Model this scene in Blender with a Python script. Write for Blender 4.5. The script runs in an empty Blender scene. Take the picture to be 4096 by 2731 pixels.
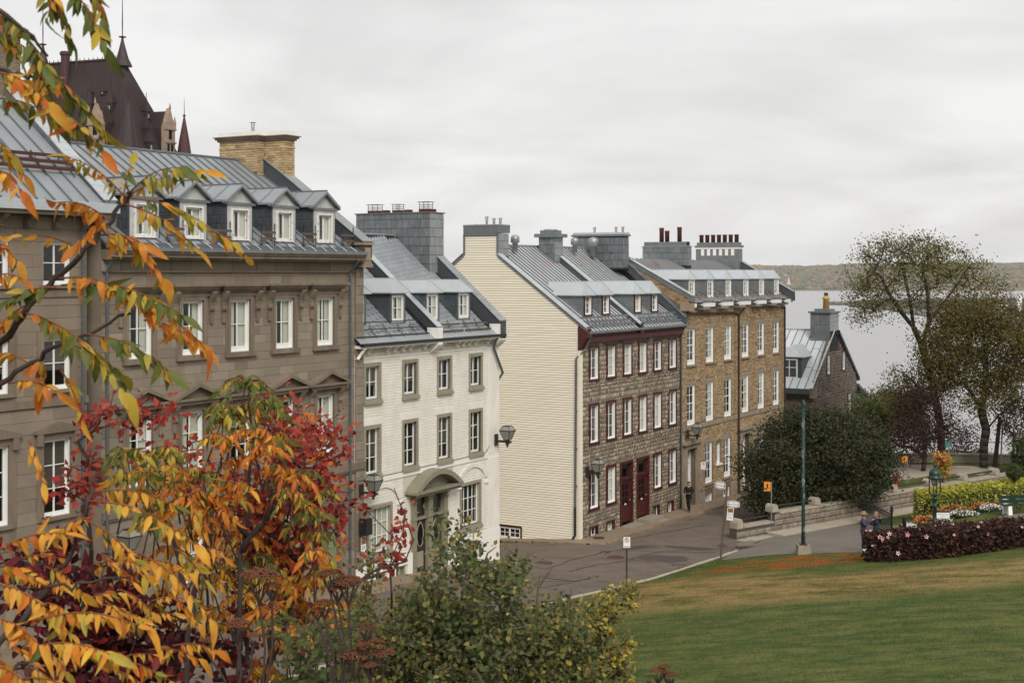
import bpy, bmesh, math, random
import numpy as np
from mathutils import Vector, Matrix, Euler
from math import radians as R, sin, cos, pi, sqrt

random.seed(11); rng = np.random.default_rng(11)
SC = bpy.context.scene
COL = SC.collection

# ------------------------------------------------------------------ camera
cam_d = bpy.data.cameras.new('camera'); cam = bpy.data.objects.new('camera', cam_d); COL.objects.link(cam)
cam.location = (0, 0, 0); cam.rotation_euler = (R(90), 0, 0)
cam_d.sensor_width = 36.0; cam_d.lens = 48.34; cam_d.shift_y = -0.0668
cam_d.clip_start = 0.3; cam_d.clip_end = 40000
cam_d.dof.use_dof = True; cam_d.dof.focus_distance = 62; cam_d.dof.aperture_fstop = 9.0
SC.camera = cam

# ------------------------------------------------------------------ sky, sun, exposure
SUN_EL, SUN_AZ = R(40), R(166)          # azimuth measured clockwise from +Y
w = bpy.data.worlds.new('World'); SC.world = w; w.use_nodes = True
nt = w.node_tree; nt.nodes.clear(); N = nt.nodes.new; LK = nt.links.new
out = N('ShaderNodeOutputWorld'); bg = N('ShaderNodeBackground'); bg.inputs['Strength'].default_value = 0.1
sky = N('ShaderNodeTexSky'); sky.sky_type = 'NISHITA'; sky.sun_disc = False
sky.sun_elevation = SUN_EL; sky.sun_rotation = SUN_AZ
geo = N('ShaderNodeTexCoord'); sep = N('ShaderNodeSeparateXYZ'); LK(geo.outputs['Generated'], sep.inputs[0])
def mth(op, a, b=None, clamp=False):
    n = N('ShaderNodeMath'); n.operation = op; n.use_clamp = clamp
    for i, v in enumerate((a, b)):
        if v is None: continue
        if hasattr(v, 'links') or hasattr(v, 'is_output'): LK(v, n.inputs[i])
        else: n.inputs[i].default_value = v
    return n.outputs[0]
zz = mth('ADD', mth('MAXIMUM', sep.outputs['Z'], 0.0), 0.22)
px = mth('DIVIDE', sep.outputs['X'], zz); py = mth('DIVIDE', sep.outputs['Y'], zz)
cmb = N('ShaderNodeCombineXYZ'); LK(px, cmb.inputs[0]); LK(mth('MULTIPLY', py, 1.1), cmb.inputs[1])
n1 = N('ShaderNodeTexNoise'); n1.inputs['Scale'].default_value = 1.05; n1.inputs['Detail'].default_value = 5; n1.inputs['Roughness'].default_value = 0.5
n1.inputs['Distortion'].default_value = 0.9
LK(cmb.outputs[0], n1.inputs['Vector'])
n2 = N('ShaderNodeTexNoise'); n2.inputs['Scale'].default_value = 3.4; n2.inputs['Detail'].default_value = 6
LK(cmb.outputs[0], n2.inputs['Vector'])
cl = mth('ADD', mth('MULTIPLY', n1.outputs['Fac'], 0.75), mth('MULTIPLY', n2.outputs['Fac'], 0.25))
rmp = N('ShaderNodeValToRGB'); LK(cl, rmp.inputs[0])
rmp.color_ramp.elements[0].position = 0.30; rmp.color_ramp.elements[0].color = (4.0, 3.9, 3.83, 1)
rmp.color_ramp.elements[1].position = 0.60; rmp.color_ramp.elements[1].color = (5.42, 5.35, 5.27, 1)
mx = N('ShaderNodeMix'); mx.data_type = 'RGBA'; mx.inputs['Factor'].default_value = 0.97
LK(sky.outputs[0], mx.inputs[6]); LK(rmp.outputs[0], mx.inputs[7]); LK(mx.outputs[2], bg.inputs['Color'])
LK(bg.outputs[0], out.inputs[0])
sun_d = bpy.data.lights.new('sun', 'SUN'); sun_d.energy = 1.5; sun_d.angle = R(24); sun_d.color = (1.0, 0.97, 0.92)
sun = bpy.data.objects.new('sun', sun_d); COL.objects.link(sun)
sd = Vector((sin(SUN_AZ) * cos(SUN_EL), cos(SUN_AZ) * cos(SUN_EL), sin(SUN_EL)))
sun.rotation_euler = sd.to_track_quat('Z', 'Y').to_euler()
VS = SC.view_settings; VS.view_transform = 'Standard'; VS.look = 'None'; VS.gamma = 1; VS.use_curve_mapping = False
VS.exposure = 0.76
SC.cycles.max_bounces = 6; SC.cycles.diffuse_bounces = 3; SC.cycles.glossy_bounces = 3; SC.cycles.transparent_max_bounces = 12
SC.cycles.volume_bounces = 1; SC.cycles.use_denoising = True

# ------------------------------------------------------------------ frames: the street row runs along U, houses go back along V
C0 = (3.625, 70.7); U = (.5088, .8609); V = (-.8609, .5088); TH = math.atan2(.8609, .5088)
def W(t, y, z=0.0): return (C0[0] + U[0]*t + V[0]*y, C0[1] + U[1]*t + V[1]*y, z)
def loc_ty(X, Y):
    dx, dy = X - C0[0], Y - C0[1]
    return dx*U[0] + dy*U[1], dx*V[0] + dy*V[1]
def at(px, py, Y): return Vector(((px - 2048)/5500*Y, Y, -(py - 1092)/5500*Y))
_T = [-60, -40, -19.1, -8.4, 0, 12.6, 24.6, 36, 60, 90]; _Z = [-10.0, -10.9, -12.3, -13.28, -13.75, -14.05, -14.55, -15.0, -15.6, -16.0]
def zr(t): return float(np.interp(t, _T, _Z))
W0 = (11.7, 71.6); WD = (.778, .628); WN = (.628, -.778)       # the stone wall: start, direction, side facing us
def pq(X, Y): return ((X-W0[0])*WD[0] + (Y-W0[1])*WD[1], (X-W0[0])*WN[0] + (Y-W0[1])*WN[1])
def zg(X, Y):
    t, y = loc_ty(X, Y); s = min(30.0, max(0.0, -y - 7.7)); q = min(20.0, max(0.0, pq(X, Y)[1]))
    l1 = zr(t) + .175*s - .0022*s*s
    if t < -8: return l1
    l2 = -13.95 + .13*q + .5*math.exp(-((X-25.2)**2+(Y-70)**2)/16)
    if y > -7.7: l2 = 99
    k = min(1.0, (t + 8)/5.0)
    m = min(l1+.5*math.exp(-((X-25.2)**2+(Y-70)**2)/16), l2) if l2 < 90 else l1
    return l1*(1-k) + m*k

# ------------------------------------------------------------------ materials
MATS = {}
def _ramp(nt, cols, interp='LINEAR'):
    r = nt.nodes.new('ShaderNodeValToRGB'); r.color_ramp.interpolation = interp
    el = r.color_ramp.elements
    while len(el) < len(cols): el.new(0.5)
    for i, c in enumerate(cols):
        el[i].position = i/max(1, len(cols)-1) if interp == 'LINEAR' else i/len(cols)
        el[i].color = (*c, 1)
    return r
def rnd_node(nt):
    oi = nt.nodes.new('ShaderNodeObjectInfo'); at_ = nt.nodes.new('ShaderNodeAttribute'); at_.attribute_name = 'rnd'
    a = nt.nodes.new('ShaderNodeMath'); a.operation = 'ADD'
    nt.links.new(oi.outputs['Random'], a.inputs[0]); nt.links.new(at_.outputs['Fac'], a.inputs[1])
    f = nt.nodes.new('ShaderNodeMath'); f.operation = 'FRACT'; nt.links.new(a.outputs[0], f.inputs[0])
    return f.outputs[0]
def mat(name, cols, noise=None, rough=.85, metal=0.0, bump=0.0, bscale=8, rnd=0.0, stain=None, spec=.3, stretch=(1, 1, 1), transl=0.0, interp='LINEAR', alpha=None):
    """cols: one colour, or several picked by a per-piece random number; noise=(colour, scale, amount); stain=(colour, scale, threshold)"""
    m = bpy.data.materials.new(name); m.use_nodes = True; nt = m.node_tree; nd = nt.nodes; lk = nt.links
    b = nd['Principled BSDF']; b.inputs['Roughness'].default_value = rough; b.inputs['Metallic'].default_value = metal
    b.inputs['Specular IOR Level'].default_value = spec
    if not isinstance(cols[0], (tuple, list)): cols = [cols]
    g = nd.new('ShaderNodeNewGeometry'); mp = nd.new('ShaderNodeMapping'); mp.inputs['Scale'].default_value = stretch
    mp.inputs['Rotation'].default_value = (0, 0, -TH)
    lk.new(g.outputs['Position'], mp.inputs['Vector']); vec = mp.outputs[0]
    rn = rnd_node(nt) if (len(cols) > 1 or rnd) else None
    if len(cols) > 1:
        r = _ramp(nt, cols, interp); lk.new(rn, r.inputs[0]); c = r.outputs[0]
    else:
        rgb = nd.new('ShaderNodeRGB'); rgb.outputs[0].default_value = (*cols[0], 1); c = rgb.outputs[0]
    def mixc(fac, a, col, blend='MIX'):
        x = nd.new('ShaderNodeMix'); x.data_type = 'RGBA'; x.blend_type = blend
        if isinstance(fac, float): x.inputs['Factor'].default_value = fac
        else: lk.new(fac, x.inputs['Factor'])
        lk.new(a, x.inputs[6])
        if isinstance(col, tuple): x.inputs[7].default_value = (*col, 1)
        else: lk.new(col, x.inputs[7])
        return x.outputs[2]
    def ntex(scale, detail=5, rough_=.6):
        t = nd.new('ShaderNodeTexNoise'); t.inputs['Scale'].default_value = scale; t.inputs['Detail'].default_value = detail
        t.inputs['Roughness'].default_value = rough_; lk.new(vec, t.inputs['Vector']); return t.outputs['Fac']
    def rng_(v, a, b_, lo=0.0, hi=1.0):
        x = nd.new('ShaderNodeMapRange'); x.inputs['From Min'].default_value = a; x.inputs['From Max'].default_value = b_
        x.inputs['To Min'].default_value = lo; x.inputs['To Max'].default_value = hi; lk.new(v, x.inputs['Value']); return x.outputs[0]
    if noise: c = mixc(rng_(ntex(noise[1]), .35, .65, 0, noise[2]), c, noise[0])
    if stain: c = mixc(rng_(ntex(stain[1], 7, .65), stain[2], stain[2]+.1, 0, stain[3] if len(stain) > 3 else 1.0), c, stain[0])
    if rnd:
        v = nd.new('ShaderNodeMapRange'); v.inputs['To Min'].default_value = 1-rnd; v.inputs['To Max'].default_value = 1+rnd; lk.new(rn, v.inputs['Value'])
        hs = nd.new('ShaderNodeHueSaturation'); lk.new(v.outputs[0], hs.inputs['Value']); lk.new(c, hs.inputs['Color']); c = hs.outputs[0]
    lk.new(c, b.inputs['Base Color'])
    if bump:
        bp = nd.new('ShaderNodeBump'); bp.inputs['Strength'].default_value = bump; bp.inputs['Distance'].default_value = .02
        lk.new(ntex(bscale, 4), bp.inputs['Height']); lk.new(bp.outputs[0], b.inputs['Normal'])
    if transl:
        tr = nd.new('ShaderNodeBsdfTranslucent'); lk.new(c, tr.inputs['Color']); ms = nd.new('ShaderNodeMixShader'); ms.inputs[0].default_value = transl
        lk.new(b.outputs[0], ms.inputs[1]); lk.new(tr.outputs[0], ms.inputs[2]); lk.new(ms.outputs[0], nd['Material Output'].inputs[0])
    MATS[name] = m; return m

# stone, brick, wood, metal ------------------------------------------------
m_ashlar = mat('ashlar', [(.215, .172, .125), (.27, .22, .165), (.24, .192, .142), (.31, .26, .2), (.18, .142, .103), (.255, .205, .15), (.225, .19, .15)], noise=((.2, .16, .122), 1.1, .5), bump=.3, bscale=30, stain=((.13, .105, .08), .7, .60, .5), stretch=(1, 1, .35))
m_ashlar_mortar = mat('ashlar_mortar', (.17, .14, .11), bump=.2)
m_ashlar_trim = mat('ashlar_trim', (.23, .178, .128), noise=((.13, .1, .075), 1.6, .75), bump=.3, bscale=25, stretch=(1, 1, .4))
m_left_stone = mat('left_stone', [(.238, .189, .138), (.271, .216, .159), (.216, .170, .125), (.294, .240, .179), (.199, .154, .113)], noise=((.15, .12, .092), .9, .45), bump=.25, bscale=30)
m_white_brick = mat('white_brick', [(.76, .735, .67), (.79, .765, .7), (.73, .7, .63), (.785, .76, .705)], noise=((.62, .56, .46), 2.2, .45), bump=.25, bscale=22, stain=((.45, .38, .29), 1.6, .66, .6), stretch=(1, 1, .4))
m_white_mortar = mat('white_mortar', (.56, .51, .42), noise=((.44, .39, .31), 2, .6))
m_white_plain = mat('white_plain', (.8, .775, .72), noise=((.7, .66, .58), 1.2, .5), bump=.15, stain=((.46, .4, .32), 2.5, .66, .6), stretch=(1, 1, .45))
m_clap = mat('clapboard', [(.75, .69, .555), (.77, .71, .575), (.735, .67, .535), (.76, .7, .57)], noise=((.68, .61, .47), .8, .4), rough=.7, stain=((.34, .26, .17), 2.2, .70, .8), stretch=(1, .6, 2.5))
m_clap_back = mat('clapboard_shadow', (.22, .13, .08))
m_rubble = mat('rubble', [(.3, .24, .165), (.4, .325, .225), (.16, .13, .095), (.5, .42, .305), (.32, .265, .19), (.19, .165, .135), (.44, .38, .285), (.22, .16, .105), (.35, .28, .2)], noise=((.16, .13, .095), 6, .4), bump=.8, bscale=26)
m_rubble_mortar = mat('rubble_mortar', (.2, .165, .12), noise=((.13, .107, .08), 3, .6), bump=.4)
m_ybrick = mat('yellow_brick', [(.36, .245, .13), (.47, .35, .2), (.25, .155, .08), (.55, .43, .265), (.34, .22, .115), (.43, .31, .175), (.19, .115, .065), (.5, .38, .22)], noise=((.16, .1, .055), 1.1, .4), bump=.3, bscale=30)
m_ymortar = mat('yellow_mortar', (.17, .12, .075), noise=((.1, .075, .05), 3, .5))
m_chbrick = mat('chimney_brick', [(.5, .38, .205), (.58, .46, .27), (.43, .29, .145), (.55, .42, .24), (.34, .19, .09)], noise=((.2, .13, .07), 2, .4), bump=.3, bscale=30)
m_brown = mat('brown_stone', [(.135, .1, .078), (.175, .13, .1), (.105, .078, .062), (.21, .165, .13), (.15, .118, .097), (.25, .205, .17)], noise=((.075, .057, .045), 3, .45), bump=.6, bscale=20)
m_brown_mortar = mat('brown_mortar', (.15, .118, .095))
m_wallstone = mat('wall_stone', [(.28, .235, .18), (.23, .19, .15), (.33, .28, .215), (.2, .165, .13), (.3, .25, .2)], noise=((.11, .09, .07), 3, .6), bump=.8, bscale=18)
m_wall_mortar = mat('wall_mortar', (.1, .082, .065))
m_coping = mat('coping_stone', (.40, .345, .27), noise=((.25, .21, .165), 2.5, .6), bump=.3, bscale=20)
m_limestone = mat('limestone_trim', (.31, .245, .175), noise=((.2, .155, .112), 2, .7), bump=.2, bscale=20, stretch=(1, 1, .5))
m_roof = mat('roof_metal', [(.309, .335, .347), (.347, .372, .385), (.284, .309, .322), (.372, .391, .404)], noise=((.25, .27, .282), 1.5, .6), rough=.5, metal=.35, spec=.5, bump=.04, bscale=3)
m_roof_rust = mat('roof_metal_rusty', [(.44, .465, .475), (.48, .505, .515), (.4, .425, .435)], noise=((.36, .38, .39), 1.5, .5), rough=.5, metal=.2, spec=.5, stain=((.27, .105, .035), .8, .71, .7), stretch=(1.6, .35, .6))
m_roof_old = mat('roof_metal_heavily_rusted', [(.36, .35, .34), (.33, .33, .33), (.38, .37, .36)], noise=((.28, .27, .265), 2, .5), rough=.55, metal=.25, spec=.5, stain=((.3, .12, .045), .55, .53, .95), stretch=(1.3, .5, .5))
m_roof_lt = mat('roof_metal_pale', [(.486, .520, .533), (.527, .560, .574), (.459, .486, .499)], noise=((.42, .445, .455), 2, .5), rough=.45, metal=.35, spec=.5)
m_roof_seam = mat('roof_seam', (.165, .18, .19), noise=((.12, .12, .12), 3, .5), rough=.55, metal=.3)
m_seam_rust = mat('rusty_seam', (.12, .128, .132), rough=.6, metal=.2, stain=((.2, .07, .025), .35, .58, .95))
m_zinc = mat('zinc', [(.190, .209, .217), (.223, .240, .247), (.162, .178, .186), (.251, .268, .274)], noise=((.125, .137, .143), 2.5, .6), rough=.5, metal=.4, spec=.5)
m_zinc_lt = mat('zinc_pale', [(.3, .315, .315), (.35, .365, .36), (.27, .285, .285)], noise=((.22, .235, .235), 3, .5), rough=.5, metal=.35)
m_slate = mat('slate_tile', [(.055, .061, .068), (.066, .073, .08), (.047, .053, .06)], noise=((.038, .042, .048), 2, .5), rough=.6, spec=.4)
m_slate2 = mat('dark_metal_tile', [(.085, .095, .105), (.1, .112, .12), (.07, .079, .087), (.118, .128, .135)], noise=((.055, .06, .067), 2.5, .55), rough=.55, metal=.25)
m_gap = mat('tile_joint', (.02, .021, .023))
m_copper = mat('brown_copper', [(.044, .029, .028), (.052, .034, .032), (.038, .026, .026)], noise=((.036, .023, .022), .6, .6), rough=.55, metal=.25, stretch=(1, 1, .25))
m_copper_red = mat('red_copper', (.072, .03, .03), noise=((.045, .022, .022), .6, .5), rough=.55, metal=.2)
m_castle_stone = mat('castle_stone', (.36, .26, .19), noise=((.2, .14, .1), .7, .6), bump=.3)
m_white = mat('white_paint', (.78, .77, .74), noise=((.66, .64, .6), 4, .5), rough=.5)
m_whitebare = mat('peeling_white_paint', (.74, .72, .68), rough=.6, stain=((.16, .11, .075), 7, .57, .9))
m_grey_trim = mat('greige_paint', (.30, .275, .2), noise=((.22, .2, .145), 4, .5), rough=.55)
m_olive = mat('olive_paint', (.25, .235, .165), noise=((.19, .178, .122), 3, .5), rough=.5)
m_green_door = mat('pale_green_paint', (.2, .235, .13), noise=((.16, .19, .1), 3, .4), rough=.55)
m_maroon = mat('maroon_paint', (.072, .014, .012), noise=((.05, .011, .01), 3, .5), rough=.45, spec=.4)
m_black = mat('black_metal', (.016, .016, .017), rough=.45, spec=.5)
m_brownmetal = mat('brown_metal', (.045, .03, .024), noise=((.03, .021, .018), 6, .6), rough=.5)
m_pipe = mat('grey_downpipe', (.11, .12, .126), noise=((.08, .087, .092), 3, .5), rough=.5, metal=.2)
m_galv = mat('galvanised_steel', (.32, .33, .33), rough=.45, metal=.5)
m_rustpot = mat('rusty_pot', (.105, .032, .02), noise=((.055, .025, .02), 4, .7), rough=.8)
m_terracotta = mat('terracotta', (.33, .12, .055), noise=((.2, .08, .045), 5, .6))
m_ochre = mat('ochre_pot', (.5, .31, .1), noise=((.38, .22, .08), 5, .5))
m_wood = mat('weathered_wood', (.135, .095, .07), noise=((.075, .052, .04), 8, .6), stretch=(.4, .4, 3))
m_oak = mat('orange_wood', (.36, .14, .04), noise=((.24, .09, .028), 5, .5), rough=.4)
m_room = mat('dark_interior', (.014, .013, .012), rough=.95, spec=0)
m_curt = mat('curtain', [(.6, .6, .48), (.68, .67, .57), (.5, .5, .4), (.64, .62, .53)], noise=((.72, .71, .6), 3, .4), stretch=(9, 9, .3), rough=.9, transl=.2)
m_blind = mat('brown_blind', (.075, .056, .045), rough=.9)
m_redsign = mat('sign_red', (.42, .025, .02), rough=.4)
m_signwhite = mat('sign_white', (.78, .78, .75), rough=.4)
m_orange = mat('sign_orange', (.8, .27, .015), rough=.4)
m_blue = mat('sign_blue', (.03, .028, .12), rough=.4)
m_grn = mat('green_lamp_paint', (.006, .026, .02), noise=((.01, .04, .031), 3, .5), rough=.4, spec=.5)
m_polegreen = mat('peeling_green_pole', (.008, .04, .03), rough=.5, stain=((.22, .235, .225), 3.2, .56, .9), stretch=(1, 1, .6))
m_concrete = mat('concrete', (.30, .26, .2), noise=((.21, .18, .14), 2, .6), bump=.3)
m_hydrant = mat('hydrant_red', (.5, .02, .012), rough=.4)
m_bench_green = mat('bench_green', (.012, .038, .03), rough=.45)
m_iron = mat('wrought_iron', (.013, .013, .014), rough=.5)

# ground
def ground_mat(name, c1, c2, scale, bump=.3, extra=None):
    return mat(name, c1, noise=(c2, scale, .8), bump=bump, bscale=60, stain=extra, rough=.95, spec=.15)
m_asphalt = ground_mat('asphalt', (.165, .13, .102), (.125, .099, .078), .9, .4, ((.095, .077, .065), .3, .54, .7))
m_patch = ground_mat('asphalt_patch', (.092, .075, .067), (.075, .062, .056), 1, .3)
m_crack = mat('crack_filler', (.028, .023, .021), rough=.8)
m_path = ground_mat('path_asphalt', (.19, .165, .14), (.155, .133, .113), .6, .35)
m_pave = ground_mat('pavement_concrete', (.26, .198, .138), (.215, .16, .11), .5, .3, ((.27, .215, .15), .6, .62, .6))
m_kerb = mat('kerb_stone', [(.27, .205, .14), (.215, .155, .1), (.33, .255, .175), (.18, .128, .085)], noise=((.1, .072, .05), 4, .65), bump=.7, bscale=20)
m_kerbw = mat('pale_kerb', [(.55, .5, .42), (.47, .42, .34), (.6, .55, .47), (.4, .35, .28)], noise=((.3, .26, .2), 4, .6), bump=.6, bscale=20)
m_terrain = ground_mat('terrain_soil', (.06, .062, .032), (.05, .04, .025), .3, .3)
m_iron_lid = mat('manhole_iron', (.085, .042, .03), noise=((.06, .032, .026), 8, .6), rough=.7)

def lawn_material():
    m = bpy.data.materials.new('lawn_grass'); m.use_nodes = True; nt = m.node_tree; nd = nt.nodes; lk = nt.links
    b = nd['Principled BSDF']; b.inputs['Roughness'].default_value = .95; b.inputs['Specular IOR Level'].default_value = .1
    g = nd.new('ShaderNodeNewGeometry')
    def tex(scale, stretch=(1, 1, 1), det=6, off=0):
        mp = nd.new('ShaderNodeMapping'); mp.inputs['Scale'].default_value = stretch; mp.inputs['Location'].default_value = (off, off*.7, 0)
        mp.inputs['Rotation'].default_value = (0, 0, R(-12)); lk.new(g.outputs['Position'], mp.inputs[0])
        t = nd.new('ShaderNodeTexNoise'); t.inputs['Scale'].default_value = scale; t.inputs['Detail'].default_value = det; t.inputs['Roughness'].default_value = .62
        lk.new(mp.outputs[0], t.inputs['Vector']); return t.outputs['Fac']
    def rr(v, a, b_, hi=1.0):
        x = nd.new('ShaderNodeMapRange'); x.interpolation_type = 'SMOOTHSTEP'; x.inputs['From Min'].default_value = a; x.inputs['From Max'].default_value = b_; x.inputs['To Max'].default_value = hi
        lk.new(v, x.inputs['Value']); return x.outputs[0]
    def mixc(f, a, c):
        x = nd.new('ShaderNodeMix'); x.data_type = 'RGBA'; lk.new(f, x.inputs['Factor'])
        if isinstance(a, tuple): x.inputs[6].default_value = (*a, 1)
        else: lk.new(a, x.inputs[6])
        if isinstance(c, tuple): x.inputs[7].default_value = (*c, 1)
        else: lk.new(c, x.inputs[7])
        return x.outputs[2]
    def mul(a, b_):
        x = nd.new('ShaderNodeMath'); x.operation = 'MULTIPLY'; lk.new(a, x.inputs[0]); lk.new(b_, x.inputs[1]); return x.outputs[0]
    def blob(cx, cy, rx, ry, soft=.6):      # a patch of worn turf with its own place on the lawn
        mp = nd.new('ShaderNodeMapping'); mp.vector_type = 'TEXTURE'; mp.inputs['Location'].default_value = (cx, cy, 0); mp.inputs['Scale'].default_value = (rx, ry, 1000)
        mp.inputs['Rotation'].default_value = (0, 0, R(8)); lk.new(g.outputs['Position'], mp.inputs[0])
        gr = nd.new('ShaderNodeTexGradient'); gr.gradient_type = 'SPHERICAL'; lk.new(mp.outputs[0], gr.inputs[0]); return rr(gr.outputs['Fac'], 0.0, soft)
    c = mixc(rr(tex(.5), .35, .65), (.085, .115, .026), (.14, .152, .042))
    c = mixc(rr(tex(1.3, (.5, 1.2, 1)), .42, .58, .75), c, (.045, .08, .02)); c = mixc(rr(tex(2.6, (.6, 1.2, 1), 7, 31), .5, .66, .7), c, (.16, .145, .055))
    dry = rr(tex(.7, (.7, 1.1, 1), 9, 3), .38, .57, .95)
    zone = nd.new('ShaderNodeMath'); zone.operation = 'MAXIMUM'
    lk.new(blob(11, 49.5, 13, 6), zone.inputs[0]); lk.new(blob(21, 53, 10, 4), zone.inputs[1])
    z2 = nd.new('ShaderNodeMath'); z2.operation = 'MAXIMUM'; lk.new(zone.outputs[0], z2.inputs[0]); lk.new(blob(7.5, 53.5, 6, 6.5), z2.inputs[1])
    dz = mul(dry, z2.outputs[0]); c = mixc(mul(dz, rr(tex(3.5, (.6, 1.1, 1), 5, 21), .25, .5)), c, (.36, .26, .11))
    c = mixc(mul(rr(tex(2.4, (.6, 1, 1), 7, 9), .44, .6, .7), z2.outputs[0]), c, (.25, .14, .045))
    red = mul(rr(tex(1.4, (.5, 1.4, 1), 7, 5),   .40, .6, .85), blob(12.3, 60.6, 5.2, 2.8, .35))
    c = mixc(red, c, (.36, .085, .016))
    c = mixc(rr(tex(9, (1, 1, 1), 4), .3, .7, .35), c, (.03, .036, .014))
    lk.new(c, b.inputs['Base Color'])
    bp = nd.new('ShaderNodeBump'); bp.inputs['Strength'].default_value = .7; bp.inputs['Distance'].default_value = .06
    lk.new(tex(14, (1, 1, 1), 6), bp.inputs['Height']); lk.new(bp.outputs[0], b.inputs['Normal'])
    return m
m_lawn = lawn_material()
def water_material():
    m = bpy.data.materials.new('river_water'); m.use_nodes = True; nt = m.node_tree; nd = nt.nodes; lk = nt.links
    b = nd['Principled BSDF']; b.inputs['Base Color'].default_value = (.33, .33, .325, 1); b.inputs['Roughness'].default_value = .3; b.inputs['IOR'].default_value = 1.33
    g = nd.new('ShaderNodeNewGeometry'); mp = nd.new('ShaderNodeMapping'); mp.inputs['Scale'].default_value = (.03, .10, 1); lk.new(g.outputs['Position'], mp.inputs[0])
    t = nd.new('ShaderNodeTexNoise'); t.inputs['Scale'].default_value = 1; t.inputs['Detail'].default_value = 8; t.inputs['Roughness'].default_value = .7; lk.new(mp.outputs[0], t.inputs[0])
    bp = nd.new('ShaderNodeBump'); bp.inputs['Strength'].default_value = .35; bp.inputs['Distance'].default_value = 4; lk.new(t.outputs['Fac'], bp.inputs['Height']); lk.new(bp.outputs[0], b.inputs['Normal'])
    return m
m_water = water_material()
def glass_material(name, tint, refl=1.0):
    m = bpy.data.materials.new(name); m.use_nodes = True; nt = m.node_tree; nd = nt.nodes; lk = nt.links
    nd.remove(nd['Principled BSDF']); tr = nd.new('ShaderNodeBsdfTransparent'); tr.inputs[0].default_value = (*tint, 1)
    gl = nd.new('ShaderNodeBsdfGlossy'); gl.inputs['Roughness'].default_value = .03; gl.inputs['Color'].default_value = (refl, refl, refl, 1)
    lw = nd.new('ShaderNodeLayerWeight'); lw.inputs['Blend'].default_value = .5; pw = nd.new('ShaderNodeMath'); pw.operation = 'POWER'; pw.inputs[1].default_value = 3.5; lk.new(lw.outputs['Facing'], pw.inputs[0])
    ml = nd.new('ShaderNodeMath'); ml.operation = 'MULTIPLY_ADD'; ml.inputs[1].default_value = .75; ml.inputs[2].default_value = .05; lk.new(pw.outputs[0], ml.inputs[0])
    ms = nd.new('ShaderNodeMixShader'); lk.new(ml.outputs[0], ms.inputs[0]); lk.new(tr.outputs[0], ms.inputs[1]); lk.new(gl.outputs[0], ms.inputs[2])
    lk.new(ms.outputs[0], nd['Material Output'].inputs[0]); return m
m_glass = glass_material('window_glass', (.93, .95, .94))
m_lampglass = mat('lamp_glass', (.2, .205, .17), noise=((.3, .3, .27), 9, .6), rough=.12, spec=.6)

m_dormer_front = mat('pale_dormer_metal', (.56, .56, .53), noise=((.36, .365, .36), 2.2, .7), rough=.45, metal=.25, spec=.5)

m_wallkerb = mat('pale_wall_kerb', (.4, .34, .26), noise=((.3, .25, .185), 1.5, .6), bump=.4, bscale=20)
# ------------------------------------------------------------------ geometry helpers
def link(o, parent=None):
    COL.objects.link(o)
    if parent is not None: o.parent = parent
    return o
def tag(o, label=None, cat=None, group=None, kind=None):
    if label: o['label'] = label
    if cat: o['category'] = cat
    if group: o['group'] = group
    if kind: o['kind'] = kind
    return o
ORG = {}
def thing(name, label, cat, loc, rz=0.0, group=None, org=(0, 0, 0)):
    o = bpy.data.objects.new(name, None); o.location = loc; o.rotation_euler = (0, 0, rz); o.empty_display_size = .3
    COL.objects.link(o); ORG[o.name] = Vector(org); tag(o, label, cat, group); return o
def row_thing(name, label, cat, t, y=0.0, z=None, group=None):
    """a thing whose parts are given in row coordinates (t along the street, y into the block, z up)"""
    z = zr(t) if z is None else z
    return thing(name, label, cat, W(t, y, z), TH, group, (t, y, z))
def org_of(p):
    while p is not None:
        if p.name in ORG: return ORG[p.name]
        p = p.parent
    return Vector((0, 0, 0))

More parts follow.
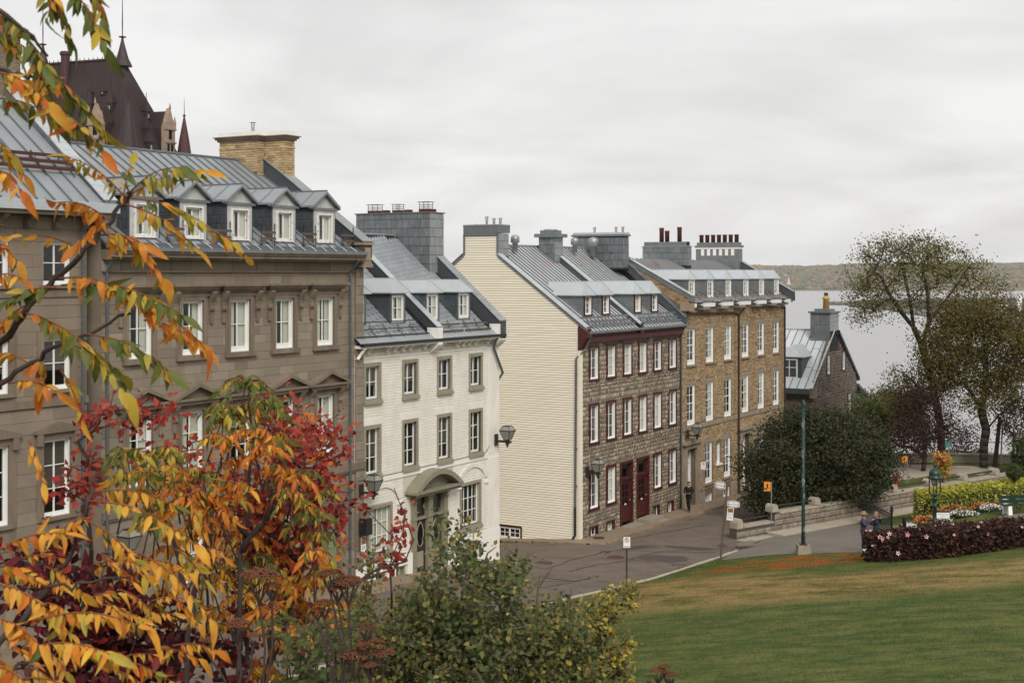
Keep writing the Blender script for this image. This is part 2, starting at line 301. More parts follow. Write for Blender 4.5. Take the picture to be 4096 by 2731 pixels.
class MB:
    def __init__(s): s.v = []; s.f = []; s.r = []
    def add(s, vs, fs, rnd=0.0):
        n = len(s.v); s.v.extend(vs); s.f.extend([tuple(i+n for i in f) for f in fs]); s.r.extend([rnd]*len(fs)); return s
    def box(s, x0, x1, y0, y1, z0, z1, rnd=0.0):
        return s.add([(x0, y0, z0), (x1, y0, z0), (x1, y1, z0), (x0, y1, z0), (x0, y0, z1), (x1, y0, z1), (x1, y1, z1), (x0, y1, z1)],
                     [(0, 3, 2, 1), (4, 5, 6, 7), (0, 1, 5, 4), (1, 2, 6, 5), (2, 3, 7, 6), (3, 0, 4, 7)], rnd)
    def quad(s, a, b, c, d, rnd=0.0): return s.add([a, b, c, d], [(0, 1, 2, 3)], rnd)
    def poly(s, pts, rnd=0.0): return s.add(list(pts), [tuple(range(len(pts)))], rnd)
    def prism(s, pts, d0, d1, axis='y', rnd=0.0):
        """extrude a 2-D outline: axis y -> pts are (x,z); x -> pts are (y,z); z -> pts are (x,y)"""
        n = len(pts)
        m = {'y': lambda p, d: (p[0], d, p[1]), 'x': lambda p, d: (d, p[0], p[1]), 'z': lambda p, d: (p[0], p[1], d)}[axis]
        vs = [m(p, d0) for p in pts] + [m(p, d1) for p in pts]
        fs = [tuple(range(n)), tuple(range(2*n-1, n-1, -1))] + [(i, i+n, (i+1) % n+n, (i+1) % n) for i in range(n)]
        return s.add(vs, fs, rnd)
    def lathe(s, prof, c=(0, 0, 0), n=12, rnd=0.0):
        """prof: (radius, z) from bottom to top"""
        vs = []; fs = []
        for r, z in prof:
            for k in range(n): a = 2*pi*k/n; vs.append((c[0]+r*cos(a), c[1]+r*sin(a), c[2]+z))
        for i in range(len(prof)-1):
            for k in range(n): fs.append((i*n+k, i*n+(k+1) % n, (i+1)*n+(k+1) % n, (i+1)*n+k))
        fs.append(tuple(range(n-1, -1, -1))); fs.append(tuple((len(prof)-1)*n+k for k in range(n)))
        return s.add(vs, fs, rnd)
    def tube(s, pts, rad, n=6, rnd=0.0):
        pts = [Vector(p) for p in pts]; m = len(pts)
        if not isinstance(rad, (list, tuple)): rad = [rad]*m
        vs = []; fs = []; ref = None
        for i, p in enumerate(pts):
            d = (pts[min(i+1, m-1)] - pts[max(i-1, 0)])
            if d.length < 1e-9: d = Vector((0, 0, 1))
            d.normalize()
            if ref is None: ref = Vector((1, 0, 0)) if abs(d.x) < .8 else Vector((0, 1, 0))
            a = d.cross(ref).normalized(); b = d.cross(a); ref = -b if False else ref
            for k in range(n):
                q = p + (a*cos(2*pi*k/n) + b*sin(2*pi*k/n))*rad[i]; vs.append(tuple(q))
        for i in range(m-1):
            for k in range(n): fs.append((i*n+k, (i+1)*n+k, (i+1)*n+(k+1) % n, i*n+(k+1) % n))
        fs.append(tuple(range(n))); fs.append(tuple((m-1)*n+k for k in range(n-1, -1, -1)))
        return s.add(vs, fs, rnd)
    def wedge(s, poly, h0, h1): return s
    def mesh(s, name, org=None):
        me = bpy.data.meshes.new(name)
        vs = s.v if org is None else [(v[0]-org[0], v[1]-org[1], v[2]-org[2]) for v in s.v]
        me.from_pydata(vs, [], s.f)
        if any(s.r):
            a = me.attributes.new('rnd', 'FLOAT', 'FACE'); a.data.foreach_set('value', s.r)
        return me
    def build(s, name, m, parent=None, smooth=False, kind=None, org=None):
        me = s.mesh(name, org if org is not None else (org_of(parent) if parent is not None else None))
        me.materials.append(m)
        if smooth: me.polygons.foreach_set('use_smooth', [True]*len(me.polygons))
        o = bpy.data.objects.new(name, me); link(o, parent)
        if kind: o['kind'] = kind
        return o
def np_mesh(name, V, F, rnd=None, smooth=False):
    V = np.asarray(V, np.float32); F = np.asarray(F, np.int32); k = F.shape[1]
    me = bpy.data.meshes.new(name); me.vertices.add(len(V)); me.vertices.foreach_set('co', V.ravel())
    me.loops.add(F.size); me.loops.foreach_set('vertex_index', F.ravel())
    me.polygons.add(len(F)); me.polygons.foreach_set('loop_start', np.arange(0, F.size, k, dtype=np.int32))
    me.polygons.foreach_set('use_smooth', [bool(smooth)]*len(F))
    if rnd is not None:
        a = me.attributes.new('rnd', 'FLOAT', 'FACE'); a.data.foreach_set('value', np.asarray(rnd, np.float32))
    me.update(calc_edges=True); me.validate(); return me
def scatter(name, TV, TF, P, Rm, S, rnd, m, parent=None, kind=None, org=None):
    """many copies of a small template (verts TV, faces TF) as ONE mesh"""
    TV = np.asarray(TV, float); TF = np.asarray(TF, int); n = len(P)
    V = np.einsum('nij,kj->nki', Rm, TV) * np.asarray(S).reshape(n, 1, -1) + np.asarray(P)[:, None, :]
    if org is None and parent is not None: org = org_of(parent)
    if org is not None: V = V - np.asarray(org)
    F = TF[None] + (np.arange(n)*len(TV))[:, None, None]
    me = np_mesh(name, V.reshape(-1, 3), F.reshape(-1, TF.shape[1]), np.repeat(rnd, len(TF)))
    me.materials.append(m); o = bpy.data.objects.new(name, me); link(o, parent)
    if kind: o['kind'] = kind
    return o
def piece(name, me, parent, loc=(0, 0, 0), rot=None, scale=None):
    o = bpy.data.objects.new(name, me); o.location = loc
    if rot is not None: o.rotation_euler = rot
    if scale is not None: o.scale = scale
    COL.objects.link(o); o.parent = parent; return o
def unit_box(m, name='box'):
    me = MB().box(0, 1, 0, 1, 0, 1).mesh(name); me.materials.append(m); return me

# laid pieces: bricks, ashlar, tiles on a plane; 300 largest in view as objects, the rest joined
def _brick_tmpl(inset=.05):
    i = inset
    return ([(0, 0, 0), (1, 0, 0), (1, 0, 1), (0, 0, 1), (i, -1, i*1.6), (1-i, -1, i*1.6), (1-i, -1, 1-i*1.6), (i, -1, 1-i*1.6)],
            [(4, 5, 6, 7), (0, 1, 5, 4), (1, 2, 6, 5), (2, 3, 7, 6), (3, 0, 4, 7)])
def _rubble_tmpls(n=7):
    out_ = []
    for _ in range(n):
        k = 7; vs = []; base = []
        for j in range(k):
            a = 2*pi*j/k + random.uniform(-.25, .25)
            c, s_ = cos(a), sin(a); mxx = max(abs(c), abs(s_)); r = random.uniform(.44, .53)/(mxx**.75)
            base.append((.5+c*r, .5+s_*r))
        vs = [(x, 0, z) for x, z in base] + [(.5+(x-.5)*.72, -random.uniform(.6, .95), .5+(z-.5)*.72) for x, z in base] + [(.5+random.uniform(-.1, .1), -1.0, .5)]
        fs = [(j, (j+1) % k, k+(j+1) % k, k+j) for j in range(k)] + [(k+j, k+(j+1) % k, 2*k, 2*k) for j in range(k)]
        out_.append((vs, fs))
    return out_
RUB = _rubble_tmpls()
def lay(rects, parent, name, m, proud, plane=None, nobj=300, tmpls=None, dist=None, inset=.05, stuff='masonry', two_sided=False):
    """rects (a0,a1,z0,z1) on the front plane y=plane[1] (plane=('y',y)) or the side plane x=plane[1] facing the camera (plane=('x',t))"""
    if not rects: return
    plane = plane or ('y', 0.0); org = org_of(parent)
    tm = tmpls or [_brick_tmpl(inset)]
    tm = [(v, [f if len(f) == 4 else f+(f[-1],) for f in fs]) for v, fs in tm]
    key = dist or (lambda r: (r[1]-r[0])*(r[3]-r[2]))
    order = sorted(range(len(rects)), key=lambda i: -key(rects[i])); big = set(order[:nobj])
    meshes = []
    for v, fs in tm:
        mb = MB().add(v, [tuple(dict.fromkeys(f)) for f in fs]); me = mb.mesh(name); me.materials.append(m); meshes.append(me)
    P = [[] for _ in tm]; S = [[] for _ in tm]
    for i, (a0, a1, z0, z1) in enumerate(rects):
        k = random.randrange(len(tm)); pr = proud*random.uniform(.6, 1.25)
        if i in big:
            if plane[0] == 'y': piece(name, meshes[k], parent, (a0-org[0], plane[1]-org[1], z0-org[2]), None, (a1-a0, pr, z1-z0))
            else: piece(name, meshes[k], parent, (plane[1]-org[0], a1-org[1], z0-org[2]), (0, 0, -pi/2), (a1-a0, pr, z1-z0))
        else:
            P[k].append((a0, plane[1], z0) if plane[0] == 'y' else (plane[1], a1, z0)); S[k].append((a1-a0, pr, z1-z0))
    VV = []; FF = []; RR = []; n0 = 0
    for k, (v, fs) in enumerate(tm):
        if not P[k]: continue
        TV = np.asarray(v, float); n = len(P[k]); A = TV[None]*np.asarray(S[k])[:, None, :]
        if plane[0] == 'x': A = np.stack([A[:, :, 1], -A[:, :, 0], A[:, :, 2]], -1)
        A = A + np.asarray(P[k])[:, None, :] - np.asarray(org)
        F = np.asarray(fs, int)[None] + (np.arange(n)*len(v))[:, None, None] + n0
        VV.append(A.reshape(-1, 3)); FF.append(F.reshape(-1, 4)); n0 += n*len(v); RR.append(np.repeat(rng.random(n), len(fs)))
    if VV:
        V_ = np.concatenate(VV); F_ = np.concatenate(FF); me = np_mesh(name+'_rest', V_, F_, np.concatenate(RR)); me.materials.append(m)
        o = bpy.data.objects.new(stuff, me); link(o, parent); o['kind'] = 'stuff'
def courses(a0, a1, z0, z1, bw, bh, gap, openings=(), keep=None, jit=.1, jith=0.0, bond=True):
    """rows of pieces, cut where the openings are"""
    out_ = []; z = z0; row = 0
    while z < z1 - .3*bh:
        h = min(bh*random.uniform(1-jith, 1+jith), z1-z); zt = z+h
        x = a0 - (bw*(.5 if row % 2 else 0) if bond else bw*random.random())
        blk = sorted((o[0], o[1]) for o in openings if o[3] > z+.15*h and o[2] < zt-.15*h)
        while x < a1:
            wd = bw*random.uniform(1-jit, 1+jit); xa, xb = max(x, a0), min(x+wd, a1); x += wd
            segs = [(xa, xb)]
            for b0, b1 in blk:
                segs = [s for (p, q) in segs for s in ((p, min(q, b0)), (max(p, b1), q)) if s[1]-s[0] > .03]
            for p, q in segs:
                if q-p > .05 and (keep is None or keep((p+q)/2, z+h*.5)): out_.append((p+gap/2, q-gap/2, z+gap/2, zt-gap/2))
        z = zt; row += 1
    return out_
def wall_sheet(root, name, m, x0, x1, z0, z1, openings, y=0.0, depth=.28, back=True):
    """front skin of a wall with real holes and reveals"""
    xs = sorted({x0, x1, *[v for o in openings for v in o[:2] if x0 < v < x1]}); zs = sorted({z0, z1, *[v for o in openings for v in o[2:4] if z0 < v < z1]})
    mb = MB()
    for i in range(len(xs)-1):
        for j in range(len(zs)-1):
            cx, cz = (xs[i]+xs[i+1])/2, (zs[j]+zs[j+1])/2
            if any(o[0] < cx < o[1] and o[2] < cz < o[3] for o in openings): continue
            mb.quad((xs[i], y, zs[j]), (xs[i+1], y, zs[j]), (xs[i+1], y, zs[j+1]), (xs[i], y, zs[j+1]))
    for a, b, c, d in [o[:4] for o in openings]:
        mb.quad((a, y, c), (a, y, d), (a, y+depth, d), (a, y+depth, c)); mb.quad((b, y, d), (b, y, c), (b, y+depth, c), (b, y+depth, d))
        mb.quad((a, y, d), (b, y, d), (b, y+depth, d), (a, y+depth, d)); mb.quad((b, y, c), (a, y, c), (a, y+depth, c), (b, y+depth, c))
    return mb.build(name, m, root)

# ------------------------------------------------------------------ windows (a part of a house: frame > sash, pane, curtain, sill)
_WC = {}
def curtain_mesh(w_, h, m, seed):
    rr = random.Random(seed); n = 10; vs = []; fs = []
    for i in range(n+1):
        x = w_*i/n; y = .03*(i % 2) + rr.uniform(-.008, .008); vs += [(x, y, 0), (x, y, h)]
    for i in range(n): fs.append((2*i, 2*i+2, 2*i+3, 2*i+1))
    me = MB().add(vs, fs).mesh('curtain'); me.materials.append(m); return me
def window_spec(key, w_, h, cols, rows, frame=m_white, trim=None, tw=.1, jamb=None, recess=.16, sill=None, sillw=.1, sw=.055, mun=.028, botrail=None, curtains=.8, midrail=False, meeting=.05, lintel=None):
    """meshes shared by all windows of one kind; local x 0..w, z 0..h, facade plane y=0, outward -y"""
    parts = []
    if trim:
        mb = MB(); mb.box(-tw, 0, -.05, recess, -tw*.9, h+tw); mb.box(w_, w_+tw, -.05, recess, -tw*.9, h+tw); mb.box(0, w_, -.048, recess, h, h+tw-.002); mb.box(0, w_, -.07, recess, -tw*.9, 0)
        mb.box(-tw-.02, w_+tw+.02, -.085, -.052, -tw*.9-.002, -.02)
        top = (mb, trim)
    else:
        mb = MB(); j = .035; mb.box(0, j, .03, recess, 0, h); mb.box(w_-j, w_, .03, recess, 0, h); mb.box(j, w_-j, .03, recess, h-j, h)
        mb.box(j, w_-j, .03, recess, 0, j); top = (mb, jamb or frame)
    x0, x1, z0, z1 = (.036, w_-.036, .036, h-.036) if not trim else (.001, w_-.001, .001, h-.001)
    y0, y1 = recess-.045, recess
    br = botrail or sw*1.5
    s = MB(); s.box(x0, x0+sw, y0, y1, z0, z1); s.box(x1-sw, x1, y0, y1, z0, z1); s.box(x0+sw, x1-sw, y0, y1, z1-sw, z1); s.box(x0+sw, x1-sw, y0-.01, y1, z0, z0+br)
    gx0, gx1, gz0, gz1 = x0+sw, x1-sw, z0+br, z1-sw
    if jamb and trim:
        jm = MB(); jm.box(.001, .012, -.02, recess-.05, .002, h-.002); jm.box(w_-.012, w_-.001, -.02, recess-.05, .002, h-.002); jm.box(.012, w_-.012, -.02, recess-.05, .002, .02); parts.append(('jamb_lining', jm, jamb))
    cw = (gx1-gx0)/cols; rh = (gz1-gz0)/rows
    for c in range(1, cols):
        half = meeting if (cols % 2 == 0 and c == cols//2) else mun
        s.box(gx0+c*cw-half/2, gx0+c*cw+half/2, y0+.004, y1-.004, gz0, gz1)
    for r in range(1, rows):
        half = mun if not (midrail and r == rows//2) else .06
        for c in range(cols): s.box(gx0+c*cw+mun/2, gx0+(c+1)*cw-mun/2, y0+.008, y1-.008, gz0+r*rh-half/2, gz0+r*rh+half/2)
    parts.append(('sash', s, frame))
    if sill: k = MB(); k.box(-.14, w_+.14, -.13, .02, -sillw-.1 if trim else -sillw, -.1 if trim else -.001); parts.append(('sill', k, sill))
    if lintel: k = MB(); k.box(-.12, w_+.12, -.022, .05, h+.002, h+.24); parts.append(('lintel', k, lintel))
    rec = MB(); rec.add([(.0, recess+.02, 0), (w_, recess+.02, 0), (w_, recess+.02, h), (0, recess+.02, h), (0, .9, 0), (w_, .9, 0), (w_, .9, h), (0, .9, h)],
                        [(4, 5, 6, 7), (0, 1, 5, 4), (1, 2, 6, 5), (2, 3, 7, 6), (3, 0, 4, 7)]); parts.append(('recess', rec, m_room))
    tm = top[0].mesh('window'); tm.materials.append(top[1]); pm = []
    for n_, mb_, mt in parts: me = mb_.mesh(n_); me.materials.append(mt); pm.append((n_, me))
    pane = MB().quad((0, y0+.02, 0), (cw, y0+.02, 0), (cw, y0+.02, rh), (0, y0+.02, rh)).mesh('pane'); pane.materials.append(m_glass)
    cm = [curtain_mesh((gx1-gx0)*f, h*.97, m_curt, i) for i, f in enumerate((.3, .36, .42))]
    bl = MB().box(gx0, gx1, 0, .01, 0, h*.62).mesh('blind'); bl.materials.append(m_blind)
    _WC[key] = (tm, pm, pane, [(gx0+c*cw, gz0+r*rh) for c in range(cols) for r in range(rows)], cm, (gx0, gx1, gz0, recess+.012), curtains, bl)
def put_window(key, parent, x, z, y=0.0, label=None, name='window'):
    tm, pm, pane, cells, cm, (gx0, gx1, gz0, cy), cp, bl = _WC[key]; g = org_of(parent)
    o = piece(name, tm, parent, (x-g[0], y-g[1], z-g[2]))
    if label: o['label'] = label
    for n_, me in pm: piece(n_, me, o)
    for a, b in cells: piece('pane', pane, o, (a, 0, b))
    if random.random() < cp:
        i = random.randrange(3); piece('curtain', cm[i], o, (gx0, cy, gz0), None, (random.uniform(.55, 1.1), 1, 1))
        if random.random() < .2: return o
        j = random.randrange(3); ww = (gx1-gx0)*(.3, .36, .42)[j]; piece('curtain', cm[j], o, (gx1-ww, cy, gz0))
    elif random.random() < .5: piece('blind', bl, o, (0, cy, .37*_h(tm)))
    return o
def _h(tm): return max(v.co.z for v in tm.vertices)

# ------------------------------------------------------------------ roofs
def seam_roof(root, name, t0, t1, y0, z0, y1, z1, pw, m, seam_m, rusty=None, ribh=.045):
    """standing seam panels side by side, each panel an object with its seam as sub-part"""
    g = org_of(root); L = sqrt((y1-y0)**2+(z1-z0)**2); a = math.atan2(z1-z0, y1-y0); n = max(1, round((t1-t0)/pw)); wd = (t1-t0)/n
    pm = MB().box(0, wd-.012, 0, L, -.03, 0).mesh(name); pm.materials.append(m)
    sm = MB().box(-.024, .024, 0, L, -.03, ribh).mesh('seam'); sm.materials.append(seam_m)
    for i in range(n):
        o = piece(name, pm, root, (t0+i*wd-g[0], y0-g[1], z0-g[2]), (a, 0, 0)); piece('seam', sm, o)
        if random.random() < .55:
            c = random.uniform(.25, .8)*L; cm = MB().box(.02, wd-.03, c, c+.02, 0, .012).mesh('cross_seam'); cm.materials.append(seam_m); piece('cross_seam', cm, o)
def coping(root, name, x0, x1, pts, h, m, over=.05, side_m=None, tiles=.36):
    """sloping parapet: pts (y,z) along its top; body goes down by h; tile plates on top"""
    g = org_of(root)
    body = MB().prism(pts + [(p[0], p[1]-h) for p in reversed(pts)], x0+over, x1-over, 'x'); b = body.build(name, side_m or m_slate2, root)
    for (ya, za), (yb, zb) in zip(pts, pts[1:]):
        L = sqrt((yb-ya)**2+(zb-za)**2); a = math.atan2(zb-za, yb-ya); n = max(1, round(L/tiles)); l = L/n
        me = MB().box(0, x1-x0, .004, l-.004, 0, .035).mesh('coping_plate'); me.materials.append(m)
        for i in range(n): piece('coping_plate', me, b, (x0-g[0], ya+cos(a)*l*i-g[1], za+sin(a)*l*i-g[2]), (a, 0, 0))
    return b
def slope_tiles(root, part, t0, t1, y0, z0, y1, z1, tw, th, m, name='roof_sheet', keep=None, nobj=300):
    """diagonal overlapping metal sheets on a slope"""
    g = org_of(root); L = sqrt((y1-y0)**2+(z1-z0)**2); a = math.atan2(z1-z0, y1-y0); ca, sa = cos(a), sin(a)
    sk = .22
    e_ = tw*.955; TV = [(0, 0, .03), (e_, sk, .03), (e_, sk+th*.97, .006), (0, th*.97, .006), (0, 0, 0), (e_, sk, 0)]; TF = [(0, 1, 2, 3), (4, 5, 1, 0)]
    me = MB().add(TV, TF).mesh(name); me.materials.append(m); pts = []
    nr = int(L/th)+2
    for c in range(int((t1-t0)/tw)):
        for r in range(-1, nr):
            x = t0+c*tw; s = r*th + (c % 2)*th*.0 - (c*sk) % th
            if s < 0 or s+th+sk*.6 > L: continue
            if keep and not keep(x+tw/2, y0+ca*(s+th/2)): continue
            pts.append((x, s))
    random.shuffle(pts); pts.sort(key=lambda p: p[0])
    rest = pts[nobj:]
    for x, s in pts[:nobj]: piece(name, me, part, (x-g[0], y0+ca*s-g[1], z0+sa*s-g[2]), (a, 0, 0))
    if rest:
        Rm = np.array([[1, 0, 0], [0, ca, -sa], [0, sa, ca]])[None].repeat(len(rest), 0)
        P = [(x, y0+ca*s, z0+sa*s) for x, s in rest]
        scatter('roof_sheets', TV, TF, P, Rm, np.ones(len(rest)), rng.random(len(rest)), m, part, 'stuff', org=g)
def dormer(root, xa, xb, yf, zs, ze, zt, roof, kind, cheek_m, roof_m, front_m, win, over=.1, tile=True, wz=.08, winx=None):
    """roof=(c,k): main roof z=c+k*y. kind hip or gable. win=window key, set in the front"""
    c, k = roof; yb = (ze-c)/k; yr = (zt-c)/k; g = org_of(root); xm = (xa+xb)/2
    d = MB(); z_in = .3
    base = lambda y: c+k*y-z_in
    for x0, x1 in ((xa, xa+.05), (xb-.05, xb)): d.prism([(yf, base(yf)), (yf, ze), (yb, ze), (yb, ze-z_in)], x0, x1, 'x')
    part = d.build('dormer', cheek_m, root)
    w0, w1, wh = (_WC[win][0]['w'], None, _WC[win][0]['h']) if False else WDIM[win][:1]+(None,)+WDIM[win][1:]
    wx = xm-w0/2 if winx is None else winx; wzb = zs+wz
    f = MB(); f.box(xa+.051, wx, yf-.01, yf+.06, zs-.25, ze); f.box(wx+w0, xb-.051, yf-.01, yf+.06, zs-.25, ze)
    f.box(wx, wx+w0, yf-.01, yf+.06, wzb+wh, ze); f.box(wx, wx+w0, yf-.01, yf+.06, zs-.25, wzb)
    f.build('dormer_front', front_m, part)
    if tile:
        rects = courses(yf, yb, zs-.3, ze, .34, .3, .012, keep=lambda y, z: c+k*y < z+.1, jit=.05)
        if rects: lay(rects, part, 'cheek_tile', cheek_m, .012, ('x', xa), nobj=40)
    rf = MB(); o = over; e0 = (xa-o, yf-o, ze); e1 = (xb+o, yf-o, ze)
    if kind == 'hip':
        hw = (xb-xa)/2*1.0; pk = (xm, yf-o+hw*.55, zt); bk = (xm, yr, zt); l = (xa-o, yb, ze); r = (xb+o, yb, ze); l2 = (xa-o-.25, (ze-.12-c)/k, ze-.1)
        rf.poly([e0, e1, pk]); rf.poly([e0, pk, bk, l]); rf.poly([e1, r, bk, pk])
        rf.quad((xa-o, yf-o, ze-.05), (xb+o, yf-o, ze-.05), e1, e0); rf.quad((xa-o, yf-o, ze-.05), e0, l, (xa-o, yb, ze-.05)); rf.quad(e1, (xb+o, yf-o, ze-.05), (xb+o, yb, ze-.05), r)
        rf.quad((xa-o, yf-o, ze-.05), (xa-o, yb, ze-.05), (xb+o, yb, ze-.05), (xb+o, yf-o, ze-.05))
        ro = rf.build('dormer_roof', roof_m, part)
        rb = MB(); rb.tube([e0, pk, bk], .022, 5); rb.tube([e1, pk], .022, 5); rb.build('dormer_seam', roof_m, part)
    else:
        pk0 = (xm, yf-o, zt); pk1 = (xm, yr, zt); l = (xa-o, yb, ze); r = (xb+o, yb, ze); th = .07
        up = lambda p: (p[0], p[1], p[2]+th)
        rf.add([e0, pk0, pk1, l, up(e0), up(pk0), up(pk1), up(l)], [(0, 1, 2, 3), (7, 6, 5, 4), (0, 4, 5, 1), (0, 3, 7, 4)])
        rf.add([e1, pk0, pk1, r, up(e1), up(pk0), up(pk1), up(r)], [(3, 2, 1, 0), (4, 5, 6, 7), (1, 5, 4, 0), (4, 7, 3, 0)])
        rf.build('dormer_roof', roof_m, part)
        sm = MB()
        for q in (.25, .6, .95):
            y = yf-o + (yr-yf)*q*.8; sm.tube([(xa-o, y, ze+th+.01), (xm, y, zt+th+.01)], .02, 4)
        sm.tube([(xm, yf-o, zt+th+.015), (xm, yr, zt+th+.015)], .03, 5); sm.build('dormer_seam', m_roof_seam, part)
        tri = MB(); tri.prism([(xa-o*.3, ze), (xb+o*.3, ze), (xm, zt-.06)], yf+.02, yf+.07, 'y'); tri.build('tympanum', front_m, part)
        rk = MB()
        for sx, ex in ((xa-o, xm), (xb+o, xm)): rk.add([(sx, yf-o+.002, ze-.0), (ex, yf-o+.002, zt), (ex, yf-o+.002, zt-.06), (sx, yf-o+.002, ze-.06), (sx, yf+.06, ze), (ex, yf+.06, zt), (ex, yf+.06, zt-.06), (sx, yf+.06, ze-.06)], [(0, 1, 2, 3), (3, 2, 6, 7), (0, 3, 7, 4)])
        rk.box(xa-o*.6, xb+o*.6, yf-o*.5, yf+.015, ze-.1, ze-.003); rk.build('pediment_trim', m_zinc, part)
    put_window(win, part, wx, wzb, yf-.012, name='dormer_window') if False else put_window_sub(win, part, wx, wzb, yf-.02)
    return part
def put_window_sub(key, part, x, z, y):
    """window pieces as sub-parts of a dormer"""
    tm, pm, pane, cells, cm, (gx0, gx1, gz0, cy), cp, bl = _WC[key]; g = org_of(part); b = (x-g[0], y-g[1], z-g[2])
    piece('window_frame', tm, part, b)
    for n_, me in pm: piece(n_, me, part, b)
    for a, c in cells: piece('pane', pane, part, (b[0]+a, b[1], b[2]+c))
    if random.random() < cp:
        piece('curtain', cm[0], part, (b[0]+gx0, b[1]+cy, b[2]+gz0)); piece('curtain', cm[2], part, (b[0]+gx1-(gx1-gx0)*.42, b[1]+cy, b[2]+gz0))
WDIM = {}
def wspec(key, w_, h, *a, **k): window_spec(key, w_, h, *a, **k); WDIM[key] = (w_, h)
def downpipe(root, pts, r=.05, m=m_pipe, name='downpipe'):
    mb = MB().tube(pts, r, 8)
    for p, q in zip(pts, pts[1:]):
        L = abs(q[2]-p[2])
        if L > 2:
            for i in range(int(L/1.9)):
                z = max(p[2], q[2])-.8-1.9*i; mb.tube([(p[0], p[1], z), (p[0], p[1], z-.05)], r*1.25, 8)
    return mb.build(name, m, root, smooth=False)
def chimney_pots(root, specs, m, name='chimney_pot'):
    g = org_of(root)
    for x, y, z, r, h in specs:
        MB().lathe([(r, 0), (r, h*.8), (r*1.08, h*.82), (r*1.08, h), (r*.8, h), (r*.8, h*.9)], (x, y, z), 12).build(name, m, root, True)
def cage_cap(root, x, y, z, w_, d, h, m=m_rustpot, cage=m_galv):
    """square clay flue with a slatted metal cowl on it"""
    o = MB().box(x-w_/2, x+w_/2, y-d/2, y+d/2, z, z+h*.35).build('flue', m, root)
    c = MB()
    for sx in (-1, 1):
        for sy in (-1, 1): c.box(x+sx*w_*.45-.012, x+sx*w_*.45+.012, y+sy*d*.45-.012, y+sy*d*.45+.012, z+h*.35, z+h)
    for q in (.5, .72): c.box(x-w_*.52, x+w_*.52, y-d*.52, y+d*.52, z+h*q, z+h*q+.02)
    c.box(x-w_*.6, x+w_*.6, y-d*.6, y+d*.6, z+h, z+h+.025); c.build('cowl', cage, o)
def vent_pipe(root, x, y, z, r, h, m=m_galv):
    MB().lathe([(r*.62, 0), (r*.62, h*.5), (r, h*.52), (r, h*.85), (r*.75, h*.95), (r*.15, h)], (x, y, z), 12).build('roof_vent', m, root, True)
def steel_flue(root, x, y, z, h):
    mb = MB().lathe([(.07, 0), (.07, h*.55)], (x, y, z), 10); mb.lathe([(.1, h*.92), (.16, h*.94), (.05, h)], (x, y, z), 10)
    for k in range(4): a = k*pi/2; mb.box(x+.07*cos(a)-.01, x+.07*cos(a)+.01, y+.07*sin(a)-.01, y+.07*sin(a)+.01, z+h*.5, z+h*.93)
    mb.lathe([(.1, h*.7), (.1, h*.73)], (x, y, z), 10); mb.build('flue_cap', m_galv, root)
# ================================================================== buildings
def console(mb, x, w_, zt, zb, p0=.3):
    """scroll bracket under a hood: outline in (y,z) pushed along x"""
    h = zt-zb
    prof = [(0, zt), (-p0, zt), (-p0*1.02, zt-.08*h), (-p0*.8, zt-.25*h), (-p0*.42, zt-.5*h), (-p0*.36, zt-.68*h), (-p0*.5, zt-.76*h), (-p0*.46, zt-.86*h), (-p0*.2, zt-.9*h), (-p0*.16, zb), (0, zb)]
    mb.prism(prof, x, x+w_, 'x')
def shell(root, t0, t1, y1, zb, ze, yr, zrg, m, front=True):
    """side and rear walls so the house is closed from any side"""
    mb = MB()
    for t in (t0, t1): mb.poly([(t, .02, zb), (t, y1, zb), (t, y1, ze), (t, yr, zrg), (t, .02, ze)])
    mb.quad((t0, y1, zb), (t1, y1, zb), (t1, y1, ze), (t0, y1, ze)); return mb.build('rear_wall', m, root)
def back_roof(root, t0, t1, yr, zr_, y1, z1, m):
    return MB().quad((t0, yr, zr_), (t1, yr, zr_), (t1, y1, z1), (t0, y1, z1)).build('rear_roof', m, root)
def lantern(name, label, t, y, z, group):
    """square tapered wall lantern on a bracket, standing out from the wall plane at y"""
    o = row_thing(name, label, 'wall lantern', t, y, z, group)
    g = (t, y, z); X, Y, Z = g
    b = MB(); b.box(X-.09, X+.09, Y-.1, Y-.001, Z-.3, Z+.22); b.build('wall_plate', m_brownmetal, o)
    a = MB(); a.box(X-.04, X+.04, Y-.85, Y-.102, Z-.14, Z-.06); a.box(X-.07, X+.07, Y-.72, Y-.58, Z-.22, Z-.02); a.box(X-.035, X+.035, Y-.68, Y-.61, Z-.34, Z-.22); a.build('bracket', m_brownmetal, o)
    cx, cy = X, Y-.65
    fr = MB(); lo, hi, r0, r1, rt = Z, Z+.42, .13, .27, .15
    c = lambda r, zz: [(cx+sx*r, cy+sy*r, zz) for sx, sy in ((-1, -1), (1, -1), (1, 1), (-1, 1))]
    A, B_, T = c(r0, lo), c(r1, hi), c(rt, hi+.2)
    for i in range(4):
        fr.tube([A[i], B_[i]], .018, 4); fr.tube([B_[i], T[i]], .016, 4)
        for q in (A, B_, T): fr.tube([q[i], q[(i+1) % 4]], .02, 4)
    fr.poly(c(rt, hi+.21)); fr.poly(c(r0, lo)); fr.build('lantern_frame', m_brownmetal, o)
    for i in range(4):
        j = (i+1) % 4; MB().quad(A[i], A[j], B_[j], B_[i]).build('lantern_glass', m_lampglass, o); MB().quad(B_[i], B_[j], T[j], T[i]).build('lantern_glass', m_lampglass, o)
    MB().lathe([(.03, 0), (.03, .2)], (cx, cy, lo+.02), 6).build('lamp_bulb', m_brownmetal, o, True)
    return o

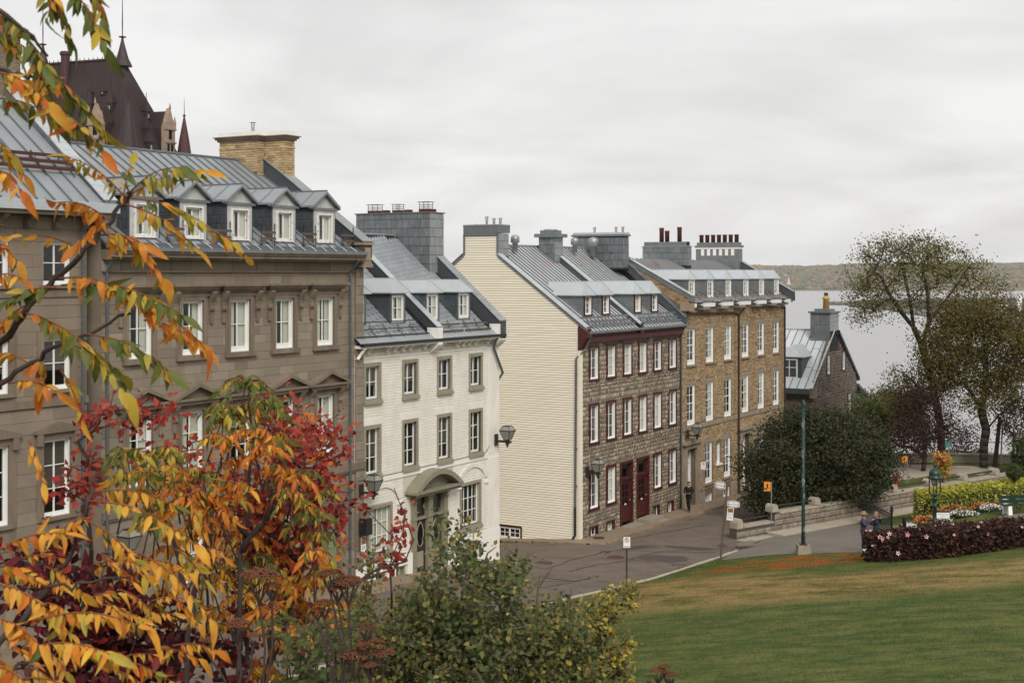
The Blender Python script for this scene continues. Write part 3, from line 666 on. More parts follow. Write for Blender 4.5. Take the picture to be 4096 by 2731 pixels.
# ---------------------------------------------------------------- 1. tall stone house at the near end of the row
h = row_thing('stone_house', 'tall plain brown ashlar house with a high grey metal roof behind the yellow branches', 'house', -37.5)
LX = [-41.4, -39.12, -36.85, -34.57]
wspec('l_up', 1.03, 1.3, 2, 2, sill=m_ashlar_trim, sw=.06, curtains=.3); wspec('l_mid', 1.03, 1.55, 2, 2, sill=m_ashlar_trim, sw=.06, curtains=.3); wspec('l_low', 1.03, 2.32, 2, 3, sill=m_ashlar_trim, sw=.06, curtains=.3)
ops = [(x, x+1.03, z, z+k) for x in LX for z, k in ((-.36, 1.3), (-3.5, 1.55), (-7.3, 2.32))]
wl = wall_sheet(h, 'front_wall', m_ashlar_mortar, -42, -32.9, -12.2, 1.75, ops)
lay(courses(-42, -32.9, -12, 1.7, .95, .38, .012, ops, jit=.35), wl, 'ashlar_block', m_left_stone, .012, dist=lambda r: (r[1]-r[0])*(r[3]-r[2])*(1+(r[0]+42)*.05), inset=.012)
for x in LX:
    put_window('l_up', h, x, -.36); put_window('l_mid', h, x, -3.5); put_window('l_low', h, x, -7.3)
    for z, k in ((-3.5, 1.55), (-7.3, 2.32)):
        tr = MB(); tr.box(x-.24, x-.005, -.06, -.012, z-.1, z+k+.2); tr.box(x+1.035, x+1.27, -.06, -.012, z-.1, z+k+.2); tr.box(x-.005, x+1.035, -.06, -.012, z+k+.002, z+k+.2); tr.build('window_surround', m_ashlar_trim, h)
    tr = MB(); zt = -7.3+2.32+.2
    tr.prism([(x-.38, zt+.002), (x+1.41, zt+.002), (x+1.41, zt+.1), (x+.52, zt+.32), (x-.38, zt+.1)], -.16, -.013, 'y')
    for a in (x-.3, x+1.1): tr.box(a, a+.2, -.15, -.061, zt-.35, zt)
    tr.build('window_pediment', m_ashlar_trim, h)
    tr = MB(); tr.box(x-.24, x+1.27, -.05, -.012, -8.05, -7.52); tr.box(x-.1, x+1.13, -.07, -.052, -7.95, -7.62); tr.build('apron_panel', m_ashlar_trim, h)
for z0, z1, p in ((-.72, -.5, .06), (-3.98, -3.75, .08), (-8.3, -8.08, .1), (-8.7, -8.45, .08)):
    MB().box(-42, -32.88, -p, -.012, z0, z1).build('belt_course', m_ashlar_trim, h)
e = MB(); e.box(-42.3, -32.25, -.62, .3, 1.72, 1.86); e.build('soffit', m_ashlar_trim, h)
e = MB(); e.box(-42.3, -32.2, -.72, -.6, 1.84, 2.12); e.box(-42.3, -32.2, -.6, .1, 2.0, 2.14); e.build('gutter', m_roof_lt, h)
k = MB()
for x in np.arange(-41.6, -32.8, 1.05): console(k, x, .2, 1.72, 1.3, .5)
k.build('eave_bracket', m_ashlar_trim, h)
seam_roof(h, 'roof_panel', -42.3, -32.75, -.6, 2.14, 4.7, 6.35, .62, m_roof, m_roof_seam)
coping(h, 'parapet', -32.75, -32.2, [(-.6, 2.22), (4.75, 6.7)], .75, m_roof_lt, side_m=m_zinc)
shell(h, -42, -32.3, 9.5, -12, 1.7, 4.7, 6.3, m_left_stone); back_roof(h, -42.3, -32.2, 4.7, 6.35, 9.9, 2.1, m_roof)
for q in range(3):
    yy = .45+.28*q; zz = 2.14+.795*(yy+.6)+.16
    MB().box(-42, -32.8, yy-.03, yy+.03, zz, zz+.1).build('snow_guard_rail', m_rustpot, h)
g = MB()
for x in np.arange(-41.8, -32.8, 1.1): g.tube([(x, .4, 2.95), (x, 1.1, 3.75)], .02, 4); g.tube([(x, 1.1, 3.75), (x, 1.15, 3.5)], .02, 4)
g.build('snow_guard_strut', m_black, h)
cb = MB().box(-33.5, -32.15, 3.9, 6.2, 4.6, 7.7).build('chimney', m_ymortar, h)
lay(courses(3.9, 6.2, 4.8, 7.7, .22, .075, .012), cb, 'chimney_brick', m_left_stone, .012, ('x', -33.5), nobj=60)
lay(courses(-33.5, -32.15, 4.8, 7.7, .22, .075, .012), cb, 'chimney_brick', m_left_stone, .012, ('y', 3.9), nobj=100)
MB().box(-33.65, -32.0, 3.75, 6.35, 7.7, 7.95).build('chimney_cap', m_terracotta, cb)
chimney_pots(h, [(-32.6, 4.4, 7.95, .16, .5), (-32.6, 5.2, 7.95, .16, .5)], m_terracotta)
downpipe(h, [(-33.15, -.5, 1.7), (-33.15, -.12, 1.2), (-33.15, -.12, -11.4)])
MB().lathe([(.02, 0), (.2, .05), (.2, .28), (.02, .33)], (-32.75, -.3, -6.1), 12).build('vent_hood', m_black, h)

# ---------------------------------------------------------------- 2. grey-brown house with window hoods and gabled dormers
h = row_thing('townhouse', 'brown sandstone townhouse with scroll bracketed window hoods and white gabled dormers', 'house', -25.5)
GX = [-31.2, -28.83, -26.47, -24.07, -21.69]
wspec('g_top', 1.04, 1.84, 2, 2, sw=.07, botrail=.16, curtains=1); wspec('g_mid', 1.04, 2.22, 2, 3, sw=.07, botrail=.14, curtains=.45); wspec('g_low', 1.04, 1.8, 2, 2, sw=.07); wspec('g_dorm', .8, 1.02, 2, 1, frame=m_whitebare, trim=m_whitebare, tw=.05, recess=.1, meeting=.07, curtains=1)
ops = [(x, x+1.04, z, z+k) for x in GX for z, k in ((-2.76, 1.84), (-6.86, 2.22))] + [(x, x+1.04, -10.4, -8.6) for x in (GX[1], GX[3])] + [(-21.62, -20.2, -11.9, -9.0), (-26.6, -25.2, -11.9, -9.0)]
wl = wall_sheet(h, 'front_wall', m_ashlar_mortar, -32.3, -18.75, -12.6, .45, ops)
lay(courses(-32.3, -19.3, -12.4, .02, .82, .3, .011, ops, jit=.4), wl, 'ashlar_block', m_ashlar, .011, dist=lambda r: (r[1]-r[0])*(r[3]-r[2])*(2 if r[2] > -6 else 1)*(1+(r[0]+32)*.06), inset=.012)
lay(courses(-32.3, -19.3, .06, .42, 1.1, .36, .011, jit=.3), wl, 'frieze_block', m_ashlar, .02, inset=.01)
for i, x in enumerate(GX):
    put_window('g_top', h, x, -2.76); put_window('g_mid', h, x, -6.86)
    for z, k in ((-2.76, 1.84), (-6.86, 2.22)):      # moulded surrounds
        s = MB()
        for o_, p in ((.22, .035), (.12, .07)):
            s.box(x-o_, x-.004, -p, -.01, z-.02, z+k+o_); s.box(x+1.044, x+1.04+o_, -p, -.01, z-.02, z+k+o_); s.box(x-.004, x+1.044, -p, -.01, z+k+.003, z+k+o_)
        s.build('window_surround', m_ashlar_trim, h)
    hd = MB(); hd.box(x-.62, x+1.66, -.36, -.01, -.46, -.38); hd.box(x-.55, x+1.59, -.29, -.01, -.54, -.462); hd.box(x-.48, x+1.52, -.2, -.01, -.62, -.542); hd.box(x-.4, x+1.44, -.09, -.01, -.8, -.622)
    hd.build('window_hood', m_ashlar_trim, h)
    for a in (x-.46, x+1.3):
        c = MB(); console(c, a, .2, -.622, -1.38, .26); c.box(a+.03, a+.17, -.09, -.01, -1.72, -1.385); c.build('scroll_bracket', m_ashlar_trim, h)
    MB().box(x-.26, x+1.3, -.14, .05, -2.93, -2.77).build('window_sill', m_ashlar_trim, h); MB().box(x-.26, x+1.3, -.14, .05, -7.03, -6.87).build('window_sill', m_ashlar_trim, h)
    p = MB(); xm = x+.52
    p.box(x-.66, x+1.7, -.36, -.01, -4.27, -4.19); p.box(x-.56, x+1.6, -.26, -.01, -4.4, -4.272)
    for sg in (-1, 1):
        p.add([(xm+sg*1.2, -.38, -4.18), (xm, -.38, -3.68), (xm, -.38, -3.82), (xm+sg*1.2, -.38, -4.27), (xm+sg*1.2, -.01, -4.18), (xm, -.01, -3.68), (xm, -.01, -3.82), (xm+sg*1.2, -.01, -4.27)],
              [(0, 1, 2, 3), (4, 7, 6, 5), (0, 4, 5, 1), (3, 2, 6, 7), (0, 3, 7, 4)])
    p.prism([(x-.5, -4.188), (x+1.54, -4.188), (xm, -3.8)], -.15, -.011, 'y'); p.build('pediment', m_ashlar_trim, h)
    for a in (x-.44, x+1.28):
        c = MB(); console(c, a, .2, -4.4, -5.02, .24); c.box(a+.03, a+.17, -.08, -.01, -5.3, -5.025); c.build('scroll_bracket', m_ashlar_trim, h)
put_window('g_low', h, GX[1], -10.4); put_window('g_low', h, GX[3], -10.4)
b = MB(); b.box(-32.3, -18.7, -.12, -.01, -7.72, -7.46); b.box(-32.3, -18.7, -.08, -.01, -7.8, -7.722); b.build('belt_course', m_ashlar_trim, h)
for dx in (-21.62, -26.6):                      # arched doorways with pale green doors
    xm = dx+.71; a = MB(); n = 12; vs = []
    for k in range(n+1): th = pi*k/n; vs += [(xm-.71*cos(th), -.06, -9.3+.71*sin(th)), (xm-.95*cos(th), -.06, -9.3+.95*sin(th)), (xm-.71*cos(th), .12, -9.3+.71*sin(th)), (xm-.95*cos(th), -.01, -9.3+.95*sin(th))]
    fs = []
    for k in range(n): i = 4*k; fs += [(i, i+1, i+5, i+4), (i+2, i, i+4, i+6), (i+1, i+3, i+7, i+5)]
    a.add(vs, fs); a.box(dx-.25, dx, -.06, -.01, -12, -9.3); a.box(dx+1.42, dx+1.67, -.06, -.01, -12, -9.3); a.build('door_arch', m_ashlar_trim, h)
    d = MB().box(dx+.05, dx+1.37, .14, .2, -12.2, -9.0).build('door', m_green_door, h)
    for zz in (-11.7, -10.6): MB().box(dx+.2, dx+.65, .12, .141, zz, zz+.9).build('door_panel', m_green_door, d); MB().box(dx+.77, dx+1.22, .12, .141, zz, zz+.9).build('door_panel', m_green_door, d)
p = MB(); p.box(-19.3, -18.74, -.05, .3, -12.6, -7.8); p.box(-19.28, -18.76, -.04, .3, -7.46, .3); wp = p.build('corner_pier', m_ashlar_mortar, h)
lay(courses(-19.27, -18.77, -12.4, .25, .6, .36, .012, bond=False, jit=.02), wp, 'quoin_block', m_ashlar, .02, ('y', -.04), inset=.02)
c = MB(); c.box(-19.27, -18.75, -.42, .3, .36, 1.1); c.box(-19.31, -18.71, -.46, .3, .22, .36); c.box(-19.2, -18.82, -.445, -.42, .5, 1.0); c.box(-19.33, -18.69, -.48, .3, 1.1, 1.2); c.build('corbel_block', m_limestone, h)
c = MB(); c.box(-32.3, -19.32, -.62, .1, .62, .7); c.box(-32.3, -19.3, -.56, .1, .5, .62); c.box(-32.3, -19.28, -.42, .1, .42, .5); c.box(-32.3, -19.3, -.1, -.01, .02, .07); c.build('cornice', m_ashlar_trim, h)
c = MB(); c.box(-32.3, -19.35, -.68, -.58, .7, .82); c.box(-32.3, -19.35, -.58, .1, .7, .74); c.build('gutter', m_zinc, h)
c = MB(); c.quad((-32.3, -.58, .745), (-19.35, -.58, .745), (-19.35, -.2, .98), (-32.3, -.2, .98)); c.build('eave_flashing', m_slate2, h)
for x in np.arange(-32.2, -19.3, .62): c = MB().tube([(x, -.56, .78), (x+.0, -.18, 1.02)], .018, 4); c.build('snow_hook', m_roof_lt, h)
RG = (.95, .645)
seam_roof(h, 'roof_panel', -32.2, -19.3, -.22, .81, 5.7, .95+.645*5.7, .5, m_roof, m_roof_seam)
back_roof(h, -32.3, -18.8, 5.7, 4.62, 11.5, .9, m_roof); shell(h, -32.28, -18.78, 11.4, -12.5, .4, 5.7, 4.4, m_ashlar)
MB().tube([(-32.2, 5.7, 4.66), (-19.6, 5.7, 4.66)], .05, 6).build('ridge_roll', m_roof_seam, h)
coping(h, 'parapet', -19.32, -18.66, [(-.42, 1.22), (3.6, 3.98), (5.7, 5.35)], .62, m_zinc_lt, side_m=m_slate2)
for i, xc in enumerate((-30.2, -27.95, -25.62, -23.2, -20.83)):
    dormer(h, xc-.69, xc+.69, .3, 1.12, 2.5, 3.08, RG, 'gable', m_slate, m_roof, m_dormer_front, 'g_dorm', over=.15)
for x in (-29.1, -26.8, -24.45, -22.1, -19.75):  # little wooden snow rails with iron finials between the dormers
    for zz in (1.42, 1.2): MB().box(x-.38, x+.42, -.02, .03, zz, zz+.09).build('snow_rail', m_wood, h)
    f = MB()
    for a in (x-.34, x+.36):
        f.tube([(a, .0, .98), (a, .0, 1.8)], .014, 5)
        for zz in (1.6, 1.68, 1.74): f.tube([(a-.05, 0, zz), (a+.05, 0, zz)], .012, 4)
        for sg in (-1, 1): f.tube([(a, 0, 1.0), (a+sg*.09, 0, 1.04), (a+sg*.1, 0, 1.14), (a+sg*.03, 0, 1.16)], .012, 4)
    f.build('iron_finial', m_iron, h)
ch = MB().box(-19.63, -18.6, 4.7, 6.75, 3.4, 5.42); ch.box(-19.2, -18.6, 3.6, 4.698, 3.0, 5.42); cb = ch.build('chimney', m_ymortar, h)
CB = dict(nobj=120, inset=.03, stuff='chimney_bricks')
lay(courses(4.7, 6.75, 4.15, 5.42, .3, .1, .015), cb, 'chimney_brick', m_chbrick, .012, ('x', -19.63), **CB)
lay(courses(3.6, 4.7, 3.3, 5.42, .3, .1, .015), cb, 'chimney_brick', m_chbrick, .012, ('x', -19.2), **CB)
lay(courses(-19.2, -18.6, 3.3, 5.42, .3, .1, .015), cb, 'chimney_brick', m_chbrick, .012, ('y', 3.6), nobj=60)
lay(courses(-19.63, -19.2, 4.0, 5.42, .3, .1, .015), cb, 'chimney_brick', m_chbrick, .012, ('y', 4.7), nobj=40)
for z0, z1, o_, mm in ((5.1, 5.14, .03, m_chbrick), (5.42, 5.5, .07, m_ashlar_trim), (5.5, 5.58, .14, m_ashlar_trim), (5.58, 5.62, .2, m_ashlar_trim), (5.62, 5.8, .02, m_white_plain)):
    c = MB(); c.box(-19.63-o_, -18.6+o_, 4.7-o_, 6.75+o_, z0, z1); c.box(-19.2-o_, -18.602+o_, 3.6-o_, 4.7-o_-.001, z0, z1-.001); c.build('chimney_cap', mm, cb)
fl = MB()                                       # stepped lead flashing up the chimney foot
for k in range(7):
    y = 4.72+.28*k; fl.box(-19.66, -19.62, y, y+.3, 3.4, 3.98+.16*k) if y < 6.4 else None
for k in range(4): y = 3.62+.27*k; fl.box(-19.235, -19.19, y, y+.28, 3.0, 3.98+.17*k)
fl.build('stepped_flashing', m_zinc_lt, cb)
steel_flue(h, -19.1, 5.4, 5.8, .45)
downpipe(h, [(-19.75, -.5, .68), (-19.75, -.5, .45), (-19.75, -.14, .0), (-19.75, -.14, -12.2)])
downpipe(h, [(-32.2, -.5, .68), (-32.2, -.14, .0), (-32.2, -.14, -12.0)])

# ---------------------------------------------------------------- 3. white painted brick house
h = row_thing('white_house', 'white painted brick house with olive trimmed windows and a segmental door hood', 'house', -14)
WX = [-18.6, -15.96, -13.37, -10.82]
T = dict(frame=m_white, trim=m_grey_trim, tw=.12, sill=m_grey_trim, sillw=.1, sw=.06, curtains=.3)
wspec('w_top', .92, 1.32, 2, 2, **T); wspec('w_mid', .92, 1.82, 2, 3, **T); wspec('w_low', 1.52, 1.82, 4, 3, **T); wspec('w_base', .66, .62, 2, 1, frame=m_grey_trim, sw=.04); wspec('w_dorm', .84, 1.12, 2, 2, frame=m_white, recess=.09, sw=.07, curtains=1)
ops = [(x, x+.92, z, z+k) for x in WX for z, k in ((-5.05, 1.32), (-8.04, 1.82))] + [(-18.43, -16.91, -11.27, -9.45), (-11.55, -10.03, -11.24, -9.42), (-15.4, -12.74, -12.7, -9.3)] + [(x, x+.66, -12.74, -12.12) for x in (-17.9, -16.5, -10.88)]
wl = wall_sheet(h, 'front_wall', m_white_mortar, -19.3, -8.4, -14.2, -2.9, ops)
padded = [(o[0]-.1, o[1]+.1, o[2]-.08, o[3]+.1) for o in ops] + [(-16.0, -12.2, -9.3, -8.35)]
lay(courses(-19.3, -8.4, -11.6, -3.2, .42, .115, .014, padded, jit=.25), wl, 'painted_brick', m_white_brick, .011, dist=lambda r: (r[1]-r[0])*(1.5 if r[2] > -8 else 1)*(1+(r[0]+19)*-.02), inset=.02)
b = MB(); b.box(-19.3, -8.4, -.05, -.002, -8.42, -8.2); b.box(-19.3, -8.4, -.035, -.002, -3.42, -3.36); b.build('belt_course', m_white_plain, h)
b = MB(); b.box(-9.36, -8.38, -.06, -.012, -8.2, -3.42); b.box(-9.36, -8.38, -.07, -.012, -11.7, -8.42); b.build('corner_strip', m_white_brick, h)
b = MB()
xs = [(-19.3, -18.0), (-17.16, -16.6), (-15.76, -15.4), (-12.74, -10.98), (-10.14, -8.38)]
for a, c in xs: b.box(a, c, -.08, -.003, -14.2, -11.66)
for a, c in ((-18.0, -17.16), (-16.6, -15.76), (-10.98, -10.14)): b.box(a, c, -.08, -.003, -14.2, -12.8); b.box(a, c, -.08, -.003, -12.06, -11.66)
b.build('plinth', m_white_plain, h)
for x in WX:
    put_window('w_top', h, x, -5.05); put_window('w_mid', h, x, -8.04)
    for zz in (-5.05+1.46, -8.04+1.96):          # flat arch of soldier bricks over each window
        for k in range(12):
            u0 = x-.2+k*.11; sl = (k-5.5)*.012
            MB().add([(u0, -.02, zz), (u0+.1, -.02, zz), (u0+.1+sl, -.02, zz+.26), (u0+sl, -.02, zz+.26), (u0, -.002, zz), (u0+.1, -.002, zz), (u0+.1+sl, -.002, zz+.26), (u0+sl, -.002, zz+.26)], [(0, 1, 2, 3), (0, 4, 5, 1), (3, 2, 6, 7), (0, 3, 7, 4), (1, 5, 6, 2)]).build('arch_brick', m_white_brick, wl)
put_window('w_low', h, -18.43, -11.27); put_window('w_low', h, -11.55, -11.24)
for x in (-17.9, -16.5, -10.88): put_window('w_base', h, x, -12.74)
for xc in (-17.45, -10.6):                      # blind relieving arches
    n = 22
    for k in range(n):
        t0_, t1_ = pi*(.06+.88*k/n), pi*(.06+.88*(k+.86)/n); r0, r1 = 1.02, 1.26
        q = lambda r, t_: (xc-r*cos(t_), -9.42+(r*.72)*sin(t_))
        MB().prism([q(r0, t0_), q(r1, t0_), q(r1, t1_), q(r0, t1_)], -.07, -.004, 'y').build('arch_brick', m_white_brick, wl)
    for sg in (-1, 1): x = xc+sg*1.16; MB().box(x-.16, x+.16, -.08, -.012, -9.52, -9.4).build('impost', m_white_plain, h)
# eave with corbels, two roofs, party parapet
MB().box(-19.3, -8.35, -.42, .05, -2.98, -2.87).build('eave_board', m_white_plain, h)
MB().box(-19.35, -8.45, -.5, -.36, -2.9, -2.78).build('gutter', m_black, h)
for x in (-18.6, -17.3, -16.8, -16.2, -15.7, -14.6, -13.3, -12.1, -11.6, -11.1, -10.6, -9.5, -9.0): c = MB(); console(c, x, .17, -2.98, -3.28, .3); c.build('eave_corbel', m_white_plain, h)
WRF = (-2.57, .864)
roofb = MB(); roofb.quad((-19.35, -.4, -2.93), (-8.4, -.4, -2.93), (-8.4, 5, 1.735), (-19.35, 5, 1.735)); rb = roofb.build('roof', m_gap, h)
slope_tiles(h, rb, -19.3, -14.0, -.4, -2.91, 5, 1.75, .36, .3, m_roof, nobj=150); slope_tiles(h, rb, -13.7, -9.0, -.4, -2.91, 5, 1.75, .25, .26, m_roof, nobj=150)
MB().quad((-19.33, -.46, -2.9), (-8.45, -.46, -2.9), (-8.45, -.02, -2.53), (-19.33, -.02, -2.53)).build('eave_strip', m_roof, h)
back_roof(h, -19.35, -8.4, 5, 1.75, 10.3, -2.9, m_roof); shell(h, -19.28, -8.42, 10.2, -14, -2.9, 5, 1.5, m_white_plain)
coping(h, 'party_parapet', -14.08, -13.68, [(-.42, -2.3), (5, 2.25)], .55, m_roof_lt, side_m=m_slate, tiles=.6)
coping(h, 'party_parapet', -9.0, -8.38, [(-.46, -2.2), (3.1, .86)], .8, m_zinc_lt, side_m=m_slate)
for x0, x1 in ((-14.08, -13.68), (-9.0, -8.4)):
    c = MB(); c.box(x0+.02, x1-.02, -.46, .1, -2.95, -2.32); c.prism([(-.46, -2.95), (.05, -2.95), (.05, -3.4), (-.1, -3.38), (-.34, -3.2), (-.46, -3.05)], x0+.02, x1-.02, 'x'); c.build('parapet_foot', m_white_plain, h)
MB().tube([(-19.3, 5, 1.78), (-9.6, 5, 1.78)], .05, 6).build('ridge_roll', m_roof, h)
for xa, wx in ((-18.98, None), (-16.22, None)): dormer(h, xa, xa+1.12, .5, -2.12, -.8, -.22, WRF, 'hip', m_slate, m_roof_lt, m_zinc, 'w_dorm', over=.16)
for xa in (-13.62, -11.1): dormer(h, xa, xa+1.1, .5, -2.1, -.82, -.3, WRF, 'hip', m_slate2, m_roof_lt, m_zinc, 'w_dorm', over=.12)
for q, (x0, x1) in enumerate(((-19.3, -14.2), (-13.6, -11.5), (-11.35, -9.2))):
    r_ = MB(); n = 3 if q == 0 else 2
    for k in range(n):
        y = -.1+.18*k; z = -2.57+.864*y+.1+.12*k; r_.box(x0, x1, y-.02, y+.02, z, z+.04 if q == 0 else z+.075)
    r_.build('snow_rail', m_black if q == 0 else m_wood, h)
    r_ = MB()
    for x in np.arange(x0+.4, x1, .95): r_.tube([(x, -.16, -2.66), (x, .3, -2.05)], .02, 4); r_.tube([(x, .1, -2.45), (x, .3, -2.1)], .02, 4)
    r_.build('snow_rail_strut', m_black, h)
cb = MB().box(-9.6, -8.4, 3.0, 7.24, -.2, 2.8).build('chimney', m_gap, h)
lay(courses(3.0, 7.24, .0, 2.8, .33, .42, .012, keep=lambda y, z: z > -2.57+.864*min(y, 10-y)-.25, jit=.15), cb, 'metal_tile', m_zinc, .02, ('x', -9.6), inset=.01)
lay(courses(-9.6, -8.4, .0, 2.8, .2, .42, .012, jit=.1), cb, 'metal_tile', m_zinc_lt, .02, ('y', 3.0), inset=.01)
MB().box(-9.66, -8.34, 2.94, 7.3, 2.8, 2.85).build('chimney_cap', m_zinc, cb)
for yy, w_, hh in ((6.55, .62, .42), (5.2, .42, .4), (3.6, .55, .48)): cage_cap(h, -9.0, yy, 2.85, .4, w_, hh)
for yy in (5.9, 4.6, 3.25): MB().box(-9.15, -8.85, yy-.14, yy+.14, 2.85, 3.0).build('flue', m_rustpot, h)
# door with two leaves, pilasters and segmental hood
d = MB()
for a, c in ((-15.4, -15.12), (-14.24, -13.9), (-13.02, -12.74)): d.box(a, c, -.1, .14, -12.7, -9.36); d.box(a-.03, c+.03, -.13, .1, -10.36, -10.28)
d.box(-15.12, -14.24, -.05, .14, -10.38, -10.28); d.box(-13.9, -13.02, -.05, .14, -10.38, -10.28); d.box(-15.45, -12.69, -.16, .14, -9.36, -9.2); ds = d.build('door_surround', m_olive, h)
for a in (-15.1, -13.88):
    MB().box(a, a+.84, .1, .11, -10.26, -9.38).build('transom_pane', m_glass, ds); MB().box(a, a+.84, .3, .31, -10.26, -9.38).build('transom_recess', m_room, ds)
    lf = MB().box(a, a+.84, .06, .12, -12.68, -10.4).build('door', m_brownmetal, h)
    pn = MB(); n = 14; ov = [(a+.42+.24*cos(2*pi*k/n), -11.05+.5*sin(2*pi*k/n)) for k in range(n)]; pn.prism(ov, .045, .06, 'y'); pn.build('door_pane', m_room, lf)
    rg = MB(); rg.tube([(x, .05, z) for x, z in ov]+[(ov[0][0], .05, ov[0][1])], .03, 5); rg.box(a+.18, a+.66, .04, .06, -12.4, -11.75); rg.tube([(a+.42, .05, -10.55), (a+.42, .05, -10.48)], .06, 6); rg.build('door_moulding', m_grey_trim, lf)
hd = MB(); n = 14; xc, hw, rise, zb = -14.07, 1.8, .78, -9.18
arc = [(xc+hw*(2*k/n-1), zb+.1+rise*(1-(2*k/n-1)**2)) for k in range(n+1)]; inn = [(xc+hw*.84*(2*k/n-1), zb+.06+rise*.78*(1-(2*k/n-1)**2)) for k in range(n+1)]
for k in range(n):
    a, b_, c, e_ = arc[k], arc[k+1], inn[k+1], inn[k]; y0 = -.62
    hd.add([(a[0], y0, a[1]), (b_[0], y0, b_[1]), (c[0], y0, c[1]), (e_[0], y0, e_[1]), (a[0], 0, a[1]), (b_[0], 0, b_[1]), (c[0], -.12, c[1]), (e_[0], -.12, e_[1])], [(0, 1, 2, 3), (0, 4, 5, 1), (3, 2, 6, 7)])
hd.prism([(p[0], p[1]) for p in inn], -.13, -.1, 'y'); hd.box(xc-hw, xc+hw, -.62, 0, zb, zb+.1); hd.box(xc-hw+.12, xc+hw-.12, -.52, 0, zb-.07, zb-.002)
for k in range(26): x = xc-hw+.2+k*.134; hd.box(x, x+.07, -.5, -.42, zb-.14, zb-.071)
hd.build('door_hood', m_olive, h)
ro = MB(); ro.lathe([(.22, 0), (.22, .04), (.15, .05), (.12, .03), (.08, .06), (.02, .07)], (0, 0, 0), 16)
ro.v = [(xc+x, -.13-z, zb+.42+y) for x, y, z in ro.v]; ro.build('rosette', m_olive, h)
for x in (-15.35, -12.95): c = MB(); console(c, x, .16, zb-.07, zb-.55, .36); c.build('scroll_bracket', m_olive, h)
st = MB(); st.box(-15.6, -12.5, -1.0, 0, -13.2, -12.72); st.build('door_step', m_limestone, h)
downpipe(h, [(-9.2, -.42, -2.95), (-9.1, -.2, -3.4), (-8.3, -.2, -4.6), (-8.36, .2, -5.2)], .06, m_slate2)
downpipe(h, [(-19.15, -.42, -2.95), (-19.2, -.2, -3.25), (-19.32, -.16, -3.4)], .06, m_white_plain)
mb = MB().tube([(-19.2, -.06, -8.2), (-16, -.06, -8.19), (-12, -.06, -8.18), (-9.6, -.06, -8.15), (-9.2, -.06, -7.85)], .015, 4); mb.build('lamp_cable', m_black, h)

# ---------------------------------------------------------------- 4. stone house with cream clapboard gable and dark red trim
h = row_thing('rubble_house', 'rubble stone house with dark red window frames and a cream clapboard gable wall', 'house', 5.5)
RX = [.79, 2.8, 4.81, 6.75, 8.74, 10.83]
T = dict(frame=m_white, trim=m_maroon, tw=.125, jamb=m_white, recess=.15, sw=.05, mun=.025, curtains=.4)
wspec('r_top', .92, 1.62, 2, 3, **T); wspec('r_mid', .92, 1.92, 2, 3, **T); wspec('r_low', .92, 1.88, 2, 3, **T); wspec('r_base', .8, .48, 2, 1, frame=m_white, trim=m_maroon, tw=.08, sw=.05); wspec('r_base2', .76, .64, 2, 1, frame=m_white, trim=m_maroon, tw=.06, sw=.05); wspec('r_dorm', .74, .96, 2, 3, frame=m_white, trim=m_maroon, tw=.08, jamb=m_white, recess=.14, curtains=.4)
ops = [(x, x+.92, z, z+k) for x in RX for z, k in ((-5.53, 1.62), (-8.83, 1.92))] + [(RX[i], RX[i]+.92, -12.25, -10.37) for i in (0, 1, 4, 5)] + [(4.44, 5.84, -13.9, -10.34), (6.52, 7.96, -13.9, -10.34)]
BW = [(.84, -13.74, 'r_base', .8, .48), (2.78, -13.76, 'r_base', .8, .48), (8.66, -13.92, 'r_base2', .76, .64), (10.64, -13.95, 'r_base2', .76, .64)]
ops += [(x, x+w_, z, z+k) for x, z, _, w_, k in BW]
wl = wall_sheet(h, 'front_wall', m_rubble_mortar, -.1, 12.45, -14.9, -3.4, ops)
pad = [(o[0]-.11, o[1]+.11, o[2]-.1, o[3]+.1) for o in ops]
lay(courses(-.05, 12.45, -14.3, -3.5,   .36, .23, .025, pad, jit=.55, jith=.35), wl, 'rubble_stone', m_rubble, .05, tmpls=RUB, dist=lambda r: (r[1]-r[0])*(r[3]-r[2])*(1-(r[0])*.03))
for x in RX: put_window('r_top', h, x, -5.53); put_window('r_mid', h, x, -8.83)
for i in (0, 1, 4, 5): put_window('r_low', h, RX[i], -12.25)
for x, z, kk, *_ in BW: put_window(kk, h, x, z)
for x0, w_ in ((4.44, 1.4), (6.52, 1.44)):
    f = MB(); f.box(x0-.09, x0+.06, -.06, .2, -13.9, -10.26); f.box(x0+w_-.06, x0+w_+.09, -.06, .2, -13.9, -10.26); f.box(x0+.06, x0+w_-.06, -.06, .2, -10.4, -10.26); f.box(x0+.06, x0+w_-.06, -.02, .2, -11.3, -11.16)
    fr = f.build('door_frame', m_maroon, h); MB().box(x0+.06, x0+w_-.06, .1, .11, -11.16, -10.4).build('transom_pane', m_glass, fr); MB().box(x0+.06, x0+w_-.06, .3, .31, -11.16, -10.4).build('transom_recess', m_room, fr)
    d = MB().box(x0+.06, x0+w_-.06, .08, .14, -13.56, -11.3).build('door', m_maroon, h)
    for r_ in range(3):
        for c in range(2): MB().box(x0+.3+c*.44, x0+.62+c*.44, .062, .082, -11.82-.4*r_, -11.5-.4*r_).build('door_pane' if r_ < 3 else 'door_panel', m_room, d)
    for c in range(2): MB().box(x0+.24+c*.5, x0+.66+c*.5, .06, .082, -13.35, -12.8).build('door_panel', m_maroon, d)
    MB().box(x0+.62, x0+.82, .055, .08, -12.66, -12.58).build('letter_slot', m_signwhite, d); MB().lathe([(.03, 0), (.045, .05), (.02, .08)], (x0+w_-.2, .03, -12.5), 8).build('door_knob', m_galv, d)
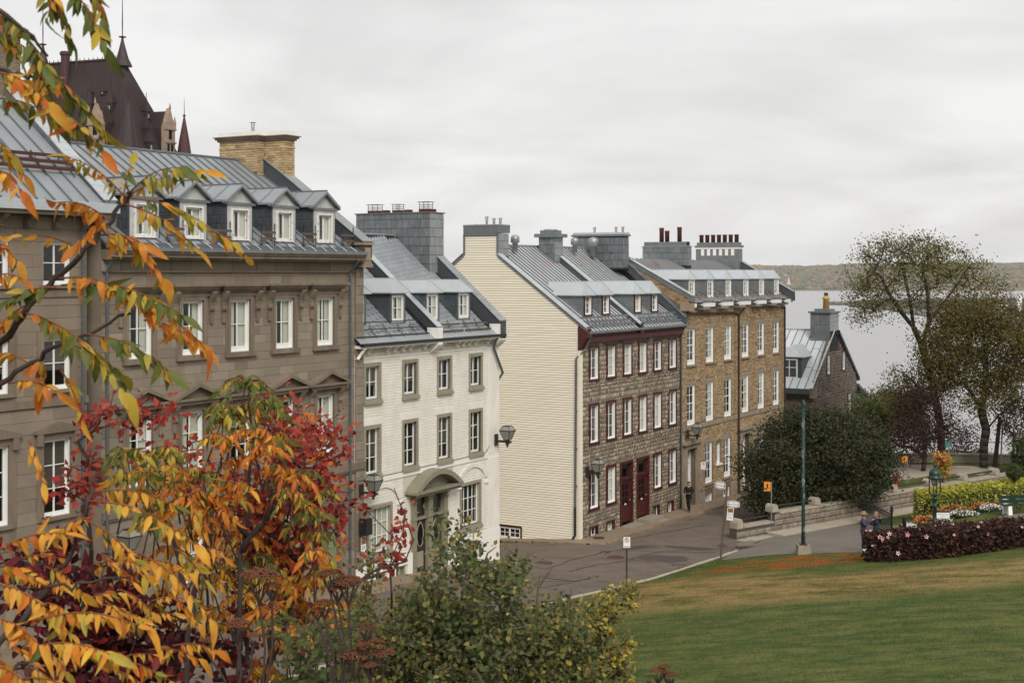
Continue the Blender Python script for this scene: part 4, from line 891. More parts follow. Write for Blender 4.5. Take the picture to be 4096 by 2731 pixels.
s = MB(); s.box(4.3, 6.0, -.75, 0, -14.2, -13.72); s.box(6.4, 8.3, -.85, 0, -14.3, -13.62); s.box(7.0, 8.4, -1.2, -.86, -14.4, -13.8); s.build('door_step', m_concrete, h)
# cornice, roofs
f = MB(); f.box(-.15, 12.25, -.3, .05, -3.58, -3.06); f.box(-.15, 12.25, -.34, -.3, -3.2, -3.1)
for k in range(62): x = -.05+k*.198; f.prism([(x, -3.2), (x+.15, -3.2), (x+.075, -3.34)], -.33, -.301, 'y')
f.build('fascia', m_maroon, h)
f = MB(); f.box(-.2, 12.4, -.52, -.4, -3.12, -3.0); f.box(-.2, 12.4, -.4, 0, -3.06, -3.02); f.build('gutter', m_zinc, h)
f = MB(); f.box(6.0, 6.3, -.5, .1, -3.3, -2.75); f.box(-.42, -.0, -.5, .05, -3.3, -2.75); f.prism([(-.45, -3.3), (.05, -3.3), (.05, -3.95), (-.06, -3.95)], -.42, -.04, 'x'); f.build('parapet_foot', m_maroon, h)
RRF = (-2.742, .72); ry, rz = 5.9, -2.742+.72*5.9
seam_roof(h, 'roof_panel', -.05, 5.95, -.42, -3.04, ry, rz, .43, m_roof_rust, m_seam_rust); seam_roof(h, 'roof_panel', 6.35, 12.2, -.42, -3.04, ry, rz, .43, m_roof_rust, m_seam_rust)
back_roof(h, -.3, 12.5, ry, rz, 12.1, -3, m_roof)
MB().tube([(-.3, ry, rz+.02), (12.3, ry, rz+.02)], .06, 6).build('ridge_roll', m_roof, h)
coping(h, 'party_parapet', 5.95, 6.35, [(-.48, -2.85), (4.6, .95), (5.9, 1.85)], .42, m_roof_lt, side_m=m_slate2)
coping(h, 'party_parapet', 12.15, 12.55, [(-.4, -2.6), (3.26, .55), (5.9, 2.3)], .55, m_zinc, side_m=m_slate2)
gp = [(-.5, -2.86), (4.86, 1.02)]
coping(h, 'gable_coping', -.48, .02, gp, .16, m_roof_lt, side_m=m_zinc, tiles=.8); coping(h, 'gable_coping', -.48, .02, [(6.98, 1.05), (12.2, -2.9)], .16, m_zinc, side_m=m_zinc, tiles=.8)
for xa in (1.2, 3.28, 7.3, 9.55): dormer(h, xa, xa+1.2, .65, -2.3, -1.15, -.46, RRF, 'hip', m_zinc, m_roof_lt, m_zinc, 'r_dorm', over=.15, wz=.1)
for x0, x1 in ((.0, 5.75), (6.4, 12.1)):
    for q, (y, dz) in enumerate(((-.22, .12), (-.02, .16), (.16, .26))): z = -2.742+.72*y+dz; MB().box(x0, x1, y-.015, y+.015, z, z+.1).build('snow_rail', m_zinc, h)
    g = MB()
    for x in np.arange(x0+.25, x1, .62): g.tube([(x, -.24, -2.84), (x, .17, -2.36)], .018, 4); g.tube([(x, -.02, -2.62), (x+.31, .16, -2.36), (x+.62, -.02, -2.62)], .012, 4)
    g.build('snow_rail_brace', m_zinc, h)
# clapboard gable: every board its own piece
def gable_y(z):
    if z > .97: return 4.9, 6.94
    return max(.02, 4.9-(.97-z)/.72), 6.94+(1.0-z)/.76
GT = -.36
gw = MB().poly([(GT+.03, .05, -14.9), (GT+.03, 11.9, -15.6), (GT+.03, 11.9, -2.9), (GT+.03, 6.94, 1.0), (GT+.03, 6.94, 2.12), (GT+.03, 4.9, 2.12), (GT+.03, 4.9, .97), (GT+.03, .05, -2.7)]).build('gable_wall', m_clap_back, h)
BWn = [(3.6, 4.9, -14.1, -13.3)]
z = -14.55
while z < 2.1:
    bh = .127; a, b_ = gable_y(z+bh*.6); a += .03; b_ -= .02
    lo = -13.62 if a < 3 else -14
    cuts = sorted(random.uniform(a, b_) for _ in range(random.choice((1, 1, 2)) if b_-a > 4 else 0)); cuts = [c for c in cuts if c-a > .8 and b_-c > .8]
    ed = [a]+cuts+[b_]
    segs = list(zip(ed, ed[1:]))
    if -13.95 < z < -13.38: segs = [s for p, q in segs for s in ((p, min(q, 3.45)), (max(p, 4.78), q)) if s[1]-s[0] > .05]
    for p, q in segs:
        zb0, zb1 = z-.0*p, z
        if z < -13.5: p = max(p, .03); zz = z - 0
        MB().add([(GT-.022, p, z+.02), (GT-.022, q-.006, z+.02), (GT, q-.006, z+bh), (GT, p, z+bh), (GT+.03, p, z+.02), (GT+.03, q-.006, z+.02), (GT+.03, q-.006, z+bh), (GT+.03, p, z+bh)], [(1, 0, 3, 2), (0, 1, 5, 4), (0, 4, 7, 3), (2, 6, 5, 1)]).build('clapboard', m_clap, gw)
    z += bh
b = MB(); b.add([(GT-.07, .0, -14.0), (GT-.07, 11.9, -14.75), (GT-.07, 11.9, -14.5), (GT-.07, .0, -13.74), (GT+.02, .0, -14.4), (GT+.02, 11.9, -15.2), (GT+.02, 11.9, -14.48), (GT+.02, 0, -13.72)], [(1, 0, 3, 2), (0, 1, 5, 4), (3, 7, 6, 2)]); b.build('base_board', m_clap, h)
b = MB(); b.box(GT-.03, -.05, -.04, .1, -13.85, -3.5); b.prism([(-.1, -2.95), (.1, -3.5), (.14, -3.5), (.05, -2.85)], GT-.03, GT+.03, 'x'); b.build('corner_board', m_clap, h)
b = MB(); b.box(GT-.06, GT+.0, 4.86, 6.98, 1.98, 2.14); b.box(GT-.06, GT, 4.82, 4.92, .95, 2.1); b.box(GT-.06, GT, 6.92, 7.02, 1.0, 2.1); b.build('gable_trim', m_zinc, h)
ww = MB(); ww.box(GT-.06, GT+.06, 3.38, 3.46, -13.98, -13.3); ww.box(GT-.06, GT+.06, 4.78, 4.86, -13.98, -13.3); ww.box(GT-.058, GT+.06, 3.46, 4.78, -13.38, -13.3); wo = ww.build('cellar_window', m_maroon, h)
ww = MB()
for y0, y1 in ((3.46, 3.54), (4.08, 4.17), (4.7, 4.78)): ww.box(GT-.03, GT+.06, y0, y1, -13.96, -13.38)
ww.box(GT-.03, GT+.06, 3.54, 4.7, -13.96, -13.86); ww.box(GT-.03, GT+.06, 3.54, 4.7, -13.45, -13.38)
for c in (3.81, 4.435): ww.box(GT-.01, GT+.04, c-.014, c+.014, -13.86, -13.45)
for a, b_ in ((3.54, 4.08), (4.17, 4.7)): ww.box(GT-.012, GT+.04, a, b_, -13.67, -13.645)
ww.build('sash', m_white, wo)
for a, b_ in ((3.54, 3.796), (3.824, 4.08), (4.17, 4.42), (4.45, 4.7)):
    for c, d in ((-13.86, -13.67), (-13.645, -13.45)): MB().box(GT+.0, GT+.008, a, b_, c, d).build('pane', m_glass, wo)
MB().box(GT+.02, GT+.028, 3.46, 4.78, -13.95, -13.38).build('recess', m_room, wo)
mb = MB().box(GT+.04, .8, 4.9, 6.94, .2, 2.1); cb = mb.build('chimney', m_gap, h)
lay(courses(.04+GT, .8, .9, 2.1, .19, .4, .012, jit=.1), cb, 'metal_tile', m_zinc_lt, .02, ('y', 4.9), inset=.01)
MB().box(GT-.07, .86, 4.84, 7.0, 2.14, 2.58).build('chimney_cap', m_zinc, cb); MB().box(GT-.09, .88, 4.82, 7.02, 2.52, 2.56).build('chimney_rim', m_zinc_lt, cb)
for yy, hh in ((5.9, .45), (5.45, .36), (5.05, .36)): steel_flue(h, .2, yy, 2.58, hh)
MB().lathe([(.25, 0), (.22, .06), (.02, .09)], (.2, 6.4, 2.58), 12).build('flue_lid', m_roof_lt, h)
cb = MB().box(5.35, 6.35, 4.6, 5.6, .4, 2.02).build('chimney', m_gap, h)
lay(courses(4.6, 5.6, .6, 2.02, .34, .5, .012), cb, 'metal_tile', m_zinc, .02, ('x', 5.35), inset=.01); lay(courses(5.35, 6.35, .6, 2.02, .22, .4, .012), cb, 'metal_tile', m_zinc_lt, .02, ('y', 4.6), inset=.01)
c = MB(); c.box(5.15, 6.55, 4.4, 5.8, 2.02, 2.22); c.box(5.4, 6.3, 4.65, 5.55, 2.22, 2.42); c.lathe([(.42, 0), (.4, .05), (.05, .08)], (5.85, 5.1, 2.42), 14); c.build('chimney_cap', m_zinc, cb)
cb = MB().box(11.4, 12.2, 3.26, 6.6, .2, 2.2).build('chimney', m_gap, h)
lay(courses(3.26, 6.6, .3, 2.2, .34, .46, .012, keep=lambda y, z: z > RRF[0]+RRF[1]*min(y, 11.8-y)-.2), cb, 'metal_tile', m_zinc, .02, ('x', 11.4), inset=.01); lay(courses(11.4, 12.2, .3, 2.2, .25, .46, .012), cb, 'metal_tile', m_zinc, .02, ('y', 3.26), inset=.01)
c = MB(); c.box(11.3, 12.3, 3.16, 6.7, 2.2, 2.32); c.build('chimney_cap', m_zinc, cb); MB().box(11.36, 12.24, 3.2, 6.6, 2.32, 2.44).build('chimney_lid', m_roof_lt, cb)
for yy in (5.35, 3.9, 3.45): steel_flue(h, 11.8, yy, 2.44, .34)
vent_pipe(h, 2.0, 5.2, 1.2, .24, .88); vent_pipe(h, 8.95, 5.2, 1.2, .24, .9); vent_pipe(h, 10.75, 4.9, 1.0, .32, 1.15)
mb = MB().tube([(10.8, 5.0, 1.9), (11.3, 4, 1.2), (12.2, 3.4, .85), (12.6, 3.3, .95)], .018, 4); mb.build('roof_cable', m_black, h)
downpipe(h, [(.15, -.46, -3.1), (-.02, -.2, -3.9), (GT-.1, .12, -4.35), (GT-.1, .18, -12.0)], .055, m_pipe); downpipe(h, [(GT-.11, .18, -12.0), (GT-.11, .18, -13.4), (GT-.13, .4, -13.75)], .065, m_black)
downpipe(h, [(12.3, -.46, -3.1), (12.3, -.15, -3.5), (12.3, -.15, -14.0)], .05, m_pipe)
shell(h, 12.4, 12.5, 11.9, -15, -3, 5.9, 1.4, m_rubble_mortar)

# ---------------------------------------------------------------- 5. yellow brick house
h = row_thing('brick_house', 'long yellow brick house with white sash windows and a rusty dormered roof', 'house', 21.5)
YX = [13.48, 16.39, 19.39, 22.48, 25.4, 28.35]
T = dict(frame=m_white, sill=m_limestone, lintel=m_limestone, sw=.09, botrail=.26, midrail=True, recess=.14, mun=.03, curtains=.6, meeting=.03)
wspec('y_top', 1.22, 2.17, 2, 4, **T); wspec('y_mid', 1.2, 2.42, 2, 4, **{**T, 'sill': None}); wspec('y_low', 1.1, 2.5, 2, 4, **T); wspec('y_small', .56, 1.28, 2, 3, frame=m_white, sw=.06, sill=m_white); wspec('y_base', 1.06, .56, 3, 1, frame=m_white, sw=.06); wspec('y_dorm', .72, 1.0, 2, 3, frame=m_white, sw=.06, recess=.08)
ops = [(x, x+1.22, -5.52, -3.35) for x in YX] + [(x, x+1.2, -9.15, -6.73) for x in YX] + [(16.28, 17.38, -12.98, -10.48), (19.35, 20.45, -12.98, -10.48), (25.4, 26.5, -12.98, -10.48), (28.3, 29.4, -12.98, -10.48), (18.12, 18.68, -11.97, -10.69), (16.31, 17.37, -14.2, -13.64), (19.25, 20.31, -14.25, -13.62), (13.25, 14.75, -14.3, -10.6), (22.3, 23.8, -14.6, -10.6)]
wl = wall_sheet(h, 'front_wall', m_ymortar, 12.55, 30.75, -15.4, -1.9, ops)
pad = [(o[0]-.02, o[1]+.02, o[2]-.1, o[3]+.22) for o in ops[:12]] + [(o[0]-.1, o[1]+.1, o[2]-.1, o[3]+.2) for o in ops[12:]] + [(12.55, 30.75, -9.43, -9.13)]
lay(courses(12.55, 30.75, -13.3, -1.95, .27, .088, .014, pad, jit=.2), wl, 'wall_brick', m_ybrick, .016, dist=lambda r: (r[1]-r[0])*(1-(r[0]-12)*.03)*random.uniform(.5, 1), inset=.03)
lay(courses(12.55, 30.75, -15.2, -13.36, 1.1, .6, .014, pad), wl, 'plinth_block', m_limestone, .04, inset=.012)
for x in YX: put_window('y_top', h, x, -5.52); put_window('y_mid', h, x, -9.15)
for x in (16.28, 19.35, 25.4, 28.3): put_window('y_low', h, x, -12.98)
put_window('y_small', h, 18.12, -11.97); put_window('y_base', h, 16.31, -14.2); put_window('y_base', h, 19.25, -14.25)
b = MB(); b.box(12.5, 30.8, -.08, -.002, -9.42, -9.16); b.build('belt_course', m_limestone, h)
b = MB(); b.box(12.55, 13.2, -.04, -.002, -9.16, -2.3); b.box(21.15, 22.0, -.035, -.002, -9.16, -2.3); b.box(30.1, 30.78, -.04, -.002, -9.16, -2.3)
for z0, z1 in ((-9.16, -2.3),):
    for a, c in ((12.55, 13.2), (21.15, 22.0), (30.1, 30.78)): lay(courses(a, c, z0, z1, .27, .088, .014), wl, 'wall_brick', m_ybrick, .014, ('y', -.04), nobj=0, stuff='pier_bricks')
b.build('brick_pier', m_ymortar, h)
for dx in (13.25, 22.3):                       # stone doorways
    f = MB(); f.box(dx-.42, dx, -.14, .5, -14.6, -10.55); f.box(dx+1.5, dx+1.92, -.14, .5, -14.6, -10.55); f.box(dx-.42, dx+1.92, -.14, .5, -10.55, -10.25)
    f.prism([(dx-.6, -10.248), (dx+2.1, -10.248), (dx+2.1, -10.12), (dx+.75, -9.9), (dx-.6, -10.12)], -.3, -.002, 'y'); f.build('door_surround', m_limestone, h)
    w_ = MB(); w_.box(dx+.002, dx+.16, .32, .45, -14.2, -10.6); w_.box(dx+1.34, dx+1.498, .32, .45, -14.2, -10.6); w_.box(dx+.16, dx+1.34, .32, .45, -11.5, -11.25); w_.box(dx+.16, dx+1.34, .32, .45, -10.72, -10.6); wf = w_.build('door_frame', m_white, h)
    MB().box(dx+.16, dx+1.34, .36, .37, -11.25, -10.72).build('transom_pane', m_glass, wf); MB().box(dx+.0, dx+1.5, .7, .71, -14.3, -10.6).build('door_recess', m_room, wf)
    d = MB().box(dx+.16, dx+.76, .34, .4, -14.2, -11.5).build('door', m_oak if dx < 20 else m_white, h); n = 12; MB().prism([(dx+.46+.19*cos(2*pi*k/n), -12.4+.6*sin(2*pi*k/n)) for k in range(n)], .32, .341, 'y').build('door_pane', m_room, d)
    s_ = MB(); s_.box(dx+.78, dx+.86, .35, .42, -14.2, -11.5); s_.box(dx+1.26, dx+1.34, .35, .42, -14.2, -11.5)
    for z in (-14.18, -13.5, -12.9, -12.3, -11.7): s_.box(dx+.86, dx+1.26, .36, .41, z, z+.06)
    s_.build('sidelight', m_white, wf); MB().box(dx+.86, dx+1.26, .38, .385, -14.2, -11.5).build('sidelight_pane', m_glass, wf)
    MB().box(dx-.1, dx+1.6, -.5, .3, -14.6, -14.08).build('door_step', m_limestone, h)
YRF = (-1.5, .5)
seam_roof(h, 'roof_panel', 12.9, 30.3, -.5, -1.75, 4.8, .9, .6, m_roof_old, m_roof_seam, ribh=.06)
MB().quad((12.6, 4.8, .9), (30.7, 4.8, .9), (30.7, 9, 1.0), (12.6, 9, 1.0)).build('flat_roof', m_roof, h); shell(h, 12.58, 30.73, 11, -15, -1.9, 4.8, .8, m_ymortar)
for i, x in enumerate(YX):
    xc = x+.64; dormer(h, xc-.5, xc+.5, -.02, -1.62, -.36, .2, YRF, 'hip', m_zinc, m_roof_lt, m_white, 'y_dorm', over=.1, tile=False, wz=.12)
ds = [x+.64 for x in YX]
for a, b_ in zip([12.1]+ds, ds+[31.3]):
    x0, x1 = max(a+.62, 12.62), min(b_-.62, 30.7)
    if x1-x0 < .3: continue
    c = MB(); c.box(x0, x1, -.62, -.5, -2.05, -1.82); c.box(x0, x1, -.5, .05, -1.98, -1.84); c.box(x0+.3, x1-.3, -.4, .02, -2.22, -2.05); c.build('eave_box', m_white, h)
    MB().box(x0+.05, x1-.05, -.49, -.1, -1.84, -1.7).build('eave_trough', m_slate2, h)
    r_ = MB(); r_.box(x0+.2, x1-.2, -.1, -.06, -1.36, -1.3); r_.box(x0+.2, x1-.2, .1, .14, -1.24, -1.18); r_.tube([(x0+.3, -.2, -1.6), (x0+.3, .15, -1.2)], .02, 4); r_.tube([(x1-.3, -.2, -1.6), (x1-.3, .15, -1.2)], .02, 4); r_.build('snow_rail', m_wood, h)
gw = MB().poly([(12.6, -.6, -1.75), (12.6, .0, -3.2), (12.6, 6, -3.2), (12.6, 6, 1.15), (12.6, 3.6, 1.02)]).build('gable_wall', m_ymortar, h)
lay(courses(-.5, 4.6, -3.2, 1.2, .27, .088, .014, keep=lambda y, z: z < -1.05+.575*y-.02 and z > -2.9+.72*y-.5 and (y > .02 or z > -2.2)), gw, 'wall_brick', m_ybrick, .016, ('x', 12.6), nobj=150, inset=.03)
MB().box(12.5, 12.95, -.7, .05, -2.25, -1.8).build('gable_corbel', m_limestone, h)
coping(h, 'gable_coping', 12.5, 12.95, [(-.75, -1.36), (4.8, 1.6)], .3, m_roof_lt, side_m=m_zinc, tiles=.9); coping(h, 'gable_coping', 30.3, 30.8, [(-.75, -1.3), (4.8, 1.75)], .6, m_zinc_lt, side_m=m_slate2, tiles=.9)
MB().box(30.3, 30.8, -.75, .05, -1.95, -1.4).build('gable_corbel', m_slate2, h)
cb = MB().box(21.6, 22.3, 3.5, 6.75, .3, 1.78); cb.box(21.68, 22.22, 3.58, 6.67, 1.78, 2.08); cb = cb.build('chimney', m_gap, h)
lay(courses(3.5, 6.75, .5, 1.78, .5, .42, .01), cb, 'metal_tile', m_zinc, .015, ('x', 21.6), inset=.01, nobj=60); lay(courses(3.58, 6.67, 1.78, 2.08, 1.0, .3, .01), cb, 'metal_tile', m_zinc, .015, ('x', 21.68), nobj=10); MB().box(21.55, 22.35, 3.45, 6.8, 1.74, 1.8).build('chimney_rim', m_zinc_lt, cb); lay(courses(21.6, 22.3, .5, 1.74, .25, .42, .01), cb, 'metal_tile', m_zinc, .015, ('y', 3.5), nobj=20)
chimney_pots(h, [(21.95, 5.5, 2.08, .15, .95), (21.95, 5.1, 2.08, .15, .75), (21.95, 4.2, 2.08, .15, .98)], m_rustpot)
cb = MB().box(29.9, 30.6, 3.1, 6.4, .3, 1.85); cb.box(29.82, 30.68, 3.02, 6.48, 1.85, 1.98); cb.box(29.95, 30.55, 3.15, 6.35, 1.98, 2.2); cb = cb.build('chimney', m_zinc, h)
for k in range(6): y = 3.45+k*.46; MB().box(29.88, 29.9, y, y+.24, 1.25, 1.7).build('chimney_panel', m_white_plain, cb)
MB().box(29.86, 30.64, 3.06, 6.44, 1.72, 1.86).build('chimney_rim', m_white_plain, cb)
chimney_pots(h, [(30.25, 3.4+k*.45, 2.2, .15, .56) for k in range(7)], m_rustpot)
downpipe(h, [(12.75, -.5, -2.2), (12.9, -.14, -2.4), (21.0, -.14, -2.55), (21.58, -.14, -2.75), (21.58, -.14, -14.4)], .06, m_brownmetal); downpipe(h, [(21.6, -.14, -2.7), (22.3, -.4, -2.1)], .05, m_brownmetal); downpipe(h, [(24.8, -.4, -2.1), (25.3, -.14, -2.25), (30.4, -.14, -2.4), (30.45, -.14, -14.6)], .06, m_brownmetal)

# ---------------------------------------------------------------- 6. brown stone house turned gable-on, down the hill
h = row_thing('gabled_house', 'brown stone house with pale metal roof and tall zinc chimney beyond the yellow house', 'house', 42, 0, -15.6)
e0, e1, rt, rzv = 36.9, 48.1, 41.95, -4.45
wspec('b_win', .76, 1.4, 2, 3, frame=m_white, trim=m_black, tw=.14, sw=.09, recess=.05); wspec('b_low', .76, 1.9, 2, 3, frame=m_white, trim=m_black, tw=.14, sw=.09, recess=.05); wspec('b_dorm', .8, 1.15, 2, 2, frame=m_white, sw=.08, recess=.08)
wins = [(40.35, -7.75, 'b_win'), (44.2, -7.65, 'b_win'), (38.3, -12.2, 'b_low'), (45.75, -11.6, 'b_low')]
ops = [(x, x+.76, z, z+WDIM[k][1]) for x, z, k in wins]
wl = wall_sheet(h, 'front_wall', m_brown_mortar, e0, e1, -16.5, -8.2, ops)
gb = MB(); gx0 = lambda z: e0+(z+8.2)*(rt-1-e0)/(rzv+8.2); gx1 = lambda z: e1-(z+8.2)*(e1-rt-1)/(rzv+8.2)
gzs = [-8.2, -7.75, -7.65, -6.35, -6.25, rzv]
for za, zb in zip(gzs, gzs[1:]):
    hol = [(x, x+.76) for x, z, k in wins[:2] if z < (za+zb)/2 < z+1.4]
    ed = [None]+[v for q in hol for v in q]+[None]
    for i in range(0, len(ed), 2):
        l = (lambda z, v=ed[i]: gx0(z) if v is None else v); r = (lambda z, v=ed[i+1]: gx1(z) if v is None else v); gb.quad((l(za), 0, za), (r(za), 0, za), (r(zb), 0, zb), (l(zb), 0, zb))
gbl = gb.build('gable_wall', m_brown_mortar, h)
keep = lambda x, z: z < -8.25 or (z < rzv-.05 and (x > e0+.1+(z+8.2)*1.33 if x < rt else x < e1-.1-(z+8.2)*1.55))
lay(courses(e0, e1, -16.2, rzv, .36, .22, .02, [(o[0]-.12, o[1]+.12, o[2]-.1, o[3]+.12) for o in ops], keep, jit=.5, jith=.3), wl, 'rubble_stone', m_brown, .04, tmpls=RUB, dist=lambda r: r[2]*.1+random.random())
for x, z, k in wins: put_window(k, h, x, z)
sw_ = MB().quad((e0, 0, -16.5), (e0, 10, -16.5), (e0, 10, -8.3), (e0, 0, -8.3)).build('side_wall', m_brown_mortar, h)
lay(courses(0, 6, -13.5, -8.9, .55, .3, .02, [(1.0, 3.3, -14, -11.3)]), sw_, 'wall_block', m_brown, .03, ('x', e0), nobj=120)
w_ = MB(); w_.box(e0-.06, e0-.01, 1.0, 3.3, -11.5, -11.3); w_.box(e0-.06, e0-.01, 1.0, 1.15, -13.5, -11.5); w_.box(e0-.06, e0-.01, 3.15, 3.3, -13.5, -11.5); w_.build('window', m_black, h)
w_ = MB(); w_.box(e0-.05, e0-.01, 1.16, 3.14, -11.62, -11.51)
for y in (1.16, 1.75, 2.4, 3.04): w_.box(e0-.05, e0-.01, y, y+.1, -13.5, -11.62)
w_.build('sash', m_white, h)
gT = org_of(h); n = 17; wd = 10.2/n; L = sqrt((rt-e0+.5)**2+(rzv+8.6)**2); a = math.atan2(rzv+8.6, rt-e0+.5)
pm = MB().box(0, wd-.012, 0, L, -.03, 0).mesh('roof_panel'); pm.materials.append(mat('roof_metal_bright', [(.56, .59, .6), (.6, .63, .64), (.52, .55, .56)], noise=((.5, .53, .54), 2, .4), rough=.5, metal=.2)); sm = MB().box(-.02, .02, 0, L, -.03, .05).mesh('seam'); sm.materials.append(m_roof_seam)
for i in range(n):
    o = piece('roof_panel', pm, h, (e0-.5-gT[0], -.15+(i+1)*wd-gT[1], -8.6-gT[2]), (a, 0, -pi/2)); piece('seam', sm, o)
    for c in (.3, .62): me = MB().box(.02, wd-.03, (c+.05*(i % 2))*L, (c+.05*(i % 2))*L+.03, 0, .015).mesh('cross_seam'); me.materials.append(m_roof_seam); piece('cross_seam', me, o)
MB().quad((rt, -.15, rzv), (rt, 10, rzv), (e1+.3, 10, -8.5), (e1+.3, -.15, -8.5)).build('rear_roof', m_roof, h); MB().box(e1-.05, e1+.3, -.2, 10, -8.75, -8.45).build('verge_board', m_black, h)
vb = MB(); vb.add([(rt+1.1, -.16, rzv), (e1+.35, -.16, -8.45), (e1+.35, -.16, -8.7), (rt+1.1, -.16, rzv-.3), (rt+1.1, .05, rzv), (e1+.35, .05, -8.45), (e1+.35, .05, -8.7), (rt+1.1, .05, rzv-.3)], [(0, 1, 2, 3), (0, 4, 5, 1), (3, 2, 6, 7)]); vb.build('verge_board', m_black, h)
c = MB(); c.box(e0-.6, e0+.0, 0, 10, -9.0, -8.62); c.box(e0-.35, e0-.01, 0, 10, -9.25, -9.0); c.build('eave_cornice', m_slate2, h); MB().box(e0-.55, e0+.3, -.25, .05, -9.3, -8.55).build('eave_corbel', m_ashlar_trim, h)
MB().tube([(rt, -.1, rzv+.03), (rt, 10, rzv+.03)], .06, 6).build('ridge_roll', m_roof_lt, h)
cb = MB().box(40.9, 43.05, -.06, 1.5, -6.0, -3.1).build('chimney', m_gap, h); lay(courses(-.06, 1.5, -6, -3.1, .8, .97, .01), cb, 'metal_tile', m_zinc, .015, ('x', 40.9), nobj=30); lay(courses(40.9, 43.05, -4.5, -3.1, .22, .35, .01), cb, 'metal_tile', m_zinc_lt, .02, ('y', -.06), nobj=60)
MB().box(40.75, 43.2, -.2, 1.65, -3.1, -2.98).build('chimney_cap', m_zinc, cb); MB().box(41.3, 42.6, .1, 1.3, -2.98, -2.78).build('chimney_cap', m_zinc, cb)
c = MB(); c.lathe([(.26, 0), (.22, .7), (.3, .76), (.3, .86), (.2, .9), (.2, 1.0)], (42, .6, -2.78), 12); c.build('chimney_pot', m_ochre, h, True); c = MB(); c.lathe([(.16, 0), (.16, .25)], (42, .6, -1.78), 8); c.build('pot_cowl', m_rustpot, h)
vent_pipe(h, 41.9, 5.6, rzv, .3, .9)
dm = MB(); dy0, dy1, dz0, dz1, dx0 = 1.0, 2.9, -7.95, -6.3, 37.35; rx = lambda z: e0-.5+(z+8.6)*(rt-e0+.5)/(rzv+8.6)
dm.box(dx0, rx(dz1)+.1, dy0, dy1, dz0-.3, dz1); dp = dm.build('dormer', m_slate2, h)
dm = MB(); dm.poly([(dx0-.15, dy0-.15, dz1), (dx0-.15, dy1+.15, dz1), (dx0+.55, (dy0+dy1)/2, dz1+.85)]); dm.poly([(dx0-.15, dy0-.15, dz1), (dx0+.55, (dy0+dy1)/2, dz1+.85), (rx(dz1+.85), (dy0+dy1)/2, dz1+.85), (rx(dz1), dy0-.15, dz1)]); dm.poly([(dx0-.15, dy1+.15, dz1), (rx(dz1), dy1+.15, dz1), (rx(dz1+.85), (dy0+dy1)/2, dz1+.85), (dx0+.55, (dy0+dy1)/2, dz1+.85)]); dm.box(dx0-.15, rx(dz1), dy0-.15, dy1+.15, dz1-.06, dz1-.003); dm.build('dormer_roof', m_roof_lt, dp)
f = MB(); f.box(dx0-.03, dx0+.0, dy0+.3, dy0+.42, dz0, dz1-.15); f.box(dx0-.03, dx0, dy1-.42, dy1-.3, dz0, dz1-.15); f.box(dx0-.03, dx0, dy0+.42, dy1-.42, dz1-.27, dz1-.15); f.box(dx0-.03, dx0, dy0+.42, dy1-.42, dz0, dz0+.12); f.box(dx0-.028, dx0, dy0+.42, dy1-.42, dz0+.8, dz0+.86); f.box(dx0-.026, dx0, (dy0+dy1)/2-.03, (dy0+dy1)/2+.03, dz0+.12, dz1-.27); f.build('window_frame', m_white, dp)
s = MB(); s.box(48.1, 50.9, -.02, 4, -16.5, -12.4); s.build('sunroom_base', m_black, h)
s = MB(); s.prism([(48.1, -9.0), (50.9, -10.1), (50.9, -10.35), (48.1, -9.25)], -.2, 4, 'y'); s.build('sunroom_roof', m_slate2, h)
s = MB()
for x in (48.12, 49.4, 50.7): s.box(x, x+.18, -.04, .1, -12.4, -10.2)
s.box(48.1, 50.88, -.04, .1, -10.6, -10.3); s.box(48.1, 50.88, -.05, .1, -12.5, -12.3)
for x in (48.2, 48.9, 49.6, 50.3): s.box(x, x+.09, -.06, -.02, -15.5, -12.6)
sf = s.build('sunroom_frame', m_black, h)
s = MB()
for k in range(9): x = 48.32+.32*k; s.box(x, x+.05, .0, .05, -12.3, -10.62)
for z in (-11.9, -11.4, -10.95): s.box(48.32, 50.7, .0, .05, z, z+.05)
s.build('sunroom_sash', m_white, h); MB().box(48.3, 50.7, .06, .07, -12.3, -10.6).build('sunroom_pane', m_glass, h); MB().box(48.2, 50.8, .6, .62, -12.4, -10.4).build('sunroom_recess', m_room, h)
shell(h, e0+.05, e1-.02, 9.9, -16.4, -8.4, 5, -8.4, m_brown_mortar)

# wall lanterns along the row
lantern('wall_lantern', 'wall lantern on the white house, right of the drainpipe above the ground floor window', -19.0, -.05, -8.55, 'wall lanterns along the street')
lantern('wall_lantern', 'wall lantern at the corner of the white house next to the clapboard gable', -8.75, -.07, -7.6, 'wall lanterns along the street')
lantern('wall_lantern', 'wall lantern on the rubble stone wall beside the clapboard corner', .35, -.05, -10.2, 'wall lanterns along the street')
lantern('wall_lantern', 'wall lantern above the stone doorway of the yellow brick house', 13.1, -.16, -9.55, 'wall lanterns along the street')
lantern('wall_lantern', 'wall lantern on the brown sandstone house half hidden by the sumac leaves', -31.9, -.15, -8.6, 'wall lanterns along the street')
